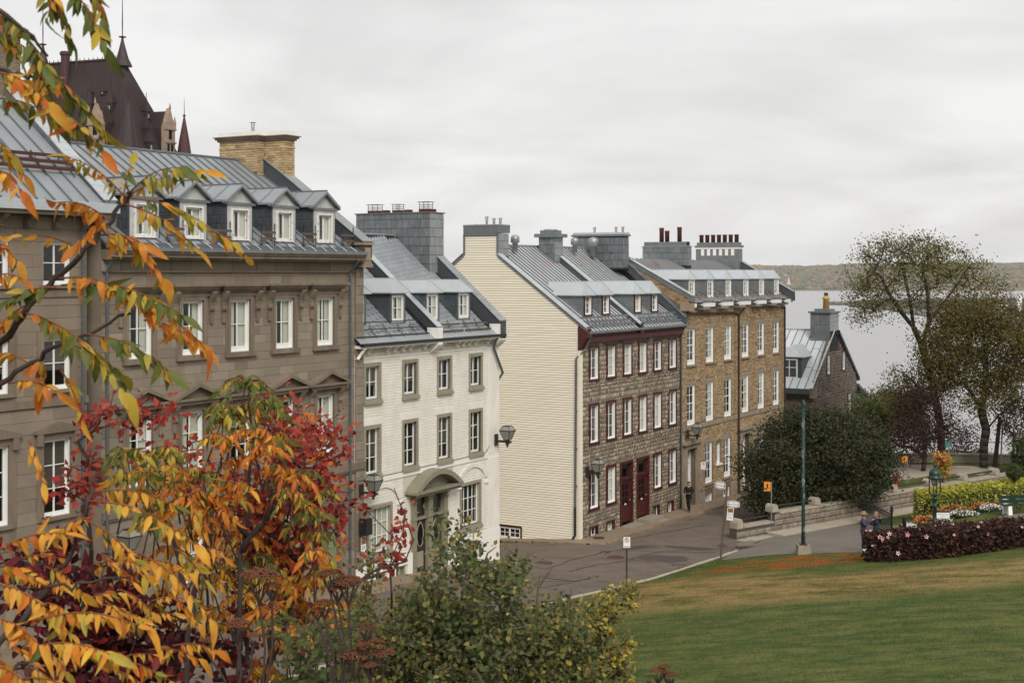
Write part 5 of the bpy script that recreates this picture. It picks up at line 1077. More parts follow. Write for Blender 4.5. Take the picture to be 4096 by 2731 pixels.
# ================================================================== ground, road, pavement, walls
def gp(px, py, f=None):
    """point of the ground seen along a line of sight, used to read positions off the photograph"""
    f = f or zg; lo, hi = 8.0, 140.0; k = (px-2048)/5500; s = (py-1092)/5500
    for _ in range(50):
        m = (lo+hi)/2
        if -s*m < f(k*m, m): hi = m
        else: lo = m
    return Vector((k*hi, hi, f(k*hi, hi)))
def grid_mesh(name, xs, ys, f, m, keep=None, kind='structure', smooth=True):
    nx, ny = len(xs), len(ys); V_ = [f(x, y) for y in ys for x in xs]; F_ = []
    for j in range(ny-1):
        for i in range(nx-1):
            if keep and not keep((xs[i]+xs[i+1])/2, (ys[j]+ys[j+1])/2): continue
            F_.append((j*nx+i, j*nx+i+1, (j+1)*nx+i+1, (j+1)*nx+i))
    me = np_mesh(name, V_, F_, smooth=smooth); me.materials.append(m); o = bpy.data.objects.new(name, me); COL.objects.link(o); o['kind'] = kind; return o
def zroad(t, y): return zr(t) - (.087*y if y > 0 else 0)
def in_side(t): return -8.4 < t < -.36
rr_ = lambda a, b, s: [float(v) for v in np.arange(a, b+s*.5, s)]
road = grid_mesh('road', rr_(-60, 50, .6), rr_(-7.8, 0, .6), lambda t, y: W(t, y, zroad(t, y)), m_asphalt)
side = grid_mesh('side_street', rr_(-8.6, -.2, .6), rr_(0, 36, .6), lambda t, y: W(t, y, zroad(t, y)), m_asphalt)
lawn = grid_mesh('lawn', rr_(-60, 46, .5), rr_(-46, -7.7, .5), lambda t, y: W(t, y, zg(*W(t, y)[:2])-.0), m_lawn, keep=lambda t, y: pq(*W(t, y)[:2])[1] > -.1)
def zt_(X, Y):
    t, y = loc_ty(X, Y); z = zg(X, Y)-.25
    if Y < 33: # the bank rises steeply to where the photographer stands
        b = -1.9-.335*max(0, Y-1.2); z = max(z, b) if abs(X) < 60 else z
    if pq(X, Y)[1] < 0 and y < -6.9: z = -13.4
    if y > 0 and t < 34: z = zr(t)-.087*min(y, 20)-.3
    k = min(1, max(0, (X-21)/8)); z -= max(0, Y-97.0)*2.5*k
    z -= max(0, t-64)*1.2 + max(0, -t-90)*.1
    return max(z, -77)
terr = grid_mesh('terrain', rr_(-130, 140, 2.5), rr_(-8, 190, 2), lambda x, y: (x, y, zt_(x, y)), m_terrain)
# paved path by the stone wall, drawn out to the garden
edge = [gp(2885, 2240), gp(3053, 2222), gp(3186, 2214), gp(3441, 2208), Vector((17.6, 61.0, 0)), Vector((20.5, 63.2, 0)), Vector((26, 66.5, 0)), Vector((31, 70.5, 0))]
pth = MB(); prev = None
inner = [Vector(W(1.8, -7.7)), Vector((W0[0]+WD[0]*1.5+WN[0]*.2, W0[1]+WD[1]*1.5+WN[1]*.2, 0))]
near = [p.copy() for p in edge]
far = [Vector(W(1.6, -7.65)), Vector((11.6, 70.6, 0)), Vector((13.5, 72.6, 0)), Vector((18.2, 76.2, 0)), Vector((20.0, 72.5, 0)), Vector((22.0, 68.0, 0)), Vector((26.5, 69.6, 0)), Vector((31, 73, 0))]
for i in range(len(near)-1):
    for a in range(6):
        for b in range(8):
            def P_(u, v):
                p = near[i].lerp(near[i+1], u); q = far[i].lerp(far[i+1], u); r = p.lerp(q, v); return (r.x, r.y, zg(r.x, r.y)+.012)
            pth.quad(P_(a/6, b/8), P_((a+1)/6, b/8), P_((a+1)/6, (b+1)/8), P_(a/6, (b+1)/8))
pth.build('path', m_path, kind='structure'); PATH_POLY = [(v.x, v.y) for v in near] + [(v.x, v.y) for v in reversed(far)]
# asphalt repairs, cracks
def flat(name, pts, m, dz=.006):
    mb = MB(); mb.poly([(p.x, p.y, p.z+dz) for p in pts]); return mb.build(name, m, kind='structure')
zrd = lambda X, Y: zroad(*loc_ty(X, Y))
cr = lambda x, y: gp(1900+x/1.96, 2000+y/1.96, zrd)
flat('asphalt_patch', [cr(*p) for p in ((1090, 396), (1180, 392), (1290, 380), (1385, 358), (1300, 352), (1220, 362))], m_patch)
flat('asphalt_patch', [cr(*p) for p in ((1478, 352), (1700, 366), (1865, 378), (1830, 389), (1650, 383), (1500, 368))], m_patch)
flat('asphalt_patch', [cr(*p) for p in ((1268, 452), (1330, 470), (1530, 491), (1660, 478), (1684, 464), (1640, 440), (1390, 430), (1330, 438))], m_patch)
flat('asphalt_patch', [cr(*p) for p in ((1895, 350), (1960, 345), (1985, 368), (1920, 380))], m_patch)
def crack(pts, wd=.05, jit=.12):
    mb = MB(); P_ = []
    pts = [cr(*p) for p in pts]
    for a, b in zip(pts, pts[1:]):
        n = max(2, int((b-a).length/.3))
        for i in range(n): q = a.lerp(b, i/n); P_.append(Vector((q.x+random.uniform(-jit, jit), q.y+random.uniform(-jit, jit), 0)))
    P_.append(pts[-1])
    for a, b in zip(P_, P_[1:]):
        d = Vector((b.x-a.x, b.y-a.y, 0)); n = Vector((-d.y, d.x, 0)).normalized()*wd*random.uniform(.35, .8)
        mb.quad(*[(q.x, q.y, zrd(q.x, q.y)+.009) for q in (a-n, b-n, b+n, a+n)])
    return mb.build('road_crack', m_crack, kind='structure')
for c in (((520, 605), (640, 618), (740, 630), (850, 625), (960, 590)), ((540, 612), (700, 625), (840, 640)), ((700, 640), (800, 632), (900, 610)), ((440, 690), (620, 668), (760, 650)), ((450, 640), (560, 632), (700, 640)),
          ((760, 465), (900, 440), (1000, 410), (1080, 398)), ((980, 395), (1060, 420)), ((1010, 425), (1060, 398)), ((1000, 408), (1040, 400)), ((760, 560), (880, 520), (1100, 488), (1250, 470)), ((1180, 470), (1290, 440), (1480, 400), (1860, 385)), ((1540, 512), (1620, 500), (1690, 515)), ((1580, 540), (1640, 525)), ((1550, 500), (1700, 520)), ((1290, 400), (1600, 410), (1880, 405)),
          ((1100, 330), (1500, 250), (1800, 195)), ((1350, 590), (1410, 592)), ((1380, 635), (1470, 640)), ((400, 500), (560, 540), (760, 470))): crack(c)
def lid(label, px, py, r, dz=.012):
    p = gp(px, py, zrd); o = tag(MB().lathe([(r, 0), (r, .012), (r*.86, .016), (r*.84, .010), (r*.3, .012)], (0, 0, 0), 24).build('manhole_cover', m_iron_lid, smooth=False), label, 'manhole cover'); o.location = (p.x, p.y, p.z+dz); return o
lid('round rusty manhole cover in the road between the dark asphalt patches', 2463, 2229, .42); lid('manhole cover in the road by the pale corner of pavement near the white house', 2176, 2251, .4)
lid('small rusty manhole cover set in the pavement by the stone house corner', 2395, 2160, .3, .135)
# pavements: slabs and kerb stones
def pavement(name, t0, t1, y0, y1, h=.12, L=1.5, kerb=True, zf=zr):
    base = grid_mesh(name, rr_(t0, t1, 1.0), [y0, y1], lambda t, y: W(t, y, zf(t)+.02), m_kerb)
    n = int((t1-t0)/L)
    for i in range(n):
        a, b = t0+i*L+.006, t0+(i+1)*L-.006
        MB().add([W(a, y0, zf(a)+h), W(b, y0, zf(b)+h), W(b, y1, zf(b)+h), W(a, y1, zf(a)+h), W(a, y0, zf(a)), W(b, y0, zf(b)), W(b, y1, zf(b)), W(a, y1, zf(a))], [(0, 1, 2, 3), (0, 4, 5, 1), (1, 5, 6, 2), (0, 3, 7, 4)]).build('paving_slab', m_pave, base)
    if kerb:
        t = t0
        while t < t1:
            l = random.uniform(.8, 1.7); e = min(t+l, t1); a, b = t+.012, e-.012; k = random.uniform(-.012, .012); yk = random.uniform(-.015, .015)
            MB().add([W(a, y0-.2+yk, zf(a)-.05), W(b, y0-.2+yk, zf(b)-.05), W(b, y0-.005, zf(b)-.05), W(a, y0-.005, zf(a)-.05), W(a+.01, y0-.17+yk, zf(a)+h+.015+k), W(b-.01, y0-.17+yk, zf(b)+h+.015+k), W(b, y0-.005, zf(b)+h+.01+k), W(a, y0-.005, zf(a)+h+.01+k)],
                     [(0, 1, 5, 4), (4, 5, 6, 7), (1, 2, 6, 5), (3, 0, 4, 7)], random.random()).build('kerb_stone', m_kerb, base)
            t = e
    return base
pavement('pavement', -44, -9.5, -1.45, -.0); pavement('pavement', 1.2, 50, -1.45, -.0)
sp = grid_mesh('pavement_corner', [0], [0, 1], lambda a, b: (0, 0, -20), m_pave) if False else None
mb = MB()                                       # pavement round the clapboard corner, dropping to the road
cpts = [(-1.35, 12), (-1.35, 4), (-1.3, 1.2), (-1.25, .2), (-1.0, -.8), (-.3, -1.45), (1.2, -1.62)]; ipts = [(-.36, 12), (-.36, 4), (-.36, 1.2), (-.36, .3), (-.36, 0), (0, 0), (1.2, 0)]
hh = [.12, .12, .1, .08, .06, .08, .12]
top = [W(t, y, zroad(t, y)+h_) for (t, y), h_ in zip(cpts, hh)]; inn_ = [W(t, y, zroad(t, y)+.12) for t, y in ipts]; low = [W(t, y, zroad(t, y)-.1) for t, y in cpts]
for i in range(6): mb.quad(top[i], top[i+1], inn_[i+1], inn_[i])
mb.build('pavement_corner', m_pave, kind='structure'); mb = MB()
for i in range(6):
    n = max(1, round((Vector(top[i])-Vector(top[i+1])).length/1.1)); 
    for k in range(n):
        a, b = Vector(top[i]).lerp(Vector(top[i+1]), k/n+.01), Vector(top[i]).lerp(Vector(top[i+1]), (k+1)/n-.01); o_ = (Vector(W(-1, 0))-Vector(W(0, 0)))*.14 if i < 4 else (Vector(W(0, -1))-Vector(W(0, 0)))*.14
        MB().add([tuple(a), tuple(b), tuple(b+o_), tuple(a+o_), tuple(b+o_-Vector((0, 0, .3))), tuple(a+o_-Vector((0, 0, .3)))], [(0, 1, 2, 3), (3, 2, 4, 5)]).build('kerb_stone', m_kerb, bpy.data.objects['pavement_corner'])
mb = MB(); mb.poly([W(-9.5, -1.62, zr(-9.5)+.1), W(-8.4, -1.4, zr(-8.4)+.08), W(-7.4, -.4, zr(-7.4)+.05), W(-7.2, 1.5, zroad(-7.2, 1.5)+.06), W(-7.2, 10, zroad(-7.2, 10)+.08), W(-8.4, 10, zroad(-8.4, 10)+.08), W(-8.4, 0, zr(-8.4)+.1), W(-9.5, 0, zr(-9.5)+.1)]); mb.build('pavement_corner', m_pave, kind='structure')
MB().prism([(t_, y_) for t_, y_ in ((0, 0),(0,.01),(.01,0))], -30, -29.9, 'z').build('drain_base', m_pave) if False else None
for i, (a, b) in enumerate(zip(((-9.5, -1.62), (-8.4, -1.4), (-7.4, -.4)), ((-8.4, -1.4), (-7.4, -.4), (-7.2, 1.5)))):
    A_, B_ = Vector(W(*a, zroad(*a)+.09)), Vector(W(*b, zroad(*b)+.09)); MB().add([tuple(A_), tuple(B_), tuple(B_-Vector((0, 0, .25))), tuple(A_-Vector((0, 0, .25)))], [(0, 3, 2, 1)]).build('kerb_stone', m_kerb, bpy.data.objects['pavement_corner.001'])
lk_ = MB().add([W(-46, -7.8, zr(-46)), W(-45.9, -7.8, zr(-46)), W(-46, -7.7, zr(-46))], [(0, 1, 2)]).build('lawn_kerb', m_kerbw, kind='structure'); t = -46.0
while t < 1.4:
    l = random.uniform(.7, 1.5); a, b = t+.02, min(t+l, 1.6)-.02; k = random.uniform(-.01, .02); yk = random.uniform(-.02, .02)
    MB().add([W(a, -7.84+yk, zr(a)-.1), W(b, -7.84+yk, zr(b)-.1), W(b, -7.62+yk, zr(b)-.1), W(a, -7.62+yk, zr(a)-.1), W(a, -7.84+yk, zr(a)+.08+k), W(b, -7.84+yk, zr(b)+.08+k), W(b, -7.64+yk, zr(b)+.05+k), W(a, -7.64+yk, zr(a)+.05+k)], [(4, 5, 6, 7), (0, 1, 5, 4), (2, 3, 7, 6), (1, 2, 6, 5), (3, 0, 4, 7)], random.random()).build('kerb_stone', m_kerbw, lk_)
    t += l
# ---------------------------------------------------------------- stone retaining wall with humped posts and iron rails
def wp(p, q, z): return (W0[0]+WD[0]*p+WN[0]*q, W0[1]+WD[1]*p+WN[1]*q, z)
AW = math.atan2(WD[1], WD[0])
sw = thing('retaining_wall', 'low stone wall with rounded posts and an iron rail beside the sloping path', 'stone wall', wp(0, 0, -13.95), AW)
core = MB().box(3.0, 46, 0.02, .5, -.7, 1.05); core.box(0, 3.0, .02, .5, -.7, .62); cw = core.build('wall_core', m_wall_mortar, sw, org=(0, 0, 0))
ORG[sw.name] = Vector((0, 0, 0))
z = -.5
for ri, hh_ in enumerate((.34, .3, .3, .31, .3)):
    lay(courses(0 if z < .4 else 3.0, 26, z, z+hh_, .62, hh_, .02, jit=.4), cw, 'wall_stone', m_wallstone, .05, tmpls=[_brick_tmpl(.12)], nobj=45, stuff='wall_stones'); z += hh_
for k in range(13): MB().box(-.0, .0, 0, 0, 0, 0) if False else None
x = 3.4
while x < 46:
    l = random.uniform(1.2, 2.0); MB().box(x+.01, x+l-.01, -.07, .56, 1.06, 1.17).build('coping_stone', m_coping, sw); x += l
MB().box(.55, 2.9, -.06, .58, .62, .72).build('coping_stone', m_coping, sw)
spc = 3.56
for k in range(-1, 12):
    x = .2 if k == -1 else 3.0+spc*k; b0, tz = (.62, 1.15) if k == -1 else (1.2, 1.62); n = 8; wd = .46
    prof = [(x-wd/2, b0)]+[(x-wd/2*cos(pi*i/n), tz-.28+.28*sin(pi*i/n)) for i in range(n+1)]+[(x+wd/2, b0)]
    MB().prism(prof, -.06, .46, 'y').build('wall_post', m_coping, sw, smooth=False)
    if k >= 0: MB().tube([(x+wd/2, .25, 1.44), (x+spc-wd/2, .25, 1.44)], .05, 8).build('rail', m_black, sw)
MB().tube([(.5, .25, 1.0), (2.7, .25, 1.0)], .05, 8).build('rail', m_black, sw)
kb = MB()                                       # raised strip of pavement along the wall
kb.add([wp(2.2, .15, -13.72), wp(26, .15, -13.72), wp(26, 1.5, -13.72), wp(2.2, 1.3, -13.72), wp(26, 1.5, -14), wp(2.2, 1.3, -14.1), wp(2.2, .15, -14.1)], [(0, 3, 2, 1), (3, 5, 4, 2), (0, 6, 5, 3)]); kb.add([wp(-.9, .1, -13.86), wp(2.19, .1, -13.86), wp(2.19, 1.2, -13.86), wp(-.6, 1.3, -13.86), wp(2.19, 1.2, -14.2), wp(-.6, 1.3, -14.2), wp(-.9, .1, -14.2)], [(0, 3, 2, 1), (3, 5, 4, 2), (0, 6, 5, 3)])
kb.build('wall_pavement', m_wallkerb, kind='structure')
st = MB(); c_ = gp(2985, 2190)
for k in range(8): st.box(c_.x-.5+k*.14, c_.x-.42+k*.14, c_.y-.25, c_.y+.2, c_.z+.02, c_.z+.06)
st.box(c_.x-.52, c_.x+.66, c_.y-.27, c_.y-.25, c_.z, c_.z+.07); tag(st.build('drain_grate', m_iron_lid), 'rusty drain grate at the end of the low stone wall', 'drain grate')
# upper terrace beyond the wall
ter = MB(); ter.poly([wp(2.9, -.3, -12.95), wp(31, -.3, -12.95), (36.5, 93.8, -12.95), (33, 95, -12.95), (26.0, 94.5, -12.95), W(25, -7, -12.95), W(8, -7, -12.95)]); ter.build('upper_lawn', m_lawn, kind='structure')
ter = MB(); ter.poly([(23.6, 85.5, -12.94), (25.5, 86.8, -12.94), (27.6, 88.8, -12.94), (30.2, 88.3, -12.94), (32.4, 92.0, -12.94), (26.0, 93.2, -12.94), (24.6, 90.2, -12.94), (22.8, 87.6, -12.94)]); ter.build('terrace_paving', mat('pale_paving', (.36, .305, .24), noise=((.27, .22, .175), .7, .7), stain=((.24, .1, .06), 1.2, .62, .7)), kind='structure')
pw = thing('parapet_wall', 'low smooth stone parapet behind the terrace under the trees', 'parapet wall', (26, 94, -12.95))
g_ = Vector((26, 94, -12.95)); ORG[pw.name] = g_
def slab(pa, pb, h0, h1, th, m, name, parent):
    a, b = Vector((*pa, 0)), Vector((*pb, 0)); n = Vector((-(b-a).y, (b-a).x, 0)).normalized()*th; vs = [a, b, b+n, a+n]
    return MB().add([(v.x, v.y, h0) for v in vs]+[(v.x, v.y, h1) for v in vs], [(4, 5, 6, 7), (0, 1, 5, 4), (1, 2, 6, 5), (2, 3, 7, 6), (3, 0, 4, 7)]).build(name, m, parent)
for pa, pb, h in (((23.2, 88.4), (24.6, 91.6), .75), ((24.7, 91.7), (25.4, 93.4), .95), ((25.5, 93.5), (29.2, 94.2), .62), ((29.25, 94.2), (34.5, 93.4), .62)):
    slab(pa, pb, -13.2, -12.95+h-.1, .35, m_concrete, 'wall_section', pw); slab((pa[0]-.03, pa[1]-.06), (pb[0]+.03, pb[1]-.06), -12.95+h-.1, -12.95+h, .47, m_coping, 'coping_stone', pw)
MB().box(25.2, 25.7, 93.1, 93.7, -13.1, -11.8).build('wall_post', m_coping, pw); MB().tube([(27, 95.6, -11.7), (34, 95.0, -11.7)], .03, 5).build('rail', m_black, pw)
MB().box(34.2, 35.4, 92.6, 93.2, -13.2, -11.6).build('wall_post', m_concrete, pw)

# ================================================================== river, far shore, castle
mb = MB(); mb.quad((-14000, 60, -75), (14000, 60, -75), (14000, 9000, -75), (-14000, 9000, -75)); mb.build('river', m_water, kind='structure')
def fbm(x, y, s, seed=0):
    v = 0; a = 1
    for k in range(4): v += a*math.sin(x*s*1.3+seed+k*1.7+math.sin(y*s*.9+k))*math.cos(y*s*1.1+k*2.3+seed); s *= 2.1; a *= .5
    return v
m_hill = mat('autumn_hillside', (.1, .115, .06), noise=((.2, .12, .055), .012, .85), rough=1, spec=.05, stain=((.24, .22, .12), .0045, .60, .6))
def zh(x, y):
    d = y-5810-60*fbm(x, 0, .002); 
    if d < 0: return -78
    top = 96+14*fbm(x, y, .0006, 2)+max(0, (x-1400)/1600)*46+ (max(0, -x-100)/1000)*90
    u = min(1, d/1700); return -75+top*(u**.75)*(.93+.07*fbm(x, y, .004))+4*min(1, d/60)+3*fbm(x, y, .03)
grid_mesh('far_hills', rr_(-6000, 6500, 60), rr_(5700, 8600, 60), lambda x, y: (x, y, zh(x, y)), m_hill)
# single distant tree clumps that break up the far slope
n = 9000; xs_ = rng.uniform(700, 3600, n); ys_ = rng.uniform(5830, 7700, n); zs_ = np.array([zh(a, b) for a, b in zip(xs_, ys_)])
ico = [(0, 0, 1), (.9, 0, .3), (.28, .86, .3), (-.73, .53, .3), (-.73, -.53, .3), (.28, -.86, .3), (.6, .5, -.3), (-.3, .7, -.3), (-.8, 0, -.3), (-.3, -.7, -.3), (.6, -.5, -.3)]
icf = [(0, 1, 2), (0, 2, 3), (0, 3, 4), (0, 4, 5), (0, 5, 1), (1, 6, 2), (2, 7, 3), (3, 8, 4), (4, 9, 5), (5, 10, 1), (2, 6, 7), (3, 7, 8), (4, 8, 9), (5, 9, 10), (1, 10, 6)]
m_farwood = mat('far_autumn_trees', [(.05, .085, .04), (.12, .13, .05), (.24, .1, .04), (.06, .09, .05), (.27, .14, .05), (.09, .11, .055), (.04, .07, .04)], rough=1, spec=.05)
I3 = np.eye(3)[None].repeat(n, 0); scatter('far_wood', ico, icf, np.stack([xs_, ys_, zs_+2], 1), I3, (rng.uniform(5, 14, (n, 1))*np.array([[1.3, 1.3, .8]])).reshape(n, 3), rng.random(n), m_farwood, None, 'stuff')
m_farhouse = mat('far_house_wall', [(.7, .7, .68), (.6, .55, .5)], rough=.8)
def far_house(label, px, py, Y, w_, h_):
    X = (px-2048)/5500*Y; z = -(py-1092)/5500*Y; o = thing('far_house', label, 'house', (X, Y, z-2), random.uniform(-.4, .4), 'houses on the far shore')
    MB().box(-w_/2, w_/2, -w_*.4, w_*.4, 0, h_).build('wall', m_farhouse, o); MB().prism([(-w_*.45, h_), (w_*.45, h_), (0, h_*1.6)], -w_*.56, w_*.56, 'x').build('roof', m_roof, o)
for lb, px, py, Y in (('far shore house standing at the left end of the waterline row', 3222, 1157, 5880), ('far shore house second along the waterline row', 3230, 1158, 5880), ('far shore house third along the waterline row', 3240, 1156, 5880), ('far shore house fourth along, lowest to the water', 3246, 1160, 5880), ('far shore house fifth along the waterline row', 3256, 1159, 5880), ('higher of the paired white houses on the far shore', 3277, 1154, 5880), ('lower of the paired white houses on the far shore', 3281, 1158, 5880), ('lone house on the far shore close to the elm crown', 3334, 1158, 5880), ('white house up the far slope above the brown house chimney', 3142, 1105, 6500), ('white house up the far slope behind the elm crown', 3360, 1112, 6500)):
    far_house(lb, px, py, Y, random.uniform(9, 15), 7)
o = thing('church', 'tiny white church with a spire on the far wooded slope', 'church', (1205, 6000, zh(1205, 6000)-2)); MB().box(-8, 8, -14, 14, 0, 14).build('nave', m_farhouse, o); MB().lathe([(4, 0), (4, 22), (3.2, 24), (.3, 44)], (0, -12, 0), 8).build('spire', m_farhouse, o)
for px, top, lb in ((3278, 1063, 'tall radio mast on the far skyline between brick house and elm'), (3202, 1070, 'short radio mast on the far skyline close to the brick house'), (4065, 1043, 'radio mast on the far skyline beyond the elm at the picture edge')):
    Y = 7600; X = (px-2048)/5500*Y; z0 = zh(X, Y)-3; z1 = -(top-1092)/5500*Y
    o = thing('radio_mast', lb, 'radio mast', (X, Y, z0), 0, 'radio masts on the far hills')
    b = MB()
    for sx in (-1, 1): b.tube([(sx*4, 0, 0), (0, 0, z1-z0)], .5, 4)
    for q in (.3, .5, .7): b.box(-4*(1-q), 4*(1-q), -.4, .4, (z1-z0)*q, (z1-z0)*q+.8)
    b.build('mast', m_galv, o)
# spit of land, pier and wooded point across the near water
def land(name, pts, z, h, m, kind='structure'):
    return MB().prism([(p[0], p[1]) for p in pts], z, z+h, 'z').build(name, m, kind=kind)
pw_ = lambda px, py, z=-75: ((px-2048)/5500*(-5500*z/(py-1092)), -5500*z/(py-1092))
m_spit = mat('spit_rock', (.085, .078, .062), noise=((.15, .125, .085), .05, .7))
land('pier', [pw_(3312, 1220), pw_(3395, 1222), pw_(3400, 1214), pw_(3316, 1212)], -75.5, 5, m_spit)
land('spit', [pw_(3395, 1228), pw_(3520, 1236), pw_(3640, 1256), pw_(3900, 1300), pw_(4300, 1310), pw_(4300, 1192), pw_(3800, 1196), pw_(3600, 1204), pw_(3400, 1214)], -75.5, 3.5, m_spit)
land('sand_bar', [pw_(3598, 1292), pw_(3700, 1296), pw_(3720, 1290), pw_(3640, 1286)], -75.3, .6, mat('sand', (.35, .3, .22)))
n = 2600; u = rng.random(n); v = rng.random(n); px_ = 3420+u*880; py_ = 1206+ v*(8+u*62); YY = 73*5500/(py_-1092+2); XX = (px_-2048)/5500*YY
I3 = np.eye(3)[None].repeat(n, 0); scatter('wooded_point', ico, icf, np.stack([XX, YY, np.full(n, -71.0)], 1), I3, (rng.uniform(4, 11, (n, 1))*np.array([[1.2, 1.2, 1]])*(.35+.65*u[:, None])).reshape(n, 3), rng.random(n), mat('point_trees', [(.03, .04, .022), (.06, .05, .025), (.04, .045, .028), (.08, .05, .025)], rough=1, spec=.05), None, 'stuff')
o = thing('white_tower', 'slim white tower block among the trees on the far point', 'tower', (738, 2000, -66)); ORG[o.name] = Vector((0, 0, 0))
MB().box(-2.6, 2.6, -3, 3, 0, 33).build('wall', m_white, o); MB().box(-3, 3, -3.3, 3.3, 33, 34).build('roof', m_white, o)
o = thing('harbour_building', 'low white building with dark bands beside the slim white tower', 'building', (728, 2040, -66)); ORG[o.name] = Vector((0, 0, 0))
MB().box(-7, 6, -5, 5, 0, 19).build('wall', m_white, o)
for z in (7, 11, 15): MB().box(-6.6, 5.6, -5.1, -5.0, z, z+1.8).build('window', m_black, o)

# the castle hotel: steep copper roof with spires far behind the row
V2 = Vector((-.921, .389, 0)); U2 = Vector((.389, .921, 0)); R1 = Vector((-85, 300, 0))
ca = thing('castle_tower', 'castle tower with a steep brown copper roof, dormers and spires behind the houses', 'castle', (-92, 302, -14)); ORG[ca.name] = Vector((-92, 302, -14))
Lr, hh_, ee = 22.0, 8.77, 8.87; ze_, zr2 = 25.0, 46.7
def cp(a, b, z): p = R1+V2*a+U2*b; return (p.x, p.y, z)
cor = [(-hh_, -ee), (Lr+hh_, -ee), (Lr+hh_, ee), (-hh_, ee)]
body = MB(); body.add([cp(*c, -14) for c in cor]+[cp(*c, ze_) for c in cor], [(0, 4, 5, 1), (1, 5, 6, 2), (2, 6, 7, 3), (3, 7, 4, 0)]); body.build('wall', m_castle_stone, ca)
rf = MB(); e_ = [cp(a*1.0, b*1.03, ze_) for a, b in cor]; ra, rb_ = cp(0, 0, zr2), cp(Lr, 0, zr2)
rf.poly([e_[0], ra, rb_, e_[1]][::-1]); rf.poly([e_[1], rb_, e_[2]][::-1]); rf.poly([e_[2], rb_, ra, e_[3]][::-1]); rf.poly([e_[3], ra, e_[0]][::-1]); rfo = rf.build('roof', m_copper, ca)
def on_front(u, v): # u along the ridge direction, v 0 eave..1 ridge
    a = Vector(e_[0]).lerp(Vector(e_[1]), u); b = Vector(ra).lerp(Vector(rb_), u); return a.lerp(b, v)
def on_end(u, v): a = Vector(e_[0]).lerp(Vector(e_[3]), u); return a.lerp(Vector(ra), v)
for k in range(52): u = (k+.5)/52; MB().tube([on_front(u, 0.0), on_front(u, 1.0)], .09, 4).build('roof_seam', m_copper, rfo)
for k in range(26): u = (k+.5)/26; MB().tube([on_end(u, 0.0), on_end(u, .98)], .08, 4).build('roof_seam', m_copper, rfo)
for k in (0, 1): MB().tube([Vector(e_[(0, 3)[k]]), Vector(ra)], .16, 5).build('hip_roll', m_copper, rfo)
rd = MB().tube([ra, rb_], .35, 5)
for k in range(18): p = Vector(ra).lerp(Vector(rb_), (k+.5)/18); rd.tube([p, p+Vector((0, 0, .75))], .08, 4)
rd.build('ridge_crest', m_copper, rfo)
def spire(x, y, z, r, h, fin, m=m_copper, base=0.0):
    s = MB().lathe([(r, 0), (r*.62, h*.28), (r*.36, h*.6), (r*.18, h*.85), (r*.1, h)], (x, y, z), 8); s.lathe([(r*.1, 0), (r*.38, .15), (r*.38, .3), (r*.1, .45)], (x, y, z+h), 8); s.lathe([(.1, 0), (.13, fin*.25), (.03, fin)], (x, y, z+h+.4), 5); return s.build('spire', m, ca)
spire(*cp(0, 0, 44.9)[:2], 45.0, 2.2, 6.2, 11.0); spire(*cp(Lr, 0, 45)[:2], 45.0, 2.2, 6.0, 11.0)
def ctower(px, Y, zb, r, za, fin, m=m_copper_red):
    X = (px-2048)/5500*Y; h = za-zb; s = MB().lathe([(r, 0), (r*.78, h*.2), (r*.5, h*.55), (r*.2, h*.85), (.12, h)], (X, Y, zb), 14); s.lathe([(.3, 0), (.3, .3), (.08, .5), (.06, fin*.5), (.02, fin)], (X, Y, za-.2), 6); o = s.build('turret_roof', m, ca)
    MB().lathe([(r*.86, 0), (r*.86, zb+14)], (X, Y, -14), 14).build('turret_wall', m_castle_stone, ca); return o
ctower(737, 300, 22.5, 2.2, 34.3, 4.2); ctower(513, 284, 21.5, 3.1, 35.6, 3.4, m_copper)
def cdorm(p, inw, w_, h, z_sp, stone=False):
    """small roof dormer with its own spire"""
    d = Vector((inw.x, inw.y, 0)).normalized(); s = Vector((-d.y, d.x, 0)); m_ = m_castle_stone if stone else m_copper; b = MB()
    q = lambda a, c, z: tuple(p+s*a+d*c+Vector((0, 0, z)))
    b.add([q(-w_/2, -.25, 0), q(w_/2, -.25, 0), q(w_/2, 2.5, 0), q(-w_/2, 2.5, 0), q(-w_/2, -.25, h), q(w_/2, -.25, h), q(w_/2, 2.5, h), q(-w_/2, 2.5, h)], [(0, 1, 5, 4), (1, 2, 6, 5), (3, 0, 4, 7), (4, 5, 6, 7)]); part = b.build('dormer', m_, ca)
    r = MB(); k = w_*.62; r.add([q(-k, -.4, h), q(k, -.4, h), q(k, 1.6, h), q(-k, 1.6, h), q(0, .3, h+z_sp)], [(0, 1, 4), (1, 2, 4), (2, 3, 4), (3, 0, 4)]); r.tube([q(0, .3, h+z_sp-.2), q(0, .3, h+z_sp+1.1)], .06, 4); r.build('dormer_roof', m_copper if not stone else m_castle_stone, part)
    n_ = 2 if stone else 1
    for i in range(n_):
        c = (i-(n_-1)/2)*w_*.45; f = w_*.2 if stone else w_*.3
        wq = MB(); wq.quad(q(c-f, -.27, h*.15), q(c+f, -.27, h*.15), q(c+f, -.27, h*.85), q(c-f, -.27, h*.85)); wq.build('window', m_room, part); wq = MB(); wq.quad(q(c-f*.6, -.29, h*.35), q(c+f*.6, -.29, h*.35), q(c+f*.6, -.29, h*.75), q(c-f*.6, -.29, h*.75)); wq.build('pane', m_zinc_lt, part)  # smaller pale quad: a window glint put in as colour over the dark opening
    return part
for u, v, w_, h in ((.13, .42, 1.6, 2.3), (.3, .42, 1.6, 2.3), (.47, .42, 1.6, 2.3), (.64, .42, 1.6, 2.3), (.14, .2, 1.7, 2.4), (.31, .2, 1.7, 2.4), (.5, .2, 1.7, 2.4), (.7, .2, 1.7, 2.4)): cdorm(on_front(u, v), U2, w_, h, 3.0)
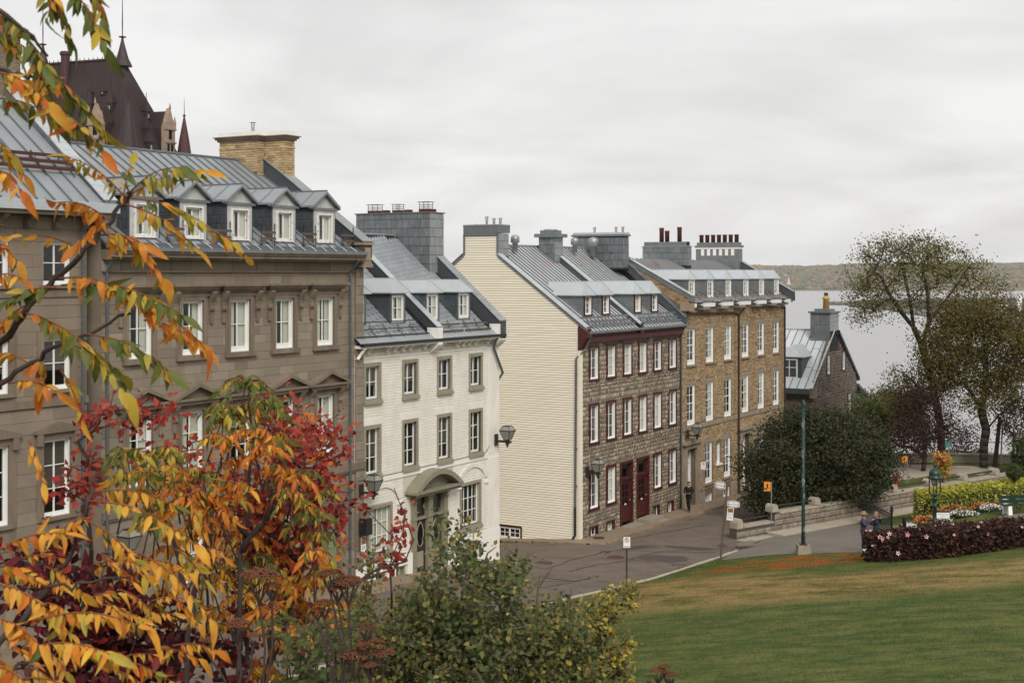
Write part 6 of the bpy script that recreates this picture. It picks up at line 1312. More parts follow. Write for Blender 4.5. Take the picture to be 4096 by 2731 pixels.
for u, v, w_, h in ((.62, .36, 1.6, 2.3), (.45, .17, 1.7, 2.4), (.42, .03, 1.7, 2.4), (.86, .05, 1.6, 2.2)): cdorm(on_end(u, v), V2, w_, h, 3.0)
for u, v in ((.2, .62), (.32, .62)): cdorm(on_front(u, v), U2, 1.3, .8, .3)
def gable_bay(p, d, w_):
    d = d.normalized(); s = Vector((-d.y, d.x, 0)); q = lambda a, c, z: tuple(p+s*a+d*c+Vector((0, 0, z)))
    b = MB(); H = 6.2
    b.add([q(-w_/2, -.9, -3), q(w_/2, -.9, -3), q(w_/2, -.9, H), q(0, -.9, H+4.2), q(-w_/2, -.9, H), q(-w_/2, .2, -3), q(w_/2, .2, -3), q(w_/2, .2, H), q(0, .2, H+4.2), q(-w_/2, .2, H)], [(0, 1, 2, 3, 4), (1, 6, 7, 2), (0, 4, 9, 5), (2, 7, 8, 3), (4, 3, 8, 9)]); part = b.build('gabled_bay', m_castle_stone, ca)
    c = MB(); c.add([q(-w_/2+.1, .1, -3), q(w_/2-.1, .1, -3), q(w_/2-.1, .1, H-.3), q(0, .1, H+3.6), q(-w_/2+.1, .1, H-.3), q(-w_/2+.1, 5, -3), q(w_/2-.1, 5, -3), q(w_/2-.1, 5, H-.3), q(0, 5, H+3.6), q(-w_/2+.1, 5, H-.3)], [(1, 6, 7, 2), (0, 4, 9, 5), (2, 7, 8, 3), (4, 3, 8, 9)]); c.build('bay_roof', m_copper, part)
    for sx in (-1, 1): c = MB(); c.lathe([(.32, 0), (.32, 1.6), (.42, 1.7), (.3, 1.9), (.03, 3.2)], q(sx*w_/2, -.8, H-.6), 6); c.build('pinnacle', m_castle_stone, part)
    c = MB(); c.lathe([(.2, 0), (.28, .3), (.03, 1.4)], q(0, -.8, H+4), 6)
    for z in (-.2, 2.8, H-.5): c.add([q(-w_*.58, -1.15, z), q(w_*.58, -1.15, z), q(w_*.58, -1.15, z+.3), q(-w_*.58, -1.15, z+.3), q(-w_*.58, -.9, z+.3), q(w_*.58, -.9, z+.3)], [(0, 1, 2, 3), (3, 2, 5, 4)])
    c.build('string_course', m_castle_stone, part)
    for a, z0, z1, f in ((-.65, -2.4, -.5, .4), (.65, -2.4, -.5, .4), (-.65, .3, 2.5, .4), (.65, .3, 2.5, .4), (0, 3.6, 5.6, .55)): wq = MB(); wq.quad(q(a-f, -.92, z0), q(a+f, -.92, z0), q(a+f, -.92, z1), q(a-f, -.92, z1)); wq.build('window', m_room, part)
    return part
gable_bay(on_end(.72, 0)+Vector((0, 0, .5)), V2, 3.4); gable_bay(on_front(.2, 0)+Vector((0, 0, .5)), U2, 3.4); gable_bay(on_front(.55, 0)+Vector((0, 0, .5)), U2, 3.4)
par = MB()
for (a, b) in ((e_[0], e_[3]), (e_[0], e_[1])):
    a, b = Vector(a), Vector(b); n_ = int((b-a).length/.8)
    for k in range(n_): p = a.lerp(b, (k+.5)/n_); par.box(p.x-.15, p.x+.15, p.y-.15, p.y+.15, ze_-1.2, ze_+.1)
    par.add([(a.x, a.y, ze_+.1), (b.x, b.y, ze_+.1), (b.x, b.y, ze_+.35), (a.x, a.y, ze_+.35)], [(0, 1, 2, 3)])
par.build('parapet', m_castle_stone, ca)
p = on_front(.62, .8); c = MB().lathe([(1.0, 0), (1.0, 7.6), (1.25, 7.7), (1.25, 8.3), (1.0, 8.5)], (p.x, p.y, p.z-2), 12); c.build('chimney', m_copper_red, ca)

# ---------------------------------------------------------------- the damp air over the river
hz = MB().box(-7000, 7500, -40, 9200, -79, 140).mesh('haze'); hm = bpy.data.materials.new('haze_air'); hm.use_nodes = True; hn = hm.node_tree
hn.nodes.remove(hn.nodes['Principled BSDF']); vp = hn.nodes.new('ShaderNodeVolumePrincipled'); vp.inputs['Color'].default_value = (.9, .94, 1, 1); vp.inputs['Density'].default_value = 4.2e-5; vp.inputs['Anisotropy'].default_value = 0.2
hn.links.new(vp.outputs[0], hn.nodes['Material Output'].inputs['Volume']); hz.materials.append(hm); ho = bpy.data.objects.new('haze', hz); COL.objects.link(ho); ho['kind'] = 'stuff'
# ================================================================== vegetation
def leafmat(name, cols, spots=None, transl=.3):
    return mat(name, cols, noise=(cols[0] if not spots else spots, 16, .0 if not spots else .95), rough=.55, spec=.25, transl=transl)
l_green = leafmat('leaf_green', [(.05, .082, .02), (.075, .11, .026), (.12, .14, .032), (.065, .095, .025)], (.15, .16, .03))
l_yellow = leafmat('leaf_yellow', [(.72, .4, .045), (.78, .46, .055), (.62, .38, .06), (.74, .34, .035), (.5, .36, .06)], (.62, .24, .03))
l_orange = leafmat('leaf_orange', [(.62, .2, .02), (.7, .27, .025), (.52, .14, .018), (.68, .32, .035), (.36, .1, .018)], (.42, .1, .016))
l_ygreen = leafmat('leaf_yellow_green', [(.26, .25, .045), (.42, .34, .05), (.17, .19, .036), (.56, .4, .055)], (.5, .34, .045))
l_red = leafmat('leaf_red', [(.27, .024, .02), (.36, .04, .028), (.18, .018, .016), (.42, .085, .04), (.14, .015, .015)])
l_dkred = leafmat('leaf_dark_red', [(.055, .008, .01), (.085, .009, .011), (.035, .007, .01), (.15, .01, .012), (.025, .01, .01)], transl=.2)
l_shrub = leafmat('shrub_leaf', [(.05, .075, .022), (.085, .11, .032), (.032, .05, .018), (.13, .14, .045), (.065, .09, .032)], transl=.25)
l_shrub_y = leafmat('shrub_leaf_yellowing', [(.11, .13, .036), (.2, .18, .045), (.07, .09, .03), (.32, .24, .055), (.14, .14, .042), (.23, .14, .045)], transl=.25)
l_fern = leafmat('feathery_leaf', [(.06, .085, .024), (.085, .115, .03), (.04, .06, .02)], transl=.2)
l_elm = leafmat('elm_leaf', [(.12, .115, .034), (.165, .15, .04), (.075, .075, .026), (.21, .165, .042), (.1, .09, .028)], transl=.25)
l_elm2 = leafmat('browning_elm_leaf', [(.1, .085, .024), (.145, .115, .028), (.065, .06, .02), (.19, .13, .028), (.11, .1, .03)], transl=.25)
l_maple = leafmat('maple_leaf', [(.030, .041, .016), (.047, .061, .022), (.019, .027, .012), (.074, .068, .027), (.038, .049, .019), (.088, .047, .024)], transl=.15)
l_purple = leafmat('purple_leaf', [(.04, .017, .014), (.058, .024, .019), (.026, .013, .011), (.075, .035, .024), (.05, .036, .02)], transl=.2)
l_lightgreen = leafmat('light_green_leaf', [(.12, .15, .045), (.17, .2, .06), (.075, .1, .034), (.22, .235, .08)], transl=.25)
l_yhedge = leafmat('golden_hedge_leaf', [(.5, .44, .06), (.36, .37, .06), (.6, .52, .08), (.24, .27, .05), (.45, .42, .06)], transl=.25)
l_ghedge = leafmat('green_hedge_leaf', [(.22, .27, .055), (.15, .2, .04), (.33, .35, .07), (.1, .13, .03)], transl=.25)
l_hib = leafmat('dark_hedge_leaf', [(.035, .015, .012), (.058, .024, .017), (.022, .012, .01), (.09, .03, .018), (.05, .032, .016)], transl=.12)
l_bark = mat('bark', (.05, .038, .03), noise=((.028, .021, .017), 6, .7), bump=.6, bscale=14)
l_twig = mat('twig_bark', (.045, .03, .025), noise=((.08, .06, .05), 9, .5), rough=.8)
l_redstem = mat('red_stem', (.2, .065, .025), rough=.7)
l_dry = mat('dried_flower', [(.1, .036, .018), (.14, .055, .026), (.06, .024, .014)], rough=.95)
l_pink = mat('pink_petal', [(.75, .42, .42), (.8, .55, .53), (.7, .3, .33)], rough=.6)
l_magenta = mat('flower_eye', (.35, .02, .06))
l_orfl = mat('orange_petal', [(.5, .14, .045), (.58, .2, .07), (.4, .09, .03), (.55, .26, .1)], rough=.7)
l_whfl = mat('white_petal', [(.7, .68, .66), (.6, .58, .56)], rough=.7)
l_redfl = mat('red_petal', [(.5, .02, .015), (.6, .04, .02)], rough=.7)

def rots(n, tilt=1.0, down=None):
    """random leaf frames: y along the leaf, z its normal"""
    if down is None: d = rng.normal(size=(n, 3)); d[:, 2] = d[:, 2]*tilt
    else: d = down + rng.normal(size=(n, 3))*tilt
    d /= np.linalg.norm(d, axis=1, keepdims=True); r = rng.normal(size=(n, 3)); x = np.cross(d, r); x /= np.linalg.norm(x, axis=1, keepdims=True); z = np.cross(x, d)
    return np.stack([x, d, z], -1)
LQ = ([(0, 0, 0), (.32, .45, .09), (0, 1, -.05), (-.32, .45, .09)], [(0, 1, 2), (0, 2, 3)])                   # small folded leaf
LO = ([(0, 0, 0), (.2, .18, .05), (.33, .45, .09), (.2, .76, .03), (0, 1, -.12), (-.2, .76, .03), (-.33, .45, .09), (-.2, .18, .05), (0, .45, 0)], [(0, 1, 8), (1, 2, 8), (2, 3, 8), (3, 4, 8), (4, 5, 8), (5, 6, 8), (6, 7, 8), (7, 0, 8)])   # ovate leaf
def lance(wd=.17, droop=.2, fold=.3, curl=0.0):
    st = [(0, .02), (.14, .62), (.35, 1), (.6, .86), (.82, .45), (1, .0)]; vs = []
    for y, w_ in st: vs += [(-wd*w_, y, fold*wd*w_-droop*y*y+curl*sin(y*3)), (0, y, -droop*y*y), (wd*w_, y, fold*wd*w_-droop*y*y-curl*sin(y*3))]
    fs = []
    for i in range(5): a = 3*i; fs += [(a, a+1, a+4), (a, a+4, a+3), (a+1, a+2, a+5), (a+1, a+5, a+4)]
    return vs, fs
def leafmesh(T, m, name='leaf'):
    me = MB().add(*T).mesh(name); me.materials.append(m); me.polygons.foreach_set('use_smooth', [True]*len(me.polygons)); return me
def put_leaves(root, T, mts, P, Rm, S, choice, nobj=300, name='leaf', stuff='foliage'):
    """largest leaves as parts of the plant, the rest joined; choice = which material each leaf takes"""
    P = np.asarray(P, float); S = np.asarray(S, float); n = len(P); order = np.argsort(-S/np.maximum(P[:, 1], 1)); big = order[:nobj]; rest = order[nobj:]; org = np.array(org_of(root))
    ms = [[leafmesh(t, m, name) for t in T] for m in mts]
    for i in big:
        o = bpy.data.objects.new(name, ms[choice[i]][i % len(T)]); M = Matrix([list(map(float, r)) for r in Rm[i]]).to_4x4(); o.matrix_local = Matrix.Translation(Vector(P[i]-org)) @ M @ Matrix.Scale(float(S[i]), 4); COL.objects.link(o); o.parent = root
    for k in range(len(mts)):
        idx = rest[choice[rest] == k]
        if len(idx): scatter(stuff, T[0][0], T[0][1], P[idx], Rm[idx], S[idx], rng.random(len(idx)), mts[k], root, 'stuff')
class Skel:
    """branching skeleton grown toward a cloud of points"""
    def __init__(s, trunks):
        s.p = []; s.par = []
        for pts in trunks:
            pts = [Vector(p) for p in pts]; prev = s.near(pts[0]) if s.p and len(s.p) > 0 else -1; first = True
            for a, b in zip(pts, pts[1:]):
                n = max(1, int((b-a).length/.4))
                for i in range(n + (1 if b is pts[-1] else 0)):
                    s.p.append(a.lerp(b, min(1, i/n))); s.par.append(prev); prev = len(s.p)-1
        s.fixed = len(s.p)
    def near(s, q): return min(range(len(s.p)), key=lambda i: (s.p[i]-q).length)
    def grow(s, att, step=.5, wob=.1, lift=.0):
        c = Vector(np.mean([tuple(p) for p in s.p[-3:]], 0)); tips = []
        A = np.array([tuple(a) for a in att]); base = np.array([tuple(p) for p in s.p]); d0 = np.min(np.linalg.norm(A[:, None]-base[None], axis=2), 1)
        arr = list(base)
        for i in np.argsort(d0):
            q = Vector(A[i]); D = np.linalg.norm(np.asarray(arr)-A[i], axis=1); j = int(np.argmin(D)); a = s.p[j]; L = (q-a).length; n = max(1, int(L/step)); prev = j
            for k in range(1, n+1):
                t = k/n; p = a.lerp(q, t) + Vector((random.uniform(-wob, wob), random.uniform(-wob, wob), random.uniform(-wob, wob)+lift*sin(pi*t)))*step*(0 if k == n else 1)
                s.p.append(p); s.par.append(prev); prev = len(s.p)-1; arr.append(np.array(p))
            tips.append(prev)
        return tips
    def radii(s, r0, ex=2.3, rmax=None):
        n = len(s.p); w_ = [0.0]*n; ch = [0]*n
        for i in range(n):
            if s.par[i] >= 0: ch[s.par[i]] += 1
        for i in range(n-1, -1, -1):
            if ch[i] == 0: w_[i] += 1
            if s.par[i] >= 0: w_[s.par[i]] += w_[i]
        s.r = [min(r0*max(1, x)**(1/ex), rmax or 9) for x in w_]
    def mesh(s, mb, sides=5, thin=.02):
        for i, j in enumerate(s.par):
            if j < 0: continue
            mb.tube([s.p[j], s.p[i]], [s.r[j] if s.r[j] < 1.6*s.r[i] else s.r[i]*1.25, s.r[i]], sides if s.r[i] > thin else 3)
def ell(c, r, n, hollow=.35):
    """points filling a squashed ball, more of them near its skin"""
    d = rng.normal(size=(n, 3)); d /= np.linalg.norm(d, axis=1, keepdims=True); u = hollow+(1-hollow)*rng.random(n)**.6
    return np.asarray(c)+d*u[:, None]*np.asarray(r)
def tree(name, label, base, trunks, blobs, lm, leaf, per, r0=.022, spread=.5, rmax=.4, group=None, cat='tree', wob=.2, ex=2.0, T=LQ, wind=None, bark=None, step=.5):
    """blobs: (centre, radii, number of twig ends)"""
    o = thing(name, label, cat, base, 0, group, base); sk = Skel(trunks); att = np.concatenate([ell(c, r, n) for c, r, n in blobs]); tips = sk.grow(att, step, wob, .12); sk.radii(r0, ex, rmax)
    nf = sk.fixed; mb = MB()
    for i, j in enumerate(sk.par):
        if j >= 0 and i < nf: mb.tube([sk.p[j], sk.p[i]], [max(sk.r[i], sk.r[j]) if sk.r[j] < sk.r[i]*1.4 else sk.r[i]*1.1, sk.r[i]], 8)
    mb.build('trunk', bark or l_bark, o, True); mb = MB()
    for i, j in enumerate(sk.par):
        if j >= 0 and i >= nf: mb.tube([sk.p[j], sk.p[i]], [min(sk.r[j], sk.r[i]*1.3), sk.r[i]], 5 if sk.r[i] > .03 else 3)
    mb.build('branches', bark or l_bark, o, kind='stuff')
    n = len(tips)*per; tp = np.array([tuple(sk.p[t]) for t in tips]); P = np.repeat(tp, per, 0)+rng.normal(size=(n, 3))*spread*np.array([1, 1, .75])
    Rm = rots(n, .8) if wind is None else rots(n, .9, np.asarray(wind)); S = leaf*rng.uniform(.6, 1.25, n)
    scatter('crown', T[0], T[1], P, Rm, S, rng.random(n), lm, o, 'stuff'); return o
# ---------------------------------------------------------------- park trees
B = lambda px, py, Y: tuple(at(px, py, Y))
Y1 = 94.0
tree('elm_tree', 'tall windblown elm with an airy olive crown rising above the far shore', B(3770, 1880, Y1),
     [[B(3770, 1890, Y1), B(3762, 1700, Y1), B(3735, 1560, Y1), B(3690, 1390, Y1), B(3655, 1310, Y1)], [B(3655, 1310, Y1), B(3610, 1255, Y1), B(3560, 1180, Y1-1), B(3520, 1100, Y1-1)], [B(3690, 1390, Y1), B(3715, 1290, Y1), B(3712, 1180, Y1), B(3690, 1080, Y1+1)], [B(3655, 1310, Y1), B(3640, 1200, Y1), B(3615, 1090, Y1+1)], [B(3715, 1290, Y1), B(3790, 1190, Y1), B(3850, 1110, Y1)], [B(3735, 1560, Y1), B(3800, 1480, Y1), B(3880, 1400, Y1+1), B(3930, 1300, Y1)]],
     [(B(3640, 1110, Y1), (4.3, 3.5, 2.7), 150), (B(3480, 1180, Y1), (1.9, 2, 2.0), 42), (B(3760, 1060, Y1), (2.8, 2.5, 1.6), 60), (B(3530, 1010, Y1), (1.9, 2, 1.1), 30), (B(3930, 1180, Y1), (2.0, 1.8, 2.0), 34), (B(3700, 990, Y1), (1.8, 1.6, .8), 26), (B(3610, 1600, Y1), (1.6, 1.5, 2.4), 60), (B(3470, 1270, Y1), (1.0, 1, .6), 10)],
     l_elm, .16, 40, spread=.46, rmax=.42, wind=(.8, 0, -.3), wob=.3)
tree('elm_tree', 'dense brown green tree with a forked dark trunk on the terrace', B(3935, 1890, 91.5),
     [[B(3935, 1895, 91.5), B(3935, 1780, 91.5), B(3945, 1720, 91.5)], [B(3945, 1720, 91.5), B(3925, 1640, 91.5), B(3880, 1560, 91.5)], [B(3945, 1720, 91.5), B(3995, 1660, 91.5), B(4060, 1610, 91.5)], [B(3925, 1640, 91.5), B(3945, 1540, 91.5), B(3940, 1400, 92)], [B(3880, 1560, 91.5), B(3850, 1530, 91.5), B(3800, 1545, 91.5)]],
     [(B(3960, 1390, 92), (3.8, 2.6, 3.3), 190), (B(3800, 1400, 92), (2.2, 2, 3.0), 110), (B(4100, 1420, 92), (2.4, 2.2, 3.4), 90), (B(3900, 1250, 92.5), (2.8, 2, 1.4), 60), (B(3980, 1600, 91.5), (2.2, 1.6, 1.0), 36), (B(3740, 1520, 93), (1.2, 1.2, 1.6), 40)],
     l_elm2, .17, 72, spread=.52, rmax=.42, wind=(.5, 0, -.4), wob=.25)
tree('maple_tree', 'broad dark green maple with a rounded crown behind the stone wall', B(3270, 2040, 78.5),
     [[B(3270, 2050, 78.5), B(3275, 1960, 78.5), B(3265, 1880, 78.5)], [B(3265, 1880, 78.5), B(3180, 1800, 78.5)], [B(3265, 1880, 78.5), B(3370, 1790, 78.5)], [B(3265, 1880, 78.5), B(3290, 1740, 78.5)]],
     [(B(3270, 1830, 78.6), (4.1, 3.2, 2.7), 260), (B(3090, 1880, 77.5), (1.9, 1.9, 2.0), 90), (B(3450, 1880, 78.6), (2.0, 2, 1.9), 100), (B(3240, 1720, 78.4), (2.7, 2, 1.1), 80), (B(3070, 1990, 77.3), (1.3, 1.2, .9), 40), (B(3400, 1740, 79), (1.8, 1.6, 1.0), 50), (B(3270, 1950, 77.6), (3.4, 1.4, .9), 80)],
     l_maple, .17, 95, spread=.36, rmax=.22, T=LQ)
tree('plum_tree', 'dark purple leaved plum tree on the terrace beside the parapet', B(3690, 1900, 90),
     [[B(3690, 1905, 90), B(3700, 1830, 90), B(3695, 1760, 90)], [B(3700, 1830, 90), B(3650, 1790, 90), B(3590, 1780, 90)], [B(3695, 1760, 90), B(3690, 1660, 90)], [B(3695, 1760, 90), B(3800, 1730, 90)]],
     [(B(3700, 1680, 90), (2.0, 1.8, 2.3), 90), (B(3610, 1770, 90), (1.6, 1.4, 1.1), 40), (B(3810, 1740, 90), (1.9, 1.4, 1.0), 40), (B(3650, 1590, 90), (1.1, 1.0, 1.0), 26)],
     l_purple, .14, 52, spread=.45, rmax=.16, wind=(.3, 0, -.2))
tree('small_tree', 'light green feathery tree beside the brown gabled house', B(3540, 1900, 106),
     [[B(3540, 1900, 106), B(3545, 1780, 106), B(3540, 1700, 106)]], [(B(3545, 1680, 100), (3.0, 2.2, 2.3), 130), (B(3620, 1620, 101), (2.0, 2, 1.3), 60), (B(3490, 1660, 100), (1.5, 1.5, 1.4), 50)], l_lightgreen, .17, 90, spread=.42, rmax=.16)
tree('plum_tree', 'purple leaved tree at the edge of the picture above the lamp post', B(4110, 1880, 90), [[B(4110, 1890, 90), B(4105, 1760, 90)]], [(B(4095, 1700, 90), (1.5, 1.4, 2.2), 80)], l_purple, .17, 34, spread=.4, rmax=.12)
tree('yew_bush', 'dark evergreen bush under the purple tree by the parapet end', B(4090, 1880, 88), [[B(4092, 1890, 88), B(4092, 1830, 88)]], [(B(4100, 1820, 88), (.9, .9, 1.2), 70)], l_shrub, .16, 34, spread=.2, rmax=.06, cat='bush')
tree('rowan_bush', 'orange flowering bush trained on a short trunk behind the green lamp', B(3770, 1945, 84), [[B(3770, 1948, 84), B(3770, 1880, 84)]], [(B(3772, 1865, 84), (.42, .42, .75), 40), (B(3765, 1835, 84), (.4, .4, .35), 24)], l_ygreen, .15, 24, spread=.13, rmax=.04, cat='bush')
P_ = np.concatenate([ell(B(3772, 1865, 83.8), (.5, .45, .85), 90, .8), ell(B(3765, 1832, 83.8), (.42, .4, .35), 50, .8)]); o = bpy.data.objects['rowan_bush']
scatter('blossom', LQ[0], LQ[1], P_, rots(140), rng.uniform(.14, .24, 140), rng.random(140), l_orfl, o, 'stuff')
tree('hedge_shrub', 'rust tinted shrubs beyond the terrace railing', B(3850, 1850, 97), [[B(3850, 1860, 97), B(3850, 1830, 97)]], [(B(3850, 1825, 97), (2.4, .8, .55), 110)], leafmat('rusty_shrub_leaf', [(.16, .05, .02), (.05, .05, .02), (.22, .075, .025), (.04, .04, .018)]), .17, 24, spread=.22, rmax=.05, cat='shrub')
topi = thing('topiary', 'clipped round bush on a thin stem above the golden hedge', 'bush', B(4056, 2010, 76), 0, None, B(4056, 2010, 76)); c_ = B(4056, 1888, 76)
MB().tube([B(4056, 2015, 76), c_], .04, 6).build('stem', l_bark, topi); P_ = ell(c_, (.42, .42, .42), 2600, .72); scatter('foliage', LQ[0], LQ[1], P_, rots(2600), rng.uniform(.06, .12, 2600), rng.random(2600), l_shrub, topi, 'stuff')
# ---------------------------------------------------------------- hedges and beds: leaves spread over a rounded box that follows a ground line
def hedge(name, label, line, wd, ht, n, lm, leaf, zf=zg, cat='hedge', top_m=None, taper=0.0):
    for _ in range(3):                          # round the corners of the ground line
        line = [line[0]] + [((a[0]*(1-k)+b[0]*k), (a[1]*(1-k)+b[1]*k)) for a, b in zip(line, line[1:]) for k in (.25, .75)] + [line[-1]]
    a0 = Vector((*line[0], zf(*line[0]))); o = thing(name, label, cat, a0, 0, None, a0); pts = [Vector((*p, 0)) for p in line]; L = [(b-a).length for a, b in zip(pts, pts[1:])]; tot = sum(L)
    core = MB(); S_ = []; Pn = []; top = []
    for a, b in zip(pts, pts[1:]):
        d = (b-a).normalized(); nn = Vector((-d.y, d.x, 0)); k = max(1, int((b-a).length/.6))
        for i in range(k):
            p, q = a.lerp(b, i/k), a.lerp(b, (i+1)/k); za, zb = zf(p.x, p.y), zf(q.x, q.y); w_ = wd*.24; h_ = ht*.6
            if (p-pts[0]).length < .7 or (q-pts[-1]).length < .7: continue
            core.add([tuple(p-nn*w_)[:2]+(za-.1,), tuple(q-nn*w_)[:2]+(zb-.1,), tuple(q+nn*w_)[:2]+(zb-.1,), tuple(p+nn*w_)[:2]+(za-.1,), tuple(p-nn*w_)[:2]+(za+h_,), tuple(q-nn*w_)[:2]+(zb+h_,), tuple(q+nn*w_)[:2]+(zb+h_,), tuple(p+nn*w_)[:2]+(za+h_,)], [(4, 5, 6, 7), (0, 1, 5, 4), (2, 3, 7, 6), (1, 2, 6, 5), (3, 0, 4, 7)])
    core.build('branches', l_bark, o)
    for _ in range(n):
        u = random.random()*tot; i = 0
        while u > L[i] and i < len(L)-1: u -= L[i]; i += 1
        a, b = pts[i], pts[i+1]; d = (b-a).normalized(); nn = Vector((-d.y, d.x, 0)); c = a+d*u
        th = random.uniform(-.15, 1.15)*pi; rr = random.uniform(.86, 1.06)+.06*sin(c.x*3.1)*cos(c.y*2.3+th*2); cx = max(-1, min(1, 1.25*cos(th)))*wd/2*rr; ht_ = ht*(1-taper*(sum(L[:i])+u)/tot); cz = max(0.02, min(1, 1.25*max(0, sin(th))+ (0 if sin(th) > 0 else random.random()*.3)))*ht_*rr
        if 1.25*abs(cos(th)) > 1: cz = random.random()*ht_*.95
        p = c+nn*cx; us = sum(L[:i])+u; end = min(us, tot-us)
        if end < wd*.5: cx *= sqrt(max(.05, min(1, end/(wd*.5)))); p = c+nn*cx
        Pn.append((p.x, p.y, zf(p.x, p.y)+cz)); top.append(cz > ht*.8)
    Pn = np.array(Pn); S_ = leaf*rng.uniform(.6, 1.3, n); top = np.array(top)
    if top_m is None: scatter('foliage', LQ[0], LQ[1], Pn, rots(n, .7), S_, rng.random(n), lm, o, 'stuff')
    else:
        ch = top | (rng.random(n) < .3)
        for k, mm in ((True, top_m), (False, lm)): idx = ch == k; scatter('foliage', LQ[0], LQ[1], Pn[idx], rots(int(idx.sum()), .7), S_[idx], rng.random(int(idx.sum())), mm, o, 'stuff')
    return o, Pn
hl = [(15.1, 58.9), (16.6, 58.6), (18.4, 59.1), (20.5, 60.0), (23.5, 61.2), (26.5, 62.6)]
hb, hp = hedge('flowering_hedge', 'dark maroon leaved hedge dotted with pale pink blossoms at the lawn edge', hl, 1.9, 1.22, 17000, l_hib, .19, taper=.22)
cand = [p for p in hp if p[2] > zg(p[0], p[1])+.75 and p[1] < 62.5]; random.shuffle(cand)
pm_ = MB()
for k in range(5):
    a = 2*pi*k/5; b_ = a+.5; a_ = a-.5; pm_.add([(0, 0, 0), (.55*cos(a_), .55*sin(a_), .22), (.98*cos(a), .98*sin(a), .28), (.55*cos(b_), .55*sin(b_), .22)], [(0, 1, 2, 3)])
pm_ = pm_.mesh('flower'); pm_.materials.append(l_pink); ey = MB().lathe([(.22, .0), (.16, .12), (.05, .35)], (0, 0, .02), 8).mesh('flower_eye'); ey.materials.append(l_magenta)
fx = [(15.6, 57.9, 1.0), (15.3, 58.2, .72), (16.2, 57.7, .35), (16.6, 57.7, 1.12), (15.9, 57.9, 1.18)]
def put_flower(p, s): o = piece('flower', pm_, hb, Vector(p)-ORG[hb.name], (random.uniform(.7, 1.5), random.uniform(-.4, .4), random.uniform(-.6, .6)), (s, s, s)); piece('flower_eye', ey, o)
for x, y, z in fx: put_flower((x, y, zg(x, y)+z), .12)
for p in cand[:46]: put_flower((p[0]+random.uniform(-.05, .05), p[1]-.12, p[2]+.08), random.uniform(.07, .125))
yl = [(21.8, 74.3), (24, 74.9), (27, 76.3), (31, 78.6), (36, 81.5)]
hedge('golden_hedge', 'clipped golden privet hedge glowing yellow along the stone wall', yl, 1.7, 1.5, 24000, l_ghedge, .15, top_m=l_yhedge)
def bed(label, X, Y, rx, ry, h, n, fm, leaf=.13, group=None, cat='flowers'):
    z = zg(X, Y); o = thing('flower_clump', label, cat, (X, Y, z), 0, group, (X, Y, z)); P_ = ell((X, Y, z+h*.45), (rx, ry, h*.5), n, .5); scatter('foliage', LQ[0], LQ[1], P_, rots(n, .8), rng.uniform(.6, 1.2, n)*leaf, rng.random(n), l_shrub, o, 'stuff')
    k = int(n*.7); P_ = ell((X, Y, z+h*.62), (rx, ry, h*.5), k, .85); P_ = P_[P_[:, 2] > z+h*.5]; scatter('blossom', LQ[0], LQ[1], P_, rots(len(P_), .6), rng.uniform(.6, 1.2, len(P_))*leaf, rng.random(len(P_)), fm, o, 'stuff')
for lb, X, Y, rx, ry, h, fm in (('orange flower clump beside the green lamp post', 20.9, 69.6, .6, .4, .5, l_orfl), ('orange flower clump between the lamp post and the bench', 22.9, 71.2, .75, .5, .6, l_orfl), ('small orange flower clump nearer the bench', 24.7, 72.4, .5, .4, .5, l_orfl), ('orange flower clump just left of the park bench', 26.0, 73.2, .5, .4, .5, l_orfl), ('broad orange flower bed behind the park bench', 29.2, 74.6, 1.6, .6, .6, l_orfl),
                                ('white flower clump at the foot of the green lamp post', 19.9, 68.9, .35, .3, .35, l_whfl), ('white flowers in front of the orange clump by the lamp', 21.8, 69.9, .6, .3, .3, l_whfl), ('white flowers edging the bed between lamp and bench', 23.2, 70.5, .8, .3, .3, l_whfl), ('white flowers in front of the small orange clump', 25.0, 71.5, .7, .3, .35, l_whfl), ('bright red flowers at the end of the park bench', 27.3, 69.9, .4, .4, .9, l_redfl)):
    bed(lb, X, Y, rx, ry, h, 420, fm)
gr = MB(); gr.poly([(21.3, 68.0, zg(21.3, 68)+.02), (24.2, 68.9, zg(24.2, 68.9)+.02), (29, 70.6, zg(29, 70.6)+.02), (29, 73.2, zg(29, 73.2)+.02), (25.4, 72.0, zg(25.4, 72)+.02), (22.4, 70.2, zg(22.4, 70.2)+.02)]); gr.build('garden_lawn', m_lawn, kind='structure')
# grass blades standing over the turf
n = 200000; uu = rng.random(n); tt = -34+ 46*rng.random(n); yy = -8.0-26*rng.random(n)**1.25
XY = np.array([W(a, b)[:2] for a, b in zip(tt, yy)]); ok = (np.abs(XY[:, 0]/XY[:, 1]) < .42) & (XY[:, 1] > 24) & (XY[:, 0] > -2)
XY = XY[ok]
def in_poly(P, poly):
    x, y = P[:, 0], P[:, 1]; r = np.zeros(len(P), bool); n_ = len(poly)
    for i in range(n_):
        (x0, y0), (x1, y1) = poly[i], poly[(i+1) % n_]
        if y0 == y1: continue
        r ^= ((y0 > y) != (y1 > y)) & (x < (x1-x0)*(y-y0)/(y1-y0)+x0)
    return r
XY = XY[~in_poly(XY, PATH_POLY)]; q_ = np.array([pq(*p)[1] for p in XY]); XY = XY[q_ > 3.0]
ZZ = np.array([zg(*p) for p in XY]); n = len(XY); GT_ = ([(-.12, 0, 0), (.12, 0, 0), (.0, .25, 1.0)], [(0, 1, 2)])
az = rng.uniform(0, 6.28, n); ca, sa = np.cos(az), np.sin(az); Z0 = np.zeros(n); Rm = np.stack([np.stack([ca, -sa, Z0], -1), np.stack([sa, ca, Z0], -1), np.stack([Z0, Z0, Z0+1], -1)], 1)
scatter('grass', *GT_, np.column_stack([XY, ZZ-.005]), Rm, rng.uniform(.03, .075, n), rng.random(n), m_lawn, None, 'stuff')
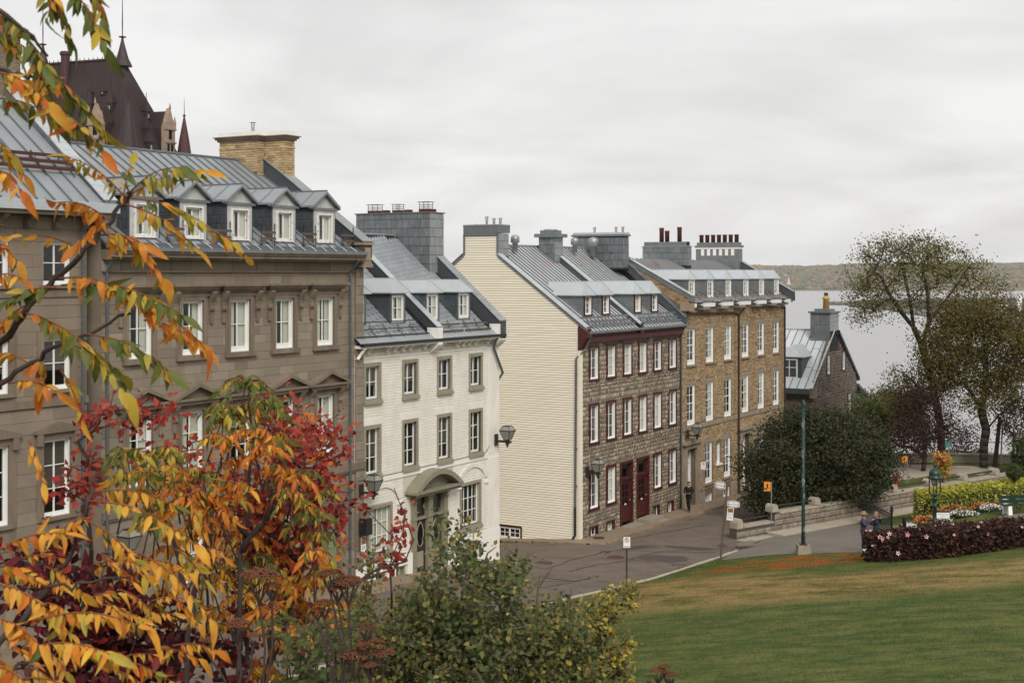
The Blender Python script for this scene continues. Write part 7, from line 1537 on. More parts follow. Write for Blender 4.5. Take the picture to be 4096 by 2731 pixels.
# ================================================================== street furniture, signs
def text(parent, body, size, loc, rot, m, name='lettering', align='CENTER', extrude=.002):
    c = bpy.data.curves.new(name, 'FONT'); c.body = body; c.size = size; c.align_x = align; c.align_y = 'CENTER'; c.extrude = extrude; c.materials.append(m)
    t_ = bpy.data.objects.new('t', c); COL.objects.link(t_); bpy.context.view_layer.update(); me = bpy.data.meshes.new_from_object(t_.evaluated_get(bpy.context.evaluated_depsgraph_get())); me.name = name; bpy.data.objects.remove(t_); bpy.data.curves.remove(c)
    o = bpy.data.objects.new(name, me); o.location = loc; o.rotation_euler = rot; COL.objects.link(o); o.parent = parent; return o
m_redborder = mat('plate_border', (.2, .02, .022), rough=.5)
m_letter = mat('sign_lettering', (.02, .02, .022), rough=.5)
def rounded(w_, h_, r, n=5):
    pts = []
    for cx, cz, a0 in ((w_/2-r, h_/2-r, 0), (-w_/2+r, h_/2-r, 90), (-w_/2+r, -h_/2+r, 180), (w_/2-r, -h_/2+r, 270)):
        for k in range(n+1): a = R(a0+90*k/n); pts.append((cx+r*cos(a), cz+r*sin(a)))
    return pts
def ring(mb, cx, cz, r0, r1, y0, y1, n=24):
    for k in range(n):
        a, b = 2*pi*k/n, 2*pi*(k+1)/n; q = lambda r, t: (cx+r*cos(t), cz+r*sin(t)); mb.prism([q(r0, a), q(r1, a), q(r1, b), q(r0, b)], y0, y1, 'y')
def no_parking(parent, cz, w_, h_, arrow=True, lines=(), dark=False):
    """white plate facing -y with the crossed P in a red ring"""
    MB().prism(rounded(w_, h_, .03), -.012, .0, 'y').build('sign_edge', m_letter, parent).location = (0, 0, cz)
    MB().prism(rounded(w_-.02, h_-.02, .025), -.016, -.012, 'y').build('sign_plate', m_signwhite, parent).location = (0, 0, cz)
    r = w_*.33; zc = cz+h_/2-r-.035
    if dark: MB().prism(rounded(w_*.8, r*2.2, .02), -.018, -.016, 'y').build('dark_panel', m_letter, parent).location = (0, 0, zc)
    g = MB(); ring(g, 0, zc, r*.82, r, -.021, -.018 if dark else -.016); g.v += []; s = r*.9*.7071; e = r*.07
    g.prism([(-s-e, zc+s-e), (-s+e, zc+s+e), (s+e, zc-s+e), (s-e, zc-s-e)], -.023, -.0215, 'y'); g.build('red_ring', m_redsign if not dark else m_orange, parent)
    text(parent, 'P', r*1.5, (0, -.0195, zc), (R(90), 0, 0), m_letter if not dark else m_orange)
    if arrow:
        a = MB(); z = cz-h_/2+.055; L = w_*.36; a.box(-L*.7, L*.7, -.019, -.016, z-.009, z+.009)
        for sg in (-1, 1): a.prism([(sg*L, z), (sg*L*.62, z+.03), (sg*L*.62, z-.03)][::sg], -.019, -.016, 'y')
        a.build('arrow', m_letter, parent)
    for body, sz, z in lines: text(parent, body, sz, (0, -.0195, cz+z), (R(90), 0, 0), m_letter)
# no parking sign at the lawn edge
X, Y = 4.59, 55.0; z = zg(X, Y); o = thing('parking_sign', 'no parking sign with a double arrow on a dark perforated post at the lawn kerb', 'sign', (X, Y, z), R(4))
zc = -10.76-z; mb = MB().box(-.03, .03, .0, .05, -.2, zc+.15); pst = mb.build('post', m_black, o)
mb = MB()
for k in range(44): zz = .1+k*.05; mb.box(-.006, .006, -.003, .001, zz, zz+.014)
mb.build('post_holes', m_galv, pst, kind='stuff'); no_parking(o, zc, .3, .45); o.scale = (1, 1, 1)
for c in o.children:
    if c.name.startswith(('sign_', 'red_ring', 'arrow', 'lettering')): c.location.y -= .004
# leaning street name post
p = gp(2882, 2238); o = thing('street_name_sign', 'leaning street sign post with two oval name plates and a parking rule plate', 'street sign', tuple(p), R(-10)); o.rotation_euler = (0, R(5.2), R(-6)); Hp = 3.72
MB().tube([(0, 0, -.2), (0, 0, Hp)], .05, 8).build('post', m_wood, o)
def name_plate(w_, h_, loc, rz, small, big, sz):
    e = bpy.data.objects.new('name_plate', None)
    def outline(k, kk=0): 
        pts = []; 
        for i in range(13): u = -1+2*i/12; pts.append((u*(w_/2-k), (h_/2-k)*(1-.42*u*u)))
        return pts+[(-x, -zz) for x, zz in pts]
    f = MB().prism(outline(0), -.012, .012, 'y').build('name_plate', m_signwhite, o); f.location = loc; f.rotation_euler = (0, 0, rz); bpy.data.objects.remove(e)
    rb = MB(); a, b = outline(.022), outline(.05)
    for i in range(len(a)): j = (i+1) % len(a); rb.add([(a[i][0], -.015, a[i][1]), (a[j][0], -.015, a[j][1]), (b[j][0], -.015, b[j][1]), (b[i][0], -.015, b[i][1])], [(0, 1, 2, 3)])
    rb.build('red_border', m_redborder, f, org=(0, 0, 0)); text(f, small, sz*.38, (0, -.016, h_*.24), (R(90), 0, 0), m_letter); text(f, big, sz, (0, -.016, -.01), (R(90), 0, 0), m_letter)
    MB().tube([(0, -.016, -h_*.3), (.02, -.016, -h_*.34)], .008, 4).build('emblem', m_letter, f, org=(0, 0, 0))
ORG[o.name] = Vector((0, 0, 0))
name_plate(.6, .34, (.36, -.07, Hp-1.02), R(6), 'Avenue', 'Saint-Denis', .118); name_plate(.5, .36, (-.34, -.03, Hp-.2), R(-12), 'Rue des', 'Grisons', .13)
pl = bpy.data.objects.new('rule_plate', None); bpy.data.objects.remove(pl)
q = MB().prism(rounded(.3, .6, .03), -.01, .0, 'y').build('rule_plate', m_signwhite, o); q.location = (.25, -.055, Hp-1.5)
g = MB().prism(rounded(.24, .2, .02), -.012, -.01, 'y').build('dark_panel', m_letter, q, org=(0, 0, 0)); g.location = (0, 0, .17)
g = MB(); ring(g, 0, .17, .07, .09, -.016, -.012); g.build('red_ring', m_orange, q, org=(0, 0, 0)); text(q, 'P', .14, (0, -.014, .17), (R(90), 0, 0), m_orange)
for bdy, sz, zz in (('22h - 7h', .075, -.0), ('SANS CETTE NUIT', .032, -.065), ('LORSQUE LE', .036, -.15), ('FEU CLIGNOTE', .036, -.205)): text(q, bdy, sz, (0, -.013, zz), (R(90), 0, 0), m_letter)
# sign post in front of the stone doorway
o = row_thing('parking_sign', 'small no parking sign on a thin post in front of the stone doorway', 'sign', 12.95, -1.25); ORG[o.name] = Vector((0, 0, 0)); o.rotation_euler = (0, 0, R(12))
MB().tube([(0, .03, .1), (0, .03, 2.95)], .03, 6).build('post', m_galv, o); no_parking(o, 2.7, .32, .46, False, (('22h-7h', .07, -.1), ('LUN - VEN', .04, -.17)))
# parking rule plate and black signal box on the drainpipe between the first two visible houses
o = row_thing('signal_box', 'black box and small parking plate on a bracket by the drainpipe', 'signal box', -19.0, -.2, -10.6); g0 = org_of(o)
ORG[o.name] = Vector((0, 0, 0)); MB().box(-.2, .2, -.3, .05, .3, .95).build('case', m_black, o); MB().box(-.12, .16, -.2, .05, .95, 1.3).build('bracket', m_ashlar_trim, o); no_parking(o, -.1, .36, .6, False, (('22h-7h', .07, -.08), ('SANS PERMIS', .04, -.16)), True)
# orange hydrant markers and hydrant
def hydrant_sign(label, X, Y, zc, w_, h_, blue, z0=-12.95):
    o = thing('hydrant_marker', label, 'sign', (X, Y, z0), R(-8), 'hydrant markers'); c = zc-z0
    MB().tube([(w_*.62, .03, -.1), (w_*.62, .03, c+h_*.5)], .03, 6).build('post', m_galv, o); MB().prism(rounded(w_, h_, .03), -.01, .01, 'y').build('sign_plate', m_orange, o).location = (0, 0, c)
    s = MB(); z = c+h_*.02; s.box(-.035, .035, -.014, -.0101, z-.06, z+.09); s.box(-.06, .06, -.014, -.0101, z-.08, z-.061); s.box(-.065, .065, -.014, -.0101, z+.02, z+.055) ; s.prism([(-.05, z+.09), (.05, z+.09), (.03, z+.13), (-.03, z+.13)], -.014, -.0101, 'y'); s.build('hydrant_symbol', m_letter, o)
    if blue: MB().box(-w_/2+.01, .0, -.0125, -.0101, c-h_*.32, c-h_*.2).build('blue_bar', m_blue, o)
    b = MB(); b.box(-w_/2, w_/2, -.0125, -.0101, c-h_*.185, c-h_*.165); b.box(-w_/2, w_/2, -.0125, -.0101, c-h_*.36, c-h_*.34); b.build('rule_line', m_letter, o)
hydrant_sign('orange hydrant marker with a blue bar behind the low wall beneath the dark maple', 13.35, 71.9, -11.15, .34, .48, True); hydrant_sign('distant orange hydrant marker on the terrace next to the red hydrant', 24.2, 84.8, -11.5, .3, .42, False)
o = thing('fire_hydrant', 'red fire hydrant with a black base on the terrace grass', 'hydrant', (23.3, 83.4, -12.95)); ORG[o.name] = Vector((0, 0, 0))
MB().lathe([(.13, 0), (.13, .14)], (0, 0, 0), 12).build('base', m_black, o); b = MB().lathe([(.14, .14), (.12, .2), (.12, .6), (.16, .62), (.16, .66), (.12, .74), (.03, .8)], (0, 0, 0), 12); b.tube([(-.2, 0, .5), (.2, 0, .5)], .05, 8); b.tube([(0, -.2, .46), (0, 0, .46)], .06, 8); b.build('barrel', m_hydrant, o); MB().box(-.03, .03, -.03, .03, .8, .86).build('nut', m_hydrant, o)
# tall green pole on its block
p = gp(3213, 2214); o = thing('lamp_pole', 'tall peeling green pole on a square concrete block', 'pole', tuple(p)); ORG[o.name] = Vector((0, 0, 0)); zt = -(1608-1092)/5500*p.y-p.z
b = MB().add([(-.34, -.34, -.2), (.34, -.34, -.2), (.34, .34, -.2), (-.34, .34, -.2), (-.27, -.27, .42), (.27, -.27, .42), (.27, .27, .42), (-.27, .27, .42)], [(4, 5, 6, 7), (0, 1, 5, 4), (1, 2, 6, 5), (2, 3, 7, 6), (3, 0, 4, 7)]); b.build('base_block', m_concrete, o)
MB().box(-.17, .17, -.17, .17, .42, .46).build('flange', m_rustpot, o); MB().lathe([(.1, .46), (.085, 1.2), (.07, zt-.15)], (0, 0, 0), 10).build('shaft', m_polegreen, o, True); MB().lathe([(.1, zt-.2), (.1, zt-.02), (.05, zt+.05)], (0, 0, 0), 10).build('cap', m_polegreen, o)
# green park lamp with name board
X, Y = 19.68, 64.0; z = zg(X, Y); o = thing('park_lamp', 'dark green globe topped park lamp with a white name board', 'lamp post', (X, Y, z)); ORG[o.name] = Vector((0, 0, 0)); zt = -8.95-z; d = zt-1.42
MB().lathe([(.2, 0), (.2, .25), (.14, .3), (.11, .9), (.13, .94), (.085, 1.0), (.075, d-.55), (.12, d-.5), (.12, d-.42), (.07, d-.36), (.09, d-.2), (.13, d-.1), (.06, d)], (0, 0, 0), 12).build('shaft', m_grn, o, True)
hd = MB()
for sg in (-1, 1):
    hd.tube([(0, 0, d), (sg*.14, 0, d+.03), (sg*.24, 0, d+.12), (sg*.26, 0, d+.3), (sg*.25, 0, d+.82)], .03, 6); hd.tube([(0, sg*.0, d), (0, sg*.14, d+.03), (0, sg*.24, d+.12), (0, sg*.26, d+.3), (0, sg*.25, d+.82)], .022, 6)
hd.lathe([(.08, 0), (.12, .05), (.06, .12)], (0, 0, d), 10); hd.build('lantern_frame', m_grn, o); MB().lathe([(.3, .8), (.33, .84), (.3, .9), (.25, .92), (.27, 1.0), (.24, 1.14), (.14, 1.26), (.06, 1.3), (.05, 1.36), (.09, 1.4), (.04, 1.48), (.01, 1.56)], (0, 0, d), 16).build('dome', m_grn, o, True); MB().lathe([(.13, .5), (.2, .78), (.18, .8)], (0, 0, d), 12).build('lamp_glass', m_lampglass, o, True)
bd = MB().box(.08, .68, -.02, .01, d-1.02, d-.76).build('name_board', m_signwhite, o); hb_ = MB().box(-.12, .68, -.035, -.005, d-.755, d-.69); hb_.build('hanger', m_black, o)
text(bd, 'Terrasse Pierre-Dugua', .055, (.38, -.024, d-.85), (R(90), 0, 0), m_redsign); text(bd, 'De Mons', .055, (.38, -.024, d-.94), (R(90), 0, 0), m_redsign)
# bench
X, Y = 24.6, 69.2; z = zg(X, Y); o = thing('park_bench', 'dark green slatted bench on white concrete legs by the flower bed', 'bench', (X, Y, z), R(8)); ORG[o.name] = Vector((0, 0, 0))
for x in (.35, 1.75):
    b = MB(); b.prism([(-.35, 0), (-.2, 0), (-.16, .4), (.12, .4), (.2, 0), (.36, 0), (.28, .42), (.4, .95), (.27, .95), (.16, .5), (-.3, .5), (-.3, .4)], x-.1, x+.1, 'x'); b.build('leg', m_signwhite, o)
for k in range(3): MB().box(0, 2.1, -.3+.15*k, -.18+.15*k, .505, .545).build('seat_slat', m_bench_green, o)
for k in range(2): MB().box(0, 2.1, .13+.07*k, .16+.07*k, .6+.2*k, .76+.2*k).build('back_slat', m_bench_green, o)
# wrought iron fence across the path and bollard
a, b_ = Vector((19.3, 75.6, 0)), Vector((18.55, 67.2, 0)); o = thing('iron_fence', 'black wrought iron fence stepping across the path behind the couple', 'fence', (a.x, a.y, zg(a.x, a.y))); ORG[o.name] = Vector((a.x, a.y, zg(a.x, a.y)))
n = 32
for k in range(n):
    p = a.lerp(b_, k/(n-1)); z = zg(p.x, p.y); MB().tube([(p.x, p.y, z+.08), (p.x, p.y, z+1.12)], .016, 4).add([(p.x-.03, p.y, z+1.1), (p.x+.03, p.y, z+1.1), (p.x, p.y, z+1.25)], [(0, 1, 2)]).build('picket', m_iron, o)
for h_ in (.12, .98): MB().tube([(p.x, p.y, zg(p.x, p.y)+h_) for p in (a.lerp(b_, k/8) for k in range(9))], .03, 5).build('rail', m_iron, o)
for p in (a, b_): z = zg(p.x, p.y); MB().lathe([(.09, 0), (.07, .1), (.06, 1.25), (.1, 1.28), (.1, 1.34), (.05, 1.4), (.09, 1.48), (.03, 1.56)], (p.x, p.y, z), 8).build('fence_post', m_iron, o)
X, Y = 19.0, 66.6; z = zg(X, Y); o = tag(MB().lathe([(.13, 0), (.13, .08), (.1, .12), (.1, .75), (.13, .78), (.06, .84), (.11, .92), (.11, .98), (.03, 1.06)], (0, 0, 0), 10).build('bollard', m_iron, smooth=True), 'black ball topped bollard beside the iron fence', 'bollard'); o.location = (X, Y, z)
# things on the terrace
X, Y = 35.0, 95.0; o = thing('street_lantern', 'black street lantern on a tall pole at the terrace end', 'lamp post', (X-.35, Y, -13)); ORG[o.name] = Vector((0, 0, 0)); MB().lathe([(.09, 0), (.06, .3), (.05, 2.3)], (0, 0, 0), 8).build('pole', m_black, o); MB().tube([(0, 0, 1.98), (-.55, 0, 1.98)], .03, 6).build('arm', m_black, o); MB().lathe([(.1, 0), (.22, .45), (.2, .47)], (-.5, 0, 2.02), 6).build('lamp_glass', m_lampglass, o); MB().lathe([(.26, 0), (.12, .2), (.02, .35)], (-.5, 0, 2.49), 6).build('lantern_cap', m_black, o)
o = thing('utility_pole', 'dark leaning timber pole next to the forked tree', 'pole', (32.4, 92.0, -13)); ORG[o.name] = Vector((0, 0, 0)); MB().tube([(-.1, 0, 0), (.25, 0, 3.4)], [.17, .12], 8).build('pole', l_bark, o); MB().tube([(.25, -.15, .2), (.38, -.12, 3.2)], .05, 6).build('conduit', m_galv, o)
o = thing('road_sign', 'small teal sign on a grey post between the purple tree and the parapet', 'sign', (28.0, 88.0, -12.95)); ORG[o.name] = Vector((0, 0, 0)); MB().tube([(0, 0, 0), (-.05, 0, 2.1)], .035, 6).build('post', m_galv, o); MB().box(-.3, .15, -.03, .0, 1.85, 2.15).build('sign_plate', mat('sign_teal', (.03, .16, .14), rough=.5), o)

# ================================================================== people
m_skin = mat('skin', (.42, .22, .15), rough=.6); m_navy = mat('navy_sweater', (.055, .055, .095), noise=((.04, .04, .07), 6, .5), rough=.9); m_trous = mat('dark_trousers', (.02, .02, .024), rough=.9); m_blackcl = mat('black_jacket', (.012, .012, .013), rough=.75); m_dnavy = mat('dark_navy_jacket', (.018, .022, .045), rough=.85)
m_hair = mat('blond_hair', (.38, .23, .1), noise=((.24, .13, .055), 20, .7), rough=.6); m_hat = mat('khaki_hat', (.24, .2, .12), rough=.85); m_shoe = mat('white_shoe', (.6, .6, .58), rough=.6); m_dark = mat('dark_shoe', (.015, .014, .013), rough=.5); m_short = mat('cropped_hair', (.05, .04, .035), rough=.8); m_lens = mat('sunglass_lens', (.008, .008, .009), rough=.15)
def person(label, loc, rz, H, J, mats, cat='person'):
    """J: joint positions for a 1.75 m body facing -y; mats: torso, arms, legs, shoes. One skinned surface, coloured by body region"""
    o = thing('person', label, cat, loc, rz); ORG[o.name] = Vector((0, 0, 0)); k = H/1.75
    J = {n: Vector(p)*k for n, p in J.items()}; names = list(J); idx = {n: i for i, n in enumerate(names)}
    rad = dict(pelvis=(.155, .115), waist=(.145, .105), chest=(.175, .12), collar=(.12, .09), neck=(.055, .058), head0=(.07, .08), head1=(.078, .098), head2=(.068, .085))
    for s in 'lr': rad.update({'sh'+s: (.075, .075), 'el'+s: (.05, .05), 'wr'+s: (.034, .034), 'ha'+s: (.036, .028), 'hip'+s: (.1, .105), 'kn'+s: (.068, .07), 'an'+s: (.048, .05), 'to'+s: (.045, .032)})
    E_ = [('pelvis', 'waist'), ('waist', 'chest'), ('chest', 'collar'), ('collar', 'neck'), ('neck', 'head0'), ('head0', 'head1'), ('head1', 'head2')]
    for s in 'lr': E_ += [('collar', 'sh'+s), ('sh'+s, 'el'+s), ('el'+s, 'wr'+s), ('wr'+s, 'ha'+s), ('pelvis', 'hip'+s), ('hip'+s, 'kn'+s), ('kn'+s, 'an'+s), ('an'+s, 'to'+s)]
    me = bpy.data.meshes.new('body'); me.from_pydata([J[n] for n in names], [(idx[a], idx[b]) for a, b in E_], []); b = bpy.data.objects.new('body', me); COL.objects.link(b); md = b.modifiers.new('skin', 'SKIN'); md.use_smooth_shade = True
    for i, n in enumerate(names): v = me.skin_vertices[0].data[i]; v.radius = tuple(r*k for r in rad[n]); v.use_root = n == 'pelvis'
    s2 = b.modifiers.new('sub', 'SUBSURF'); s2.levels = 2; s2.render_levels = 2
    dg = bpy.context.evaluated_depsgraph_get(); dg.update(); nm = bpy.data.meshes.new_from_object(b.evaluated_get(dg)); bpy.data.objects.remove(b); nm.name = 'body'
    nm.materials.clear()
    for m in (mats[0], mats[1], mats[2], mats[3], m_skin): nm.materials.append(m)
    seg = [(a, c) for a, c in E_]
    def region(a, c):
        if a.startswith(('head', 'neck')) or c == 'neck' or (a[:2] == 'wr'): return 4
        if a[:2] in ('sh', 'el') or c[:2] == 'sh': return 1
        if a[:2] == 'an': return 3
        if a[:3] == 'hip' or a[:2] == 'kn' or c[:3] == 'hip': return 2
        return 0
    for f in nm.polygons:
        ct = f.center; best = (9, 0)
        for a, c in seg:
            A, D = J[a], J[c]-J[a]; t = max(0, min(1, (ct-A).dot(D)/max(1e-9, D.dot(D)))); dd = (ct-A-D*t).length
            if dd < best[0]: best = (dd, region(a, c))
        f.material_index = best[1]; f.use_smooth = True
    bo = bpy.data.objects.new('body', nm); link(bo, o)
    # face: turned with the head
    hd = J['head1']; fw = Vector(J.get('look', Vector((0, -1, 0)))) if False else Vector((0, -1, 0))
    fc = MB(); fc.lathe([(.012*k, -.02*k), (.02*k, .0), (.008*k, .03*k)], (hd.x, hd.y-.098*k, hd.z-.01*k), 6); fc.build('nose', m_skin, bo, org=(0, 0, 0))
    ey = MB()
    for sx in (-1, 1): ey.box(hd.x+sx*.032*k-.012*k, hd.x+sx*.032*k+.012*k, hd.y-.1*k, hd.y-.085*k, hd.z+.02*k, hd.z+.034*k)
    ey.build('eyes', m_lens, bo, org=(0, 0, 0)); MB().box(hd.x-.022*k, hd.x+.022*k, hd.y-.098*k, hd.y-.08*k, hd.z-.062*k, hd.z-.052*k).build('mouth', mat_lip, bo, org=(0, 0, 0))
    er = MB()
    for sx in (-1, 1): er.lathe([(.008*k, -.025*k), (.016*k, 0), (.008*k, .025*k)], (hd.x+sx*.083*k, hd.y+.01*k, hd.z), 6)
    er.build('ears', m_skin, bo, org=(0, 0, 0))
    # fingers curled
    for s in 'lr':
        d = (J['ha'+s]-J['wr'+s]).normalized(); sd_ = d.cross(Vector((0, 0, 1))) if abs(d.z) < .9 else Vector((0, 1, 0)).cross(d); sd_ = sd_.normalized() if sd_.length > .01 else Vector((1, 0, 0)); up = sd_.cross(d); h = MB(); q0 = J['ha'+s]
        for i, L in enumerate((.065, .075, .07, .055)): c = q0+sd_*(i-1.5)*.02*k; h.tube([c, c+d*L*.55*k, c+d*L*.9*k-up*.02*k, c+d*L*.85*k-up*.04*k], [.0105*k, .01*k, .009*k, .007*k], 6)
        h.tube([J['wr'+s]+sd_*.025*k, J['wr'+s]+sd_*.05*k+d*.04*k, J['wr'+s]+sd_*.045*k+d*.075*k-up*.02*k], [.012*k, .011*k, .008*k], 6); h.build('fingers', m_skin, bo, True, org=(0, 0, 0))
    return o, bo, J, k
mat_lip = mat('lips', (.3, .11, .09), rough=.6)
def hair(bo, c, k, m, back=.0, long=0.0):
    h = MB(); n = 14; vs = []
    for i in range(6):
        th = i/5*1.75
        for j in range(n): a = 2*pi*j/n; r = sin(min(th, 1.57))*(.093 if th < 1.6 else .09); yy = cos(a); cut = 1.0 if yy > -.35 else max(.45, 1-.35*(i/5)); vs.append((c.x+sin(a)*r*k, c.y+yy*r*1.2*k+.012*k, c.z+(.045+.088*cos(th*cut))*k))
    fs = [(i*n+j, (i+1)*n+j, (i+1)*n+(j+1) % n, i*n+(j+1) % n) for i in range(5) for j in range(n)]; h.add(vs, fs)
    if long:
        for j in range(9): a = -1.9+3.8*j/8; x0, y0 = c.x+sin(a)*.088*k, c.y+cos(a)*.105*k; h.tube([(x0, y0, c.z+.02*k), (x0*1.0+.005, y0+.01*k, c.z-.12*k), (x0+sin(a)*.02, y0+.02*k, c.z-long*k)], [.03*k, .028*k, .01*k], 6)
    return h.build('hair', m, bo, True, org=(0, 0, 0))
stand = dict(pelvis=(0, 0, .95), waist=(0, 0, 1.1), chest=(0, 0, 1.28), collar=(0, .01, 1.43), neck=(0, 0, 1.51), head0=(0, -.012, 1.57), head1=(0, -.018, 1.64), head2=(0, -.008, 1.69),
             shl=(.19, .01, 1.41), shr=(-.19, .01, 1.41), hipl=(.095, 0, .88), hipr=(-.095, 0, .88), knl=(.1, -.01, .49), knr=(-.1, -.01, .49), anl=(.105, .02, .09), anr=(-.105, .02, .09), tol=(.12, -.13, .04), tor=(-.12, -.13, .04),
             ell=(.25, .03, 1.14), elr=(-.25, .03, 1.14), wrl=(.26, -.06, .9), wrr=(-.26, -.06, .9), hal=(.26, -.09, .83), har=(-.26, -.09, .83))
# walking man in black, hands together in front
wk = dict(stand); wk.update(hipl=(.09, 0, .88), knl=(.09, -.2, .52), anl=(.08, -.2, .12), tol=(.085, -.34, .06), hipr=(-.09, 0, .88), knr=(-.09, .05, .5), anr=(-.08, .28, .14), tor=(-.085, .16, .05), ell=(.29, .02, 1.16), elr=(-.29, .02, 1.16), wrl=(.12, -.2, 1.1), wrr=(-.1, -.21, 1.09), hal=(.05, -.25, 1.11), har=(-.03, -.26, 1.1))
Xw, Yw = 10.3, 80.1; o, bo, J, k = person('man in black jacket and trousers walking on the pavement toward the corner', (Xw, Yw, zr(11.4)+.125), TH-pi/2+R(20)-R(8), 1.75, wk, (m_blackcl, m_blackcl, m_trous, m_dark)); hair(bo, J['head1'], k, m_short)
b = MB().lathe([(.2, .84), (.185, .95), (.165, 1.1), (.195, 1.28), (.2, 1.36), (.1, 1.44), (.07, 1.49)], (0, 0, 0), 14); b.v = [(x*k, y*.72*k, z*k) for x, y, z in b.v]; b.build('jacket', m_blackcl, bo, True, org=(0, 0, 0)); MB().box(-.03*k, .05*k, -.31*k, -.28*k, 1.09*k, 1.15*k).build('phone', m_lens, bo, org=(0, 0, 0))
# man with hat photographing
ph = dict(stand); ph.update(ell=(.25, -.2, 1.22), elr=(-.27, -.16, 1.2), wrl=(.1, -.42, 1.44), wrr=(-.09, -.4, 1.44), hal=(.065, -.47, 1.49), har=(-.06, -.46, 1.49))
Xm, Ym = 16.08, 62.9; o, bo, J, k = person('man in navy sweater and brimmed khaki hat holding up a camera', (Xm, Ym, zg(Xm, Ym)+.01), R(62), 1.76, ph, (m_navy, m_navy, m_trous, m_shoe)); hair(bo, J['head1'], k, m_short)
c = J['head2']; MB().lathe([(.2, -.0), (.195, .015), (.105, .02), (.1, .09), (.085, .115), (.02, .125)], (c.x, c.y, c.z+.0), 16).build('hat', m_hat, bo, True, org=(0, 0, 0)); c = J['head1']; MB().box(c.x-.075, c.x+.075, c.y-.112, c.y-.095, c.z+.012, c.z+.045).build('sunglasses', m_lens, bo, org=(0, 0, 0))
b = MB(); b.box(-.065, .065, -.53, -.49, 1.46, 1.55); b.lathe([(.03, 0), (.03, .05)], (0, 0, 0), 10) if False else None; b.build('camera_body', m_black, bo, org=(0, 0, 0)); b = MB().lathe([(.2, .84), (.19, .95), (.172, 1.1), (.2, 1.28), (.19, 1.38), (.09, 1.46)], (0, 0, 0), 14); b.v = [(x*k, y*.74*k, z*k) for x, y, z in b.v]; b.build('sweater', m_navy, bo, True, org=(0, 0, 0))
# woman with long fair hair, hand to her face
wm = dict(stand); wm.update(ell=(.22, -.16, 1.2), elr=(-.24, -.15, 1.2), wrl=(.09, -.19, 1.42), wrr=(-.1, -.16, 1.46), hal=(.06, -.17, 1.49), har=(-.08, -.14, 1.54))
Xf, Yf = 17.0, 64.2; o, bo, J, k = person('woman with long fair hair in a dark navy jacket holding a phone to her face', (Xf, Yf, zg(Xf, Yf)+.01), R(50), 1.62, wm, (m_dnavy, m_dnavy, m_trous, m_dark)); hair(bo, J['head1'], k, m_hair, long=.28)
b = MB().lathe([(.2, .8), (.185, .95), (.15, 1.1), (.185, 1.28), (.17, 1.38), (.08, 1.46)], (0, 0, 0), 14); b.v = [(x*k, y*.74*k, z*k) for x, y, z in b.v]; b.build('jacket', m_dnavy, bo, True, org=(0, 0, 0)); MB().box(-.1*k, -.04*k, -.2*k, -.17*k, 1.5*k, 1.62*k).build('phone', m_lens, bo, org=(0, 0, 0))
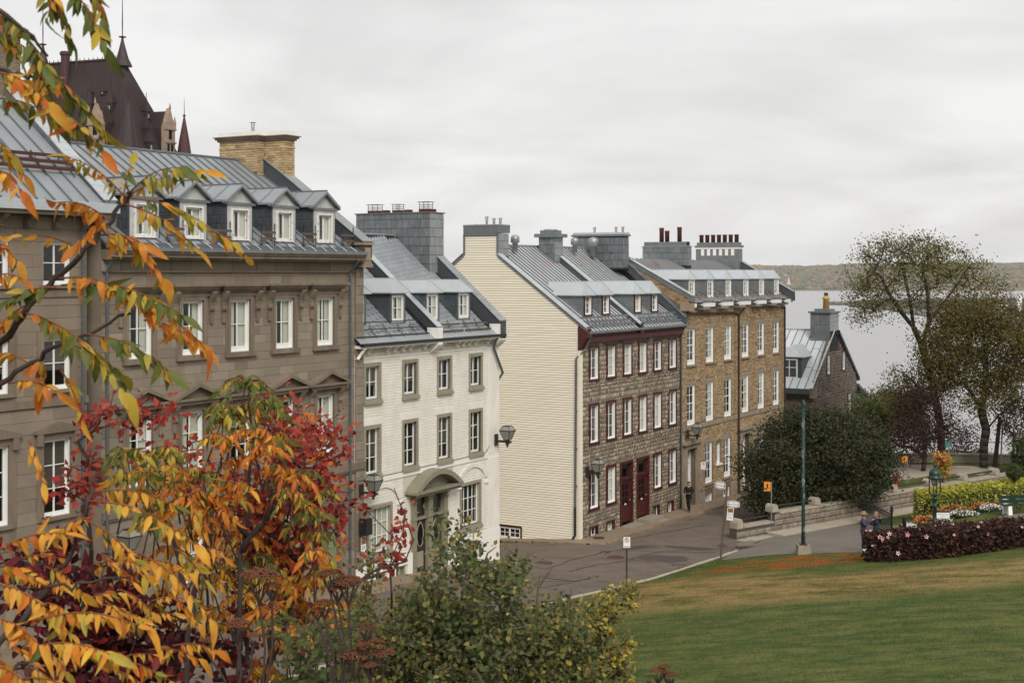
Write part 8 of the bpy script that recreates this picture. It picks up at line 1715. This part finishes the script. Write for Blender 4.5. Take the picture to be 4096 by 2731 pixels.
# ================================================================== foliage close to the photographer
LT = [lance(.17, .22, .32), lance(.19, .45, .25, .04), lance(.145, .1, .5, -.05), lance(.18, .7, .32, .05), lance(.16, -.15, .35, -.06), lance(.13, .9, .7, .08)]
LS = [lance(.15, .4, .4, .03), lance(.17, .7, .3, -.03), lance(.13, .3, .6, .05), lance(.18, .95, .3, .02)]
HUES = [l_green, l_ygreen, l_yellow, l_orange]
def v2(x, y, Y): return at(x*1.7415, y*1.7415, Y)
def bent(b, tw):
    vs = [(x*cos(tw*y)-z*sin(tw*y), y*(1-.12*b), x*sin(tw*y)+z*cos(tw*y)-b*y*y) for x, y, z in LO[0]]; return vs, LO[1]
LR = [bent(.1, 0), bent(.4, .5), bent(-.2, -.4), bent(.7, .2), bent(.25, 1.0)]
class Spray:
    """collects the leaflets of one plant"""
    def __init__(s): s.P = []; s.D = []; s.S = []; s.C = []; s.st = MB(); s.tw = MB(); s.brs = []
    def compound(s, a, b, n, L, hues, sag=.12, hang=.9, side=.55, jit=.4, rach=.0036, dens=1.45):
        """one feathered leaf: stalk from a to b with n pairs of leaflets"""
        n = max(n, round(n*dens))
        a, b = Vector(a), Vector(b); d = b-a; ln = d.length; d.normalize(); sd = d.cross(Vector((0, 0, 1))); sd = sd.normalized() if sd.length > .05 else Vector((1, 0, 0)); pts = []
        for i in range(9): t = i/8; pts.append(a.lerp(b, t)+Vector((0, 0, sag*ln*sin(pi*t)*.8)))
        s.st.tube(pts, [rach*(1-.6*i/8) for i in range(9)], 4)
        f = lambda t: pts[min(7, int(t*8))].lerp(pts[min(7, int(t*8))+1], t*8-min(7, int(t*8)))
        h0 = random.random()
        for i in range(n):
            t = .16+.84*(i+.3)/n; p = f(min(1, t))
            for sg in (-1, 1):
                D = d*random.uniform(.3, .65)+sd*sg*side*random.uniform(.7, 1.2)+Vector((0, 0, -hang*random.uniform(.6, 1.2)))+Vector((random.gauss(0, jit), random.gauss(0, jit), random.gauss(0, jit)))
                s.leaf(p, D, L*random.uniform(.5, .9)*(1-.25*abs(t-.5)), hues)
        s.leaf(pts[-1], d+Vector((0, 0, -hang*.5)), L*1.05, hues)
    def leaf(s, p, D, L, hues):
        s.P.append(tuple(p)); s.D.append(tuple(D)); s.S.append(L); s.C.append(random.choices(range(len(hues)), hues)[0])
    def done(s, root, T, mts, nobj=300, up=.5):
        D = np.array(s.D); D /= np.linalg.norm(D, axis=1, keepdims=True); n = len(D); r = rng.normal(size=(n, 3)); cam_ = -np.array(s.P); cam_ /= np.linalg.norm(cam_, axis=1, keepdims=True)
        z = r*.55+cam_*.8+np.array([0, 0, up]); x = np.cross(D, z); x /= np.linalg.norm(x, axis=1, keepdims=True); z = np.cross(x, D); Rm = np.stack([x, D, z], -1)
        put_leaves(root, T, mts, s.P, Rm, s.S, np.array(s.C), nobj)
        if s.st.v: s.st.build('leaf_stalks', l_redstem, root, True, 'stuff')
        for b in s.brs: b.build('branch', l_twig, root, True)
        if s.tw.v: s.tw.build('twigs', l_twig, root, True, 'stuff')
G_, YG, Y_, O_ = (8, 3, .6, .2), (2, 6, 3, .5), (.3, 2, 7, 2), (.1, .4, 3, 7)
# --- tree 1: branches reaching in along the upper edge and side
base = v2(-90, 1300, 4.2); t1 = thing('ash_tree', 'near branches with hanging green and orange compound leaves over the brown houses', 'tree', tuple(base), 0, None, tuple(base)); s = Spray()
def br(s, pts, r0, r1, Y): 
    pts = [v2(x, y, Y+random.uniform(-.06, .06)) for x, y in pts]; n = len(pts); fine = []
    for i in range(n-1):
        for k in range(4): fine.append(pts[i].lerp(pts[i+1], k/4)+Vector((random.gauss(0, .006), random.gauss(0, .006), random.gauss(0, .006))))
    fine.append(pts[-1]); m = len(fine); s.brs.append(MB().tube(fine, [r0+(r1-r0)*i/(m-1) for i in range(m)], 7))
br(s, [(-90, 880), (0, 792), (66, 700), (130, 640), (198, 566), (256, 500), (290, 452), (302, 440)], .0155, .006, 5.0)
br(s, [(-60, 930), (0, 886), (70, 830), (147, 790), (205, 768), (300, 720)], .012, .005, 4.9)
br(s, [(-90, 0), (-20, 20), (60, 70), (110, 130)], .009, .004, 4.5); br(s, [(30, -60), (90, -40), (150, -30), (210, -20)], .009, .004, 4.4); br(s, [(-80, 120), (0, 160), (60, 175), (130, 190)], .01, .004, 4.6)
for (x0, y0, x1, y1, n, L, h, Y) in (
    (95, -45, 165, 95, 6, .1, G_, 4.5), (150, -40, 240, 105, 6, .105, G_, 4.4), (200, -60, 235, 40, 4, .1, (7, 3, 1.5, .6), 4.4), (130, -30, 110, 40, 3, .085, G_, 4.5),
    (-10, 15, 100, 150, 7, .1, G_, 4.6), (20, 90, 140, 190, 7, .1, (6, 4, 1.5, .4), 4.6), (-20, 60, 40, 130, 5, .09, (4, 4, 2, 1), 4.6), (-20, 165, 110, 235, 8, .105, (1, 2, 5, 4), 4.5), (-20, 225, 130, 275, 7, .1, (1.5, 3, 4, 2), 4.6),
    (100, 165, 240, 300, 9, .105, G_, 4.5), (90, 235, 235, 345, 8, .1, (5, 4, 2, 1), 4.5), (60, 130, 130, 260, 6, .09, (3, 4, 3, 2), 4.6), (-10, 320, 55, 400, 5, .09, Y_, 4.7), (-15, 390, 50, 440, 4, .09, (1, 2, 4, 4), 4.7),
    (295, 450, 470, 395, 7, .085, (4, 5, 2, .5), 5.0), (300, 440, 410, 385, 5, .085, (4, 5, 2, .5), 5.05), (290, 455, 155, 360, 7, .085, (2, 5, 3, .5), 5.0), (280, 470, 300, 380, 4, .08, (3, 5, 2, .5), 5.1),
    (300, 455, 510, 545, 8, .088, (6, 4, 1.4, .3), 4.9), (480, 530, 562, 585, 3, .085, (1, 4, 4, .5), 4.9), (290, 470, 455, 575, 7, .085, (1.2, 3, 5, 1), 5.0), (250, 505, 130, 465, 6, .1, O_, 4.9), (255, 500, 180, 560, 4, .095, O_, 4.9),
    (245, 520, 375, 640, 7, .11, O_, 4.85), (230, 540, 330, 560, 4, .1, (.5, 2, 5, 5), 4.9), (190, 575, 30, 545, 3, .08, Y_, 5.0),
    (135, 640, 300, 680, 6, .095, (1, 2, 5, 4), 4.9), (205, 650, 465, 790, 10, .1, O_, 4.85), (140, 655, 420, 725, 11, .095, (7, 3, 1.5, .5), 4.9), (130, 660, 20, 690, 6, .09, G_, 4.9), (60, 700, -10, 770, 5, .095, (1, 2, 4, 3), 4.95),
    (110, 735, 285, 900, 9, .115, (6, 4, 2, .3), 4.7), (200, 768, 385, 850, 8, .105, (8, 2, 1, .3), 4.8), (150, 790, 280, 860, 6, .1, (5, 4, 2, .5), 4.8), (330, 735, 470, 800, 6, .085, (1.5, 3, 4, 4), 4.9), (60, 830, -15, 820, 5, .1, Y_, 4.8), (90, 820, 90, 890, 4, .1, (.5, 1, 5, 5), 4.8), (20, 880, 130, 900, 4, .09, O_, 4.8), (140, 850, 190, 960, 3, .085, Y_, 4.8),
    (60, 720, 140, 760, 4, .1, (4, 3, 3, 1), 4.85), (-20, 640, 50, 640, 3, .085, O_, 5), (-10, 560, 40, 600, 3, .08, (1, 2, 3, 4), 5)):
    s.compound(v2(x0, y0, Y), v2(x1, y1, Y+random.uniform(-.15, .15)), n, L, h)
s.compound(v2(66, 1010, 4.9), v2(100, 1105, 4.9), 4, .075, (0, .3, 9, .2), hang=1.0, side=1.0)
s.done(t1, LT, HUES, 300)
# --- tree 2: yellow branches in the lower corner
base = v2(-80, 1640, 4.0); t2 = thing('ash_tree', 'near yellow branches with long leaflets filling the lower corner in front of the vines', 'tree', tuple(base), 0, None, tuple(base)); s = Spray()
br(s, [(-60, 1520), (0, 1482), (86, 1376), (130, 1325), (168, 1263), (205, 1150), (214, 1120)], .013, .005, 4.6); br(s, [(110, 1350), (180, 1340), (300, 1325)], .006, .003, 4.6); br(s, [(-40, 1560), (30, 1530), (90, 1515)], .009, .005, 4.3)
for (x0, y0, x1, y1, n, L, h, Y) in (
    (-20, 1270, 150, 1225, 7, .085, (.2, 1, 6, 4), 4.5), (205, 1150, 445, 1250, 10, .085, (2, 4, 6, .5), 4.5), (210, 1130, 400, 1160, 7, .078, (1, 4, 6, .5), 4.6), (205, 1190, 130, 1230, 4, .078, Y_, 4.5), (200, 1195, 340, 1330, 7, .085, (1, 3, 6, 1), 4.5),
    (320, 1270, 480, 1420, 8, .085, (.6, 3, 7, .4), 4.5), (400, 1260, 470, 1330, 4, .078, (4, 4, 2, 0), 4.5), (80, 1425, 330, 1440, 8, .09, (.4, 2, 8, 1), 4.3), (60, 1490, 250, 1500, 8, .09, (.3, 2, 8, 1), 4.2), (150, 1500, 420, 1580, 9, .09, (1, 3, 7, .6), 4.2), (-20, 1340, 110, 1400, 6, .085, (0, 1, 7, 2), 4.4), (-20, 1420, 90, 1480, 6, .085, (0, 1, 7, 3), 4.3), (-20, 1530, 80, 1590, 6, .085, (0, 1, 6, 3), 4.2), (100, 1300, 190, 1360, 4, .08, Y_, 4.6),
    (-10, 1300, 80, 1330, 5, .078, (0, 1, 6, 3), 4.5), (60, 1380, 140, 1450, 4, .078, Y_, 4.5), (0, 1500, -20, 1600, 4, .085, Y_, 4.2), (30, 1560, 200, 1600, 6, .085, (1, 3, 6, 1), 4.2)):
    s.compound(v2(x0, y0, Y), v2(x1, y1, Y+random.uniform(-.15, .15)), n, L, h)
for _ in range(26):
    x, y = random.uniform(-10, 400), random.uniform(1270, 1540); a = random.uniform(-.3, 1.2); l_ = random.uniform(60, 120); Yq = random.uniform(4.8, 6.0); s.compound(v2(x, y, Yq), v2(x+l_*cos(a), y+l_*sin(a)*.6, Yq), 4, random.uniform(.05, .075), random.choice(((0, 1, 8, 1), (.2, 1.5, 7, 2), (0, .5, 5, 5))))
s.done(t2, LT, HUES, 300)
# --- staghorn sumacs: umbrellas of drooping leaves on upright stems
def sumac(label, base, Y, stems, heads, nobj=300):
    b = v2(*base, Y); o = thing('sumac', label, 'shrub', tuple(b), 0, 'sumacs in autumn colour', tuple(b)); s = Spray()
    for st in stems: br(s, st, .016, .006, Y)
    for (x, y, r, n, L, h) in heads + [(x+random.uniform(-45, 45), y+random.uniform(5, 60), r*.75, n-1, L*.92, (h[0]*.5, h[1], h[2]+1, h[3]+2)) for (x, y, r, n, L, h) in heads]:
        c = v2(x, y, Y+random.uniform(-.4, .4))
        s.tw.tube([c+Vector((random.uniform(-.12, .12), random.uniform(-.1, .1), -.28)), c], [.005, .003], 5)
        for k in range(n):
            a = 2*pi*k/n+random.uniform(-.35, .35); rr = r*1.7415/5500*Y*random.uniform(.7, 1.15); e = c+Vector((cos(a)*rr, sin(a)*rr*.8, random.uniform(-.75, .05)*rr))
            s.compound(c, e, 4, L*.92, h, sag=.35, hang=1.0, side=.7, rach=.004)
    s.done(o, LS, HUES, nobj); return o
sumac('tall sumac stem topped by a green umbrella of drooping leaves with orange below', (560, 1600), 7.4, [[(545, 1640), (556, 1270), (570, 1180), (578, 1000), (572, 900)], [(556, 1270), (640, 1130), (690, 1090)], [(565, 1230), (490, 1140)]],
      [(565, 880, 80, 9, .085, (9, 2, .2, 0)), (520, 935, 55, 6, .085, (9, 2, .2, .1)), (620, 925, 55, 6, .085, (9, 2, .2, .1)), (575, 990, 62, 7, .085, (1, 1, 3, 8)), (520, 1005, 45, 5, .08, (2, 1, 3, 7)), (630, 1000, 45, 5, .085, (3, 2, 2, 5)), (690, 1085, 62, 7, .08, (8, 3, .5, .5)), (705, 1180, 62, 7, .08, (8, 3, .5, 1)), (650, 1075, 40, 5, .08, (1, 1, 3, 6)), (720, 1265, 40, 5, .085, (1, 2, 3, 6)), (735, 1130, 30, 4, .07, (5, 4, 1, 0)), (750, 1300, 34, 4, .07, (4, 5, 2, .5))])
sumac('wide sumac with green crowns and hanging orange leaves before the townhouse door', (400, 1600), 7.0, [[(420, 1640), (440, 1400), (400, 1250), (350, 1120), (330, 1060)], [(440, 1400), (480, 1250), (490, 1130)]],
      [(335, 1050, 78, 9, .088, (8, 3, .4, .2)), (290, 1040, 50, 5, .08, (8, 4, .5, 0)), (400, 1085, 58, 7, .085, (7, 3, 1, 1)), (385, 1030, 45, 5, .07, (4, 6, 1, 0)), (470, 1085, 55, 6, .082, (7, 3, 1, 2)), (430, 1140, 55, 6, .088, (1, 1, 3, 8)), (490, 1160, 55, 6, .085, (1, 1, 3, 8)), (380, 1160, 45, 5, .088, (1, 2, 3, 7)), (470, 1215, 50, 6, .085, (2, 3, 5, 4)), (320, 1130, 52, 6, .085, (7, 3, 1, 1)), (410, 1220, 45, 5, .085, (1, 2, 6, 4)), (540, 1110, 42, 5, .082, (1, 1, 3, 7))])
sumac('low sumac with orange and yellow leaves tangled among the red twigs', (560, 1640), 7.8, [[(560, 1680), (570, 1440), (600, 1300)], [(560, 1680), (650, 1450), (690, 1340)], [(560, 1680), (480, 1450), (470, 1330)]],
      [(575, 1285, 72, 8, .082, (8, 3, 1, .5)), (650, 1330, 62, 7, .085, (1, 2, 4, 7)), (600, 1180, 58, 7, .082, (.5, 1, 3, 8)), (560, 1230, 55, 6, .082, (.5, 1, 3, 8)), (640, 1240, 55, 6, .082, (.5, 1, 3, 8)), (520, 1320, 62, 7, .082, (.5, 2, 6, 4)), (700, 1330, 52, 6, .082, (2, 3, 4, 5)), (470, 1290, 55, 6, .078, (.5, 3, 7, 1)), (400, 1300, 52, 6, .078, (.5, 3, 7, 1)), (720, 1390, 46, 6, .08, (.5, 1, 3, 7)), (620, 1400, 55, 6, .085, (.5, 1, 3, 8)), (540, 1400, 50, 6, .082, (.5, 2, 5, 5)), (690, 1440, 40, 5, .085, (.5, 1, 3, 8)), (300, 1280, 55, 6, .075, (.3, 3, 8, .3)), (240, 1300, 50, 6, .075, (.3, 3, 8, .3)), (340, 1390, 46, 5, .075, (.3, 2, 7, 1)), (600, 1530, 50, 6, .085, (.5, 1, 3, 8)), (480, 1400, 46, 5, .08, (.5, 2, 6, 3)), (770, 1380, 40, 5, .075, (2, 3, 4, 3))])
l_twig2 = mat('pale_twig', (.13, .105, .075), noise=((.06, .048, .036), 7, .6), rough=.8)
# --- leafy shrubs: twigs grown to fill a patch, leaves set along them
def shrub(name, label, base, Y, dY, blobs, mts, wts, T, leaf, per, r0=.0028, spread=.07, nobj=300, cat='shrub', rmax=.02, stems=5, hang=0.0, group=None, bare=(), bark=None):
    b = v2(*base, Y); o = thing(name, label, cat, tuple(b), 0, group, tuple(b)); k = 1.7415/5500*Y; att = []
    for (x, y, rx, ry, n) in blobs: att.append(ell(v2(x, y, Y), (rx*k, dY, ry*k), n, .15))
    att = np.concatenate(att); tr = []
    for i in range(stems):
        bx = base[0]+(i-(stems-1)/2)*(max(q[0]+q[2]*.5 for q in blobs)-min(q[0]-q[2]*.5 for q in blobs))/max(1, stems)*.8; tr.append([v2(bx, base[1], Y+random.uniform(-dY, dY)*.5), v2(bx+random.uniform(-20, 20), base[1]-60, Y)])
    sk = Skel(tr); tips = sk.grow(att, .12, .16, .05); sk.radii(r0, 2.0, rmax); mb = MB(); sk.mesh(mb, 5, .008)
    for pts in bare: mb.tube([v2(x, y, Y-.2) for x, y in pts], [.009*(1-.7*i/(len(pts)-1)) for i in range(len(pts))], 5)
    mb.build('twigs', bark or l_twig, o, kind='stuff'); s = Spray()
    for t in tips:
        q = sk.p[t]; pr = sk.p[sk.par[t]]; d = (q-pr).normalized()
        for i in range(per):
            p = q-d*random.random()*spread*1.5+Vector((random.gauss(0, spread*.45), random.gauss(0, spread*.45), random.gauss(0, spread*.4)))
            s.leaf(p, d*.5+Vector((random.gauss(0, .6), random.gauss(0, .6), random.gauss(0, .6)-hang)), leaf*random.uniform(.6, 1.2), wts)
    s.done(o, T, mts, nobj, up=.8); return o
shrub('viburnum', 'red leaved bush with bare dark twigs in front of the townhouse', (640, 1560), 8.2, .6, [(690, 1050, 90, 120, 110), (650, 960, 25, 60, 22), (760, 1010, 30, 60, 18), (560, 1150, 140, 120, 110), (700, 1180, 90, 90, 80), (430, 1060, 120, 70, 34), (620, 1290, 150, 100, 50), (790, 1160, 40, 60, 12), (650, 1420, 90, 80, 20)], [l_red, l_orange], (9, .9), LR, .05, 7, stems=6, spread=.13,
      bare=[[(690, 1560), (740, 1420), (806, 1345), (720, 1250), (680, 1180)], [(806, 1345), (870, 1305), (930, 1290), (950, 1240), (905, 1120)], [(806, 1345), (850, 1325), (920, 1300)]])
shrub('viburnum', 'sparse red leaved twigs beside the ground floor window of the plain house', (190, 1500), 8.0, .4, [(160, 1110, 26, 60, 9), (190, 1075, 30, 70, 10), (240, 950, 50, 50, 12), (310, 960, 60, 40, 12), (220, 1120, 36, 40, 8), (380, 930, 50, 30, 8)], [l_red], (1,), LR, .052, 6, stems=2, spread=.09)
shrub('viburnum', 'few red leaves on a thin twig in front of the white house door', (900, 1420), 8.6, .3, [(905, 1245, 40, 40, 7), (930, 1190, 20, 40, 4), (880, 1290, 30, 20, 4), (840, 1150, 14, 14, 2)], [l_red], (1,), LR, .052, 6, stems=1, spread=.06)
shrub('creeper', 'dark red five leaved creeper in the shade behind the yellow branches', (200, 1640), 7.6, .4, [(150, 1360, 170, 100, 70), (300, 1420, 150, 100, 60), (110, 1265, 120, 34, 20), (240, 1540, 240, 60, 60), (420, 1500, 90, 60, 20), (540, 1500, 60, 60, 10)], [l_dkred, l_red], (9, .8), LR, .075, 7, stems=5, spread=.14)
shrub('bush', 'dark green bush with upright leafy shoots before the white house door', (1080, 1640), 8.8, .7, [(1010, 1320, 40, 50, 16), (1075, 1290, 40, 45, 18), (1000, 1215, 26, 28, 9), (1058, 1220, 16, 34, 8), (1085, 1240, 14, 20, 5), (1110, 1345, 80, 45, 44), (1000, 1415, 110, 60, 90), (1130, 1445, 120, 90, 130), (1050, 1520, 150, 60, 120), (1190, 1320, 40, 28, 20), (1150, 1300, 30, 24, 10), (975, 1350, 30, 40, 14)], [l_shrub, l_shrub_y], (7, 2.5), LR, .043, 10, spread=.095, bark=l_twig2)
shrub('bush', 'yellowing green bush with pale curled leaves under the white house', (880, 1640), 9.0, .7, [(870, 1430, 100, 60, 90), (780, 1440, 60, 55, 40), (950, 1465, 90, 65, 90), (860, 1520, 110, 60, 90), (845, 1290, 26, 26, 12), (935, 1385, 34, 30, 16), (1000, 1470, 70, 60, 60), (820, 1375, 40, 26, 14)], [l_shrub_y, l_shrub], (7, 2), LR, .038, 11, spread=.095, bark=l_twig2)
shrub('bush', 'green and yellow bush spreading toward the lawn', (1290, 1640), 9.2, .7, [(1230, 1430, 70, 40, 56), (1290, 1445, 70, 50, 60), (1180, 1500, 90, 70, 90), (1310, 1520, 80, 55, 90), (1240, 1570, 120, 40, 80), (1300, 1390, 34, 28, 14), (1380, 1570, 40, 26, 20), (1335, 1420, 20, 30, 9)], [l_shrub_y, l_shrub], (5, 5), LR, .04, 11, spread=.095, bare=[[(1225, 1480), (1236, 1350), (1240, 1320)], [(1236, 1350), (1270, 1300)], [(1180, 1420), (1200, 1330), (1225, 1300)], [(1290, 1440), (1310, 1370), (1312, 1350)], [(1110, 1300), (1120, 1270), (1140, 1255)]], bark=l_twig2)
shrub('sapling', 'slim yellow green sapling standing against the lawn', (1408, 1640), 9.4, .35, [(1440, 1360, 44, 34, 30), (1385, 1385, 30, 24, 14), (1400, 1450, 60, 40, 26), (1430, 1520, 50, 50, 30), (1375, 1520, 36, 50, 22), (1360, 1420, 26, 24, 12)], [l_ygreen, l_shrub_y], (3, 5), LR, .038, 8, stems=1, r0=.0035, spread=.065)
# --- feathery green plants with dried flower heads
def umbel(mb, c, r):
    for _ in range(150): a = random.random()*6.28; q = sqrt(random.random())*r; z = .28*r*(1-(q/r)**2)+random.gauss(0, .05*r); mb.lathe([(.01*r, -.09*r), (.12*r, 0), (.01*r, .09*r)], (c[0]+q*cos(a), c[1]+q*sin(a), c[2]+z), 5)
def dried(label, base, Y, heads):
    b = v2(*base, Y); o = thing('dried_flower', label, 'plant', tuple(b), 0, 'brown dried flower heads', tuple(b)); st = MB()
    for x, y, r in heads:
        c = v2(x, y, Y); rr = r*1.7415/5500*Y; f = MB(); umbel(f, c, rr); f.build('flower_head', l_dry, o); n = v2(x, y+r*1.6, Y); st.tube([b, b.lerp(n, .6)+Vector((.02, 0, 0)), n], .005, 5)
        for k in range(7): a = 2*pi*k/7; st.tube([n, c+Vector((cos(a)*rr*.6, sin(a)*rr*.6, -.02))], .003, 4)
    st.build('stem', l_twig, o)
dried('brown dried flower head above the orange sumac leaves', (600, 1640), 5.7, [(596, 1322, 42), (625, 1345, 22)]); dried('broad brown dried flower head by the drainpipe foot', (790, 1640), 5.7, [(760, 1318, 30), (800, 1335, 36), (776, 1352, 20)]); dried('drooping dark dried flower head over the feathery leaves', (770, 1640), 5.7, [(745, 1385, 24), (730, 1400, 16)])
dried('cluster of brown dried flower heads among feathery green leaves', (840, 1640), 5.7, [(842, 1440, 24), (850, 1480, 34), (815, 1505, 36), (880, 1500, 28), (850, 1525, 24)]); dried('small dried flower head deep in the red creeper', (540, 1640), 5.7, [(545, 1432, 30), (480, 1470, 22), (580, 1460, 14)]); dried('brown dried flower heads standing alone before the lawn', (1530, 1640), 5.7, [(1512, 1540, 20), (1540, 1548, 16), (1490, 1553, 9), (1526, 1530, 14)])
o = thing('tansy', 'feathery dark green plant at the lower edge below the sumac', 'plant', tuple(v2(740, 1640, 6.6)), 0, None, tuple(v2(740, 1640, 6.6))); s = Spray()
for _ in range(95):
    x, y = random.uniform(640, 850), random.uniform(1400, 1600)
    if y < 1400+abs(x-720)*.35: continue
    c = v2(x, y, random.uniform(6.3, 7.0)); a = random.random()*6.28; e = c+Vector((cos(a)*.13, sin(a)*.1, random.uniform(-.02, .1))); s.compound(c, e, 8, .034, (1,), sag=.15, hang=.15, side=.9, jit=.12, rach=.002)
for k in range(9): x = 660+k*23; s.tw.tube([v2(x, 1640, 6.7), v2(x+random.uniform(-12, 12), random.uniform(1400, 1450), 6.7)], [.006, .003], 5)
s.done(o, [LO], [l_fern], 300, up=.8)
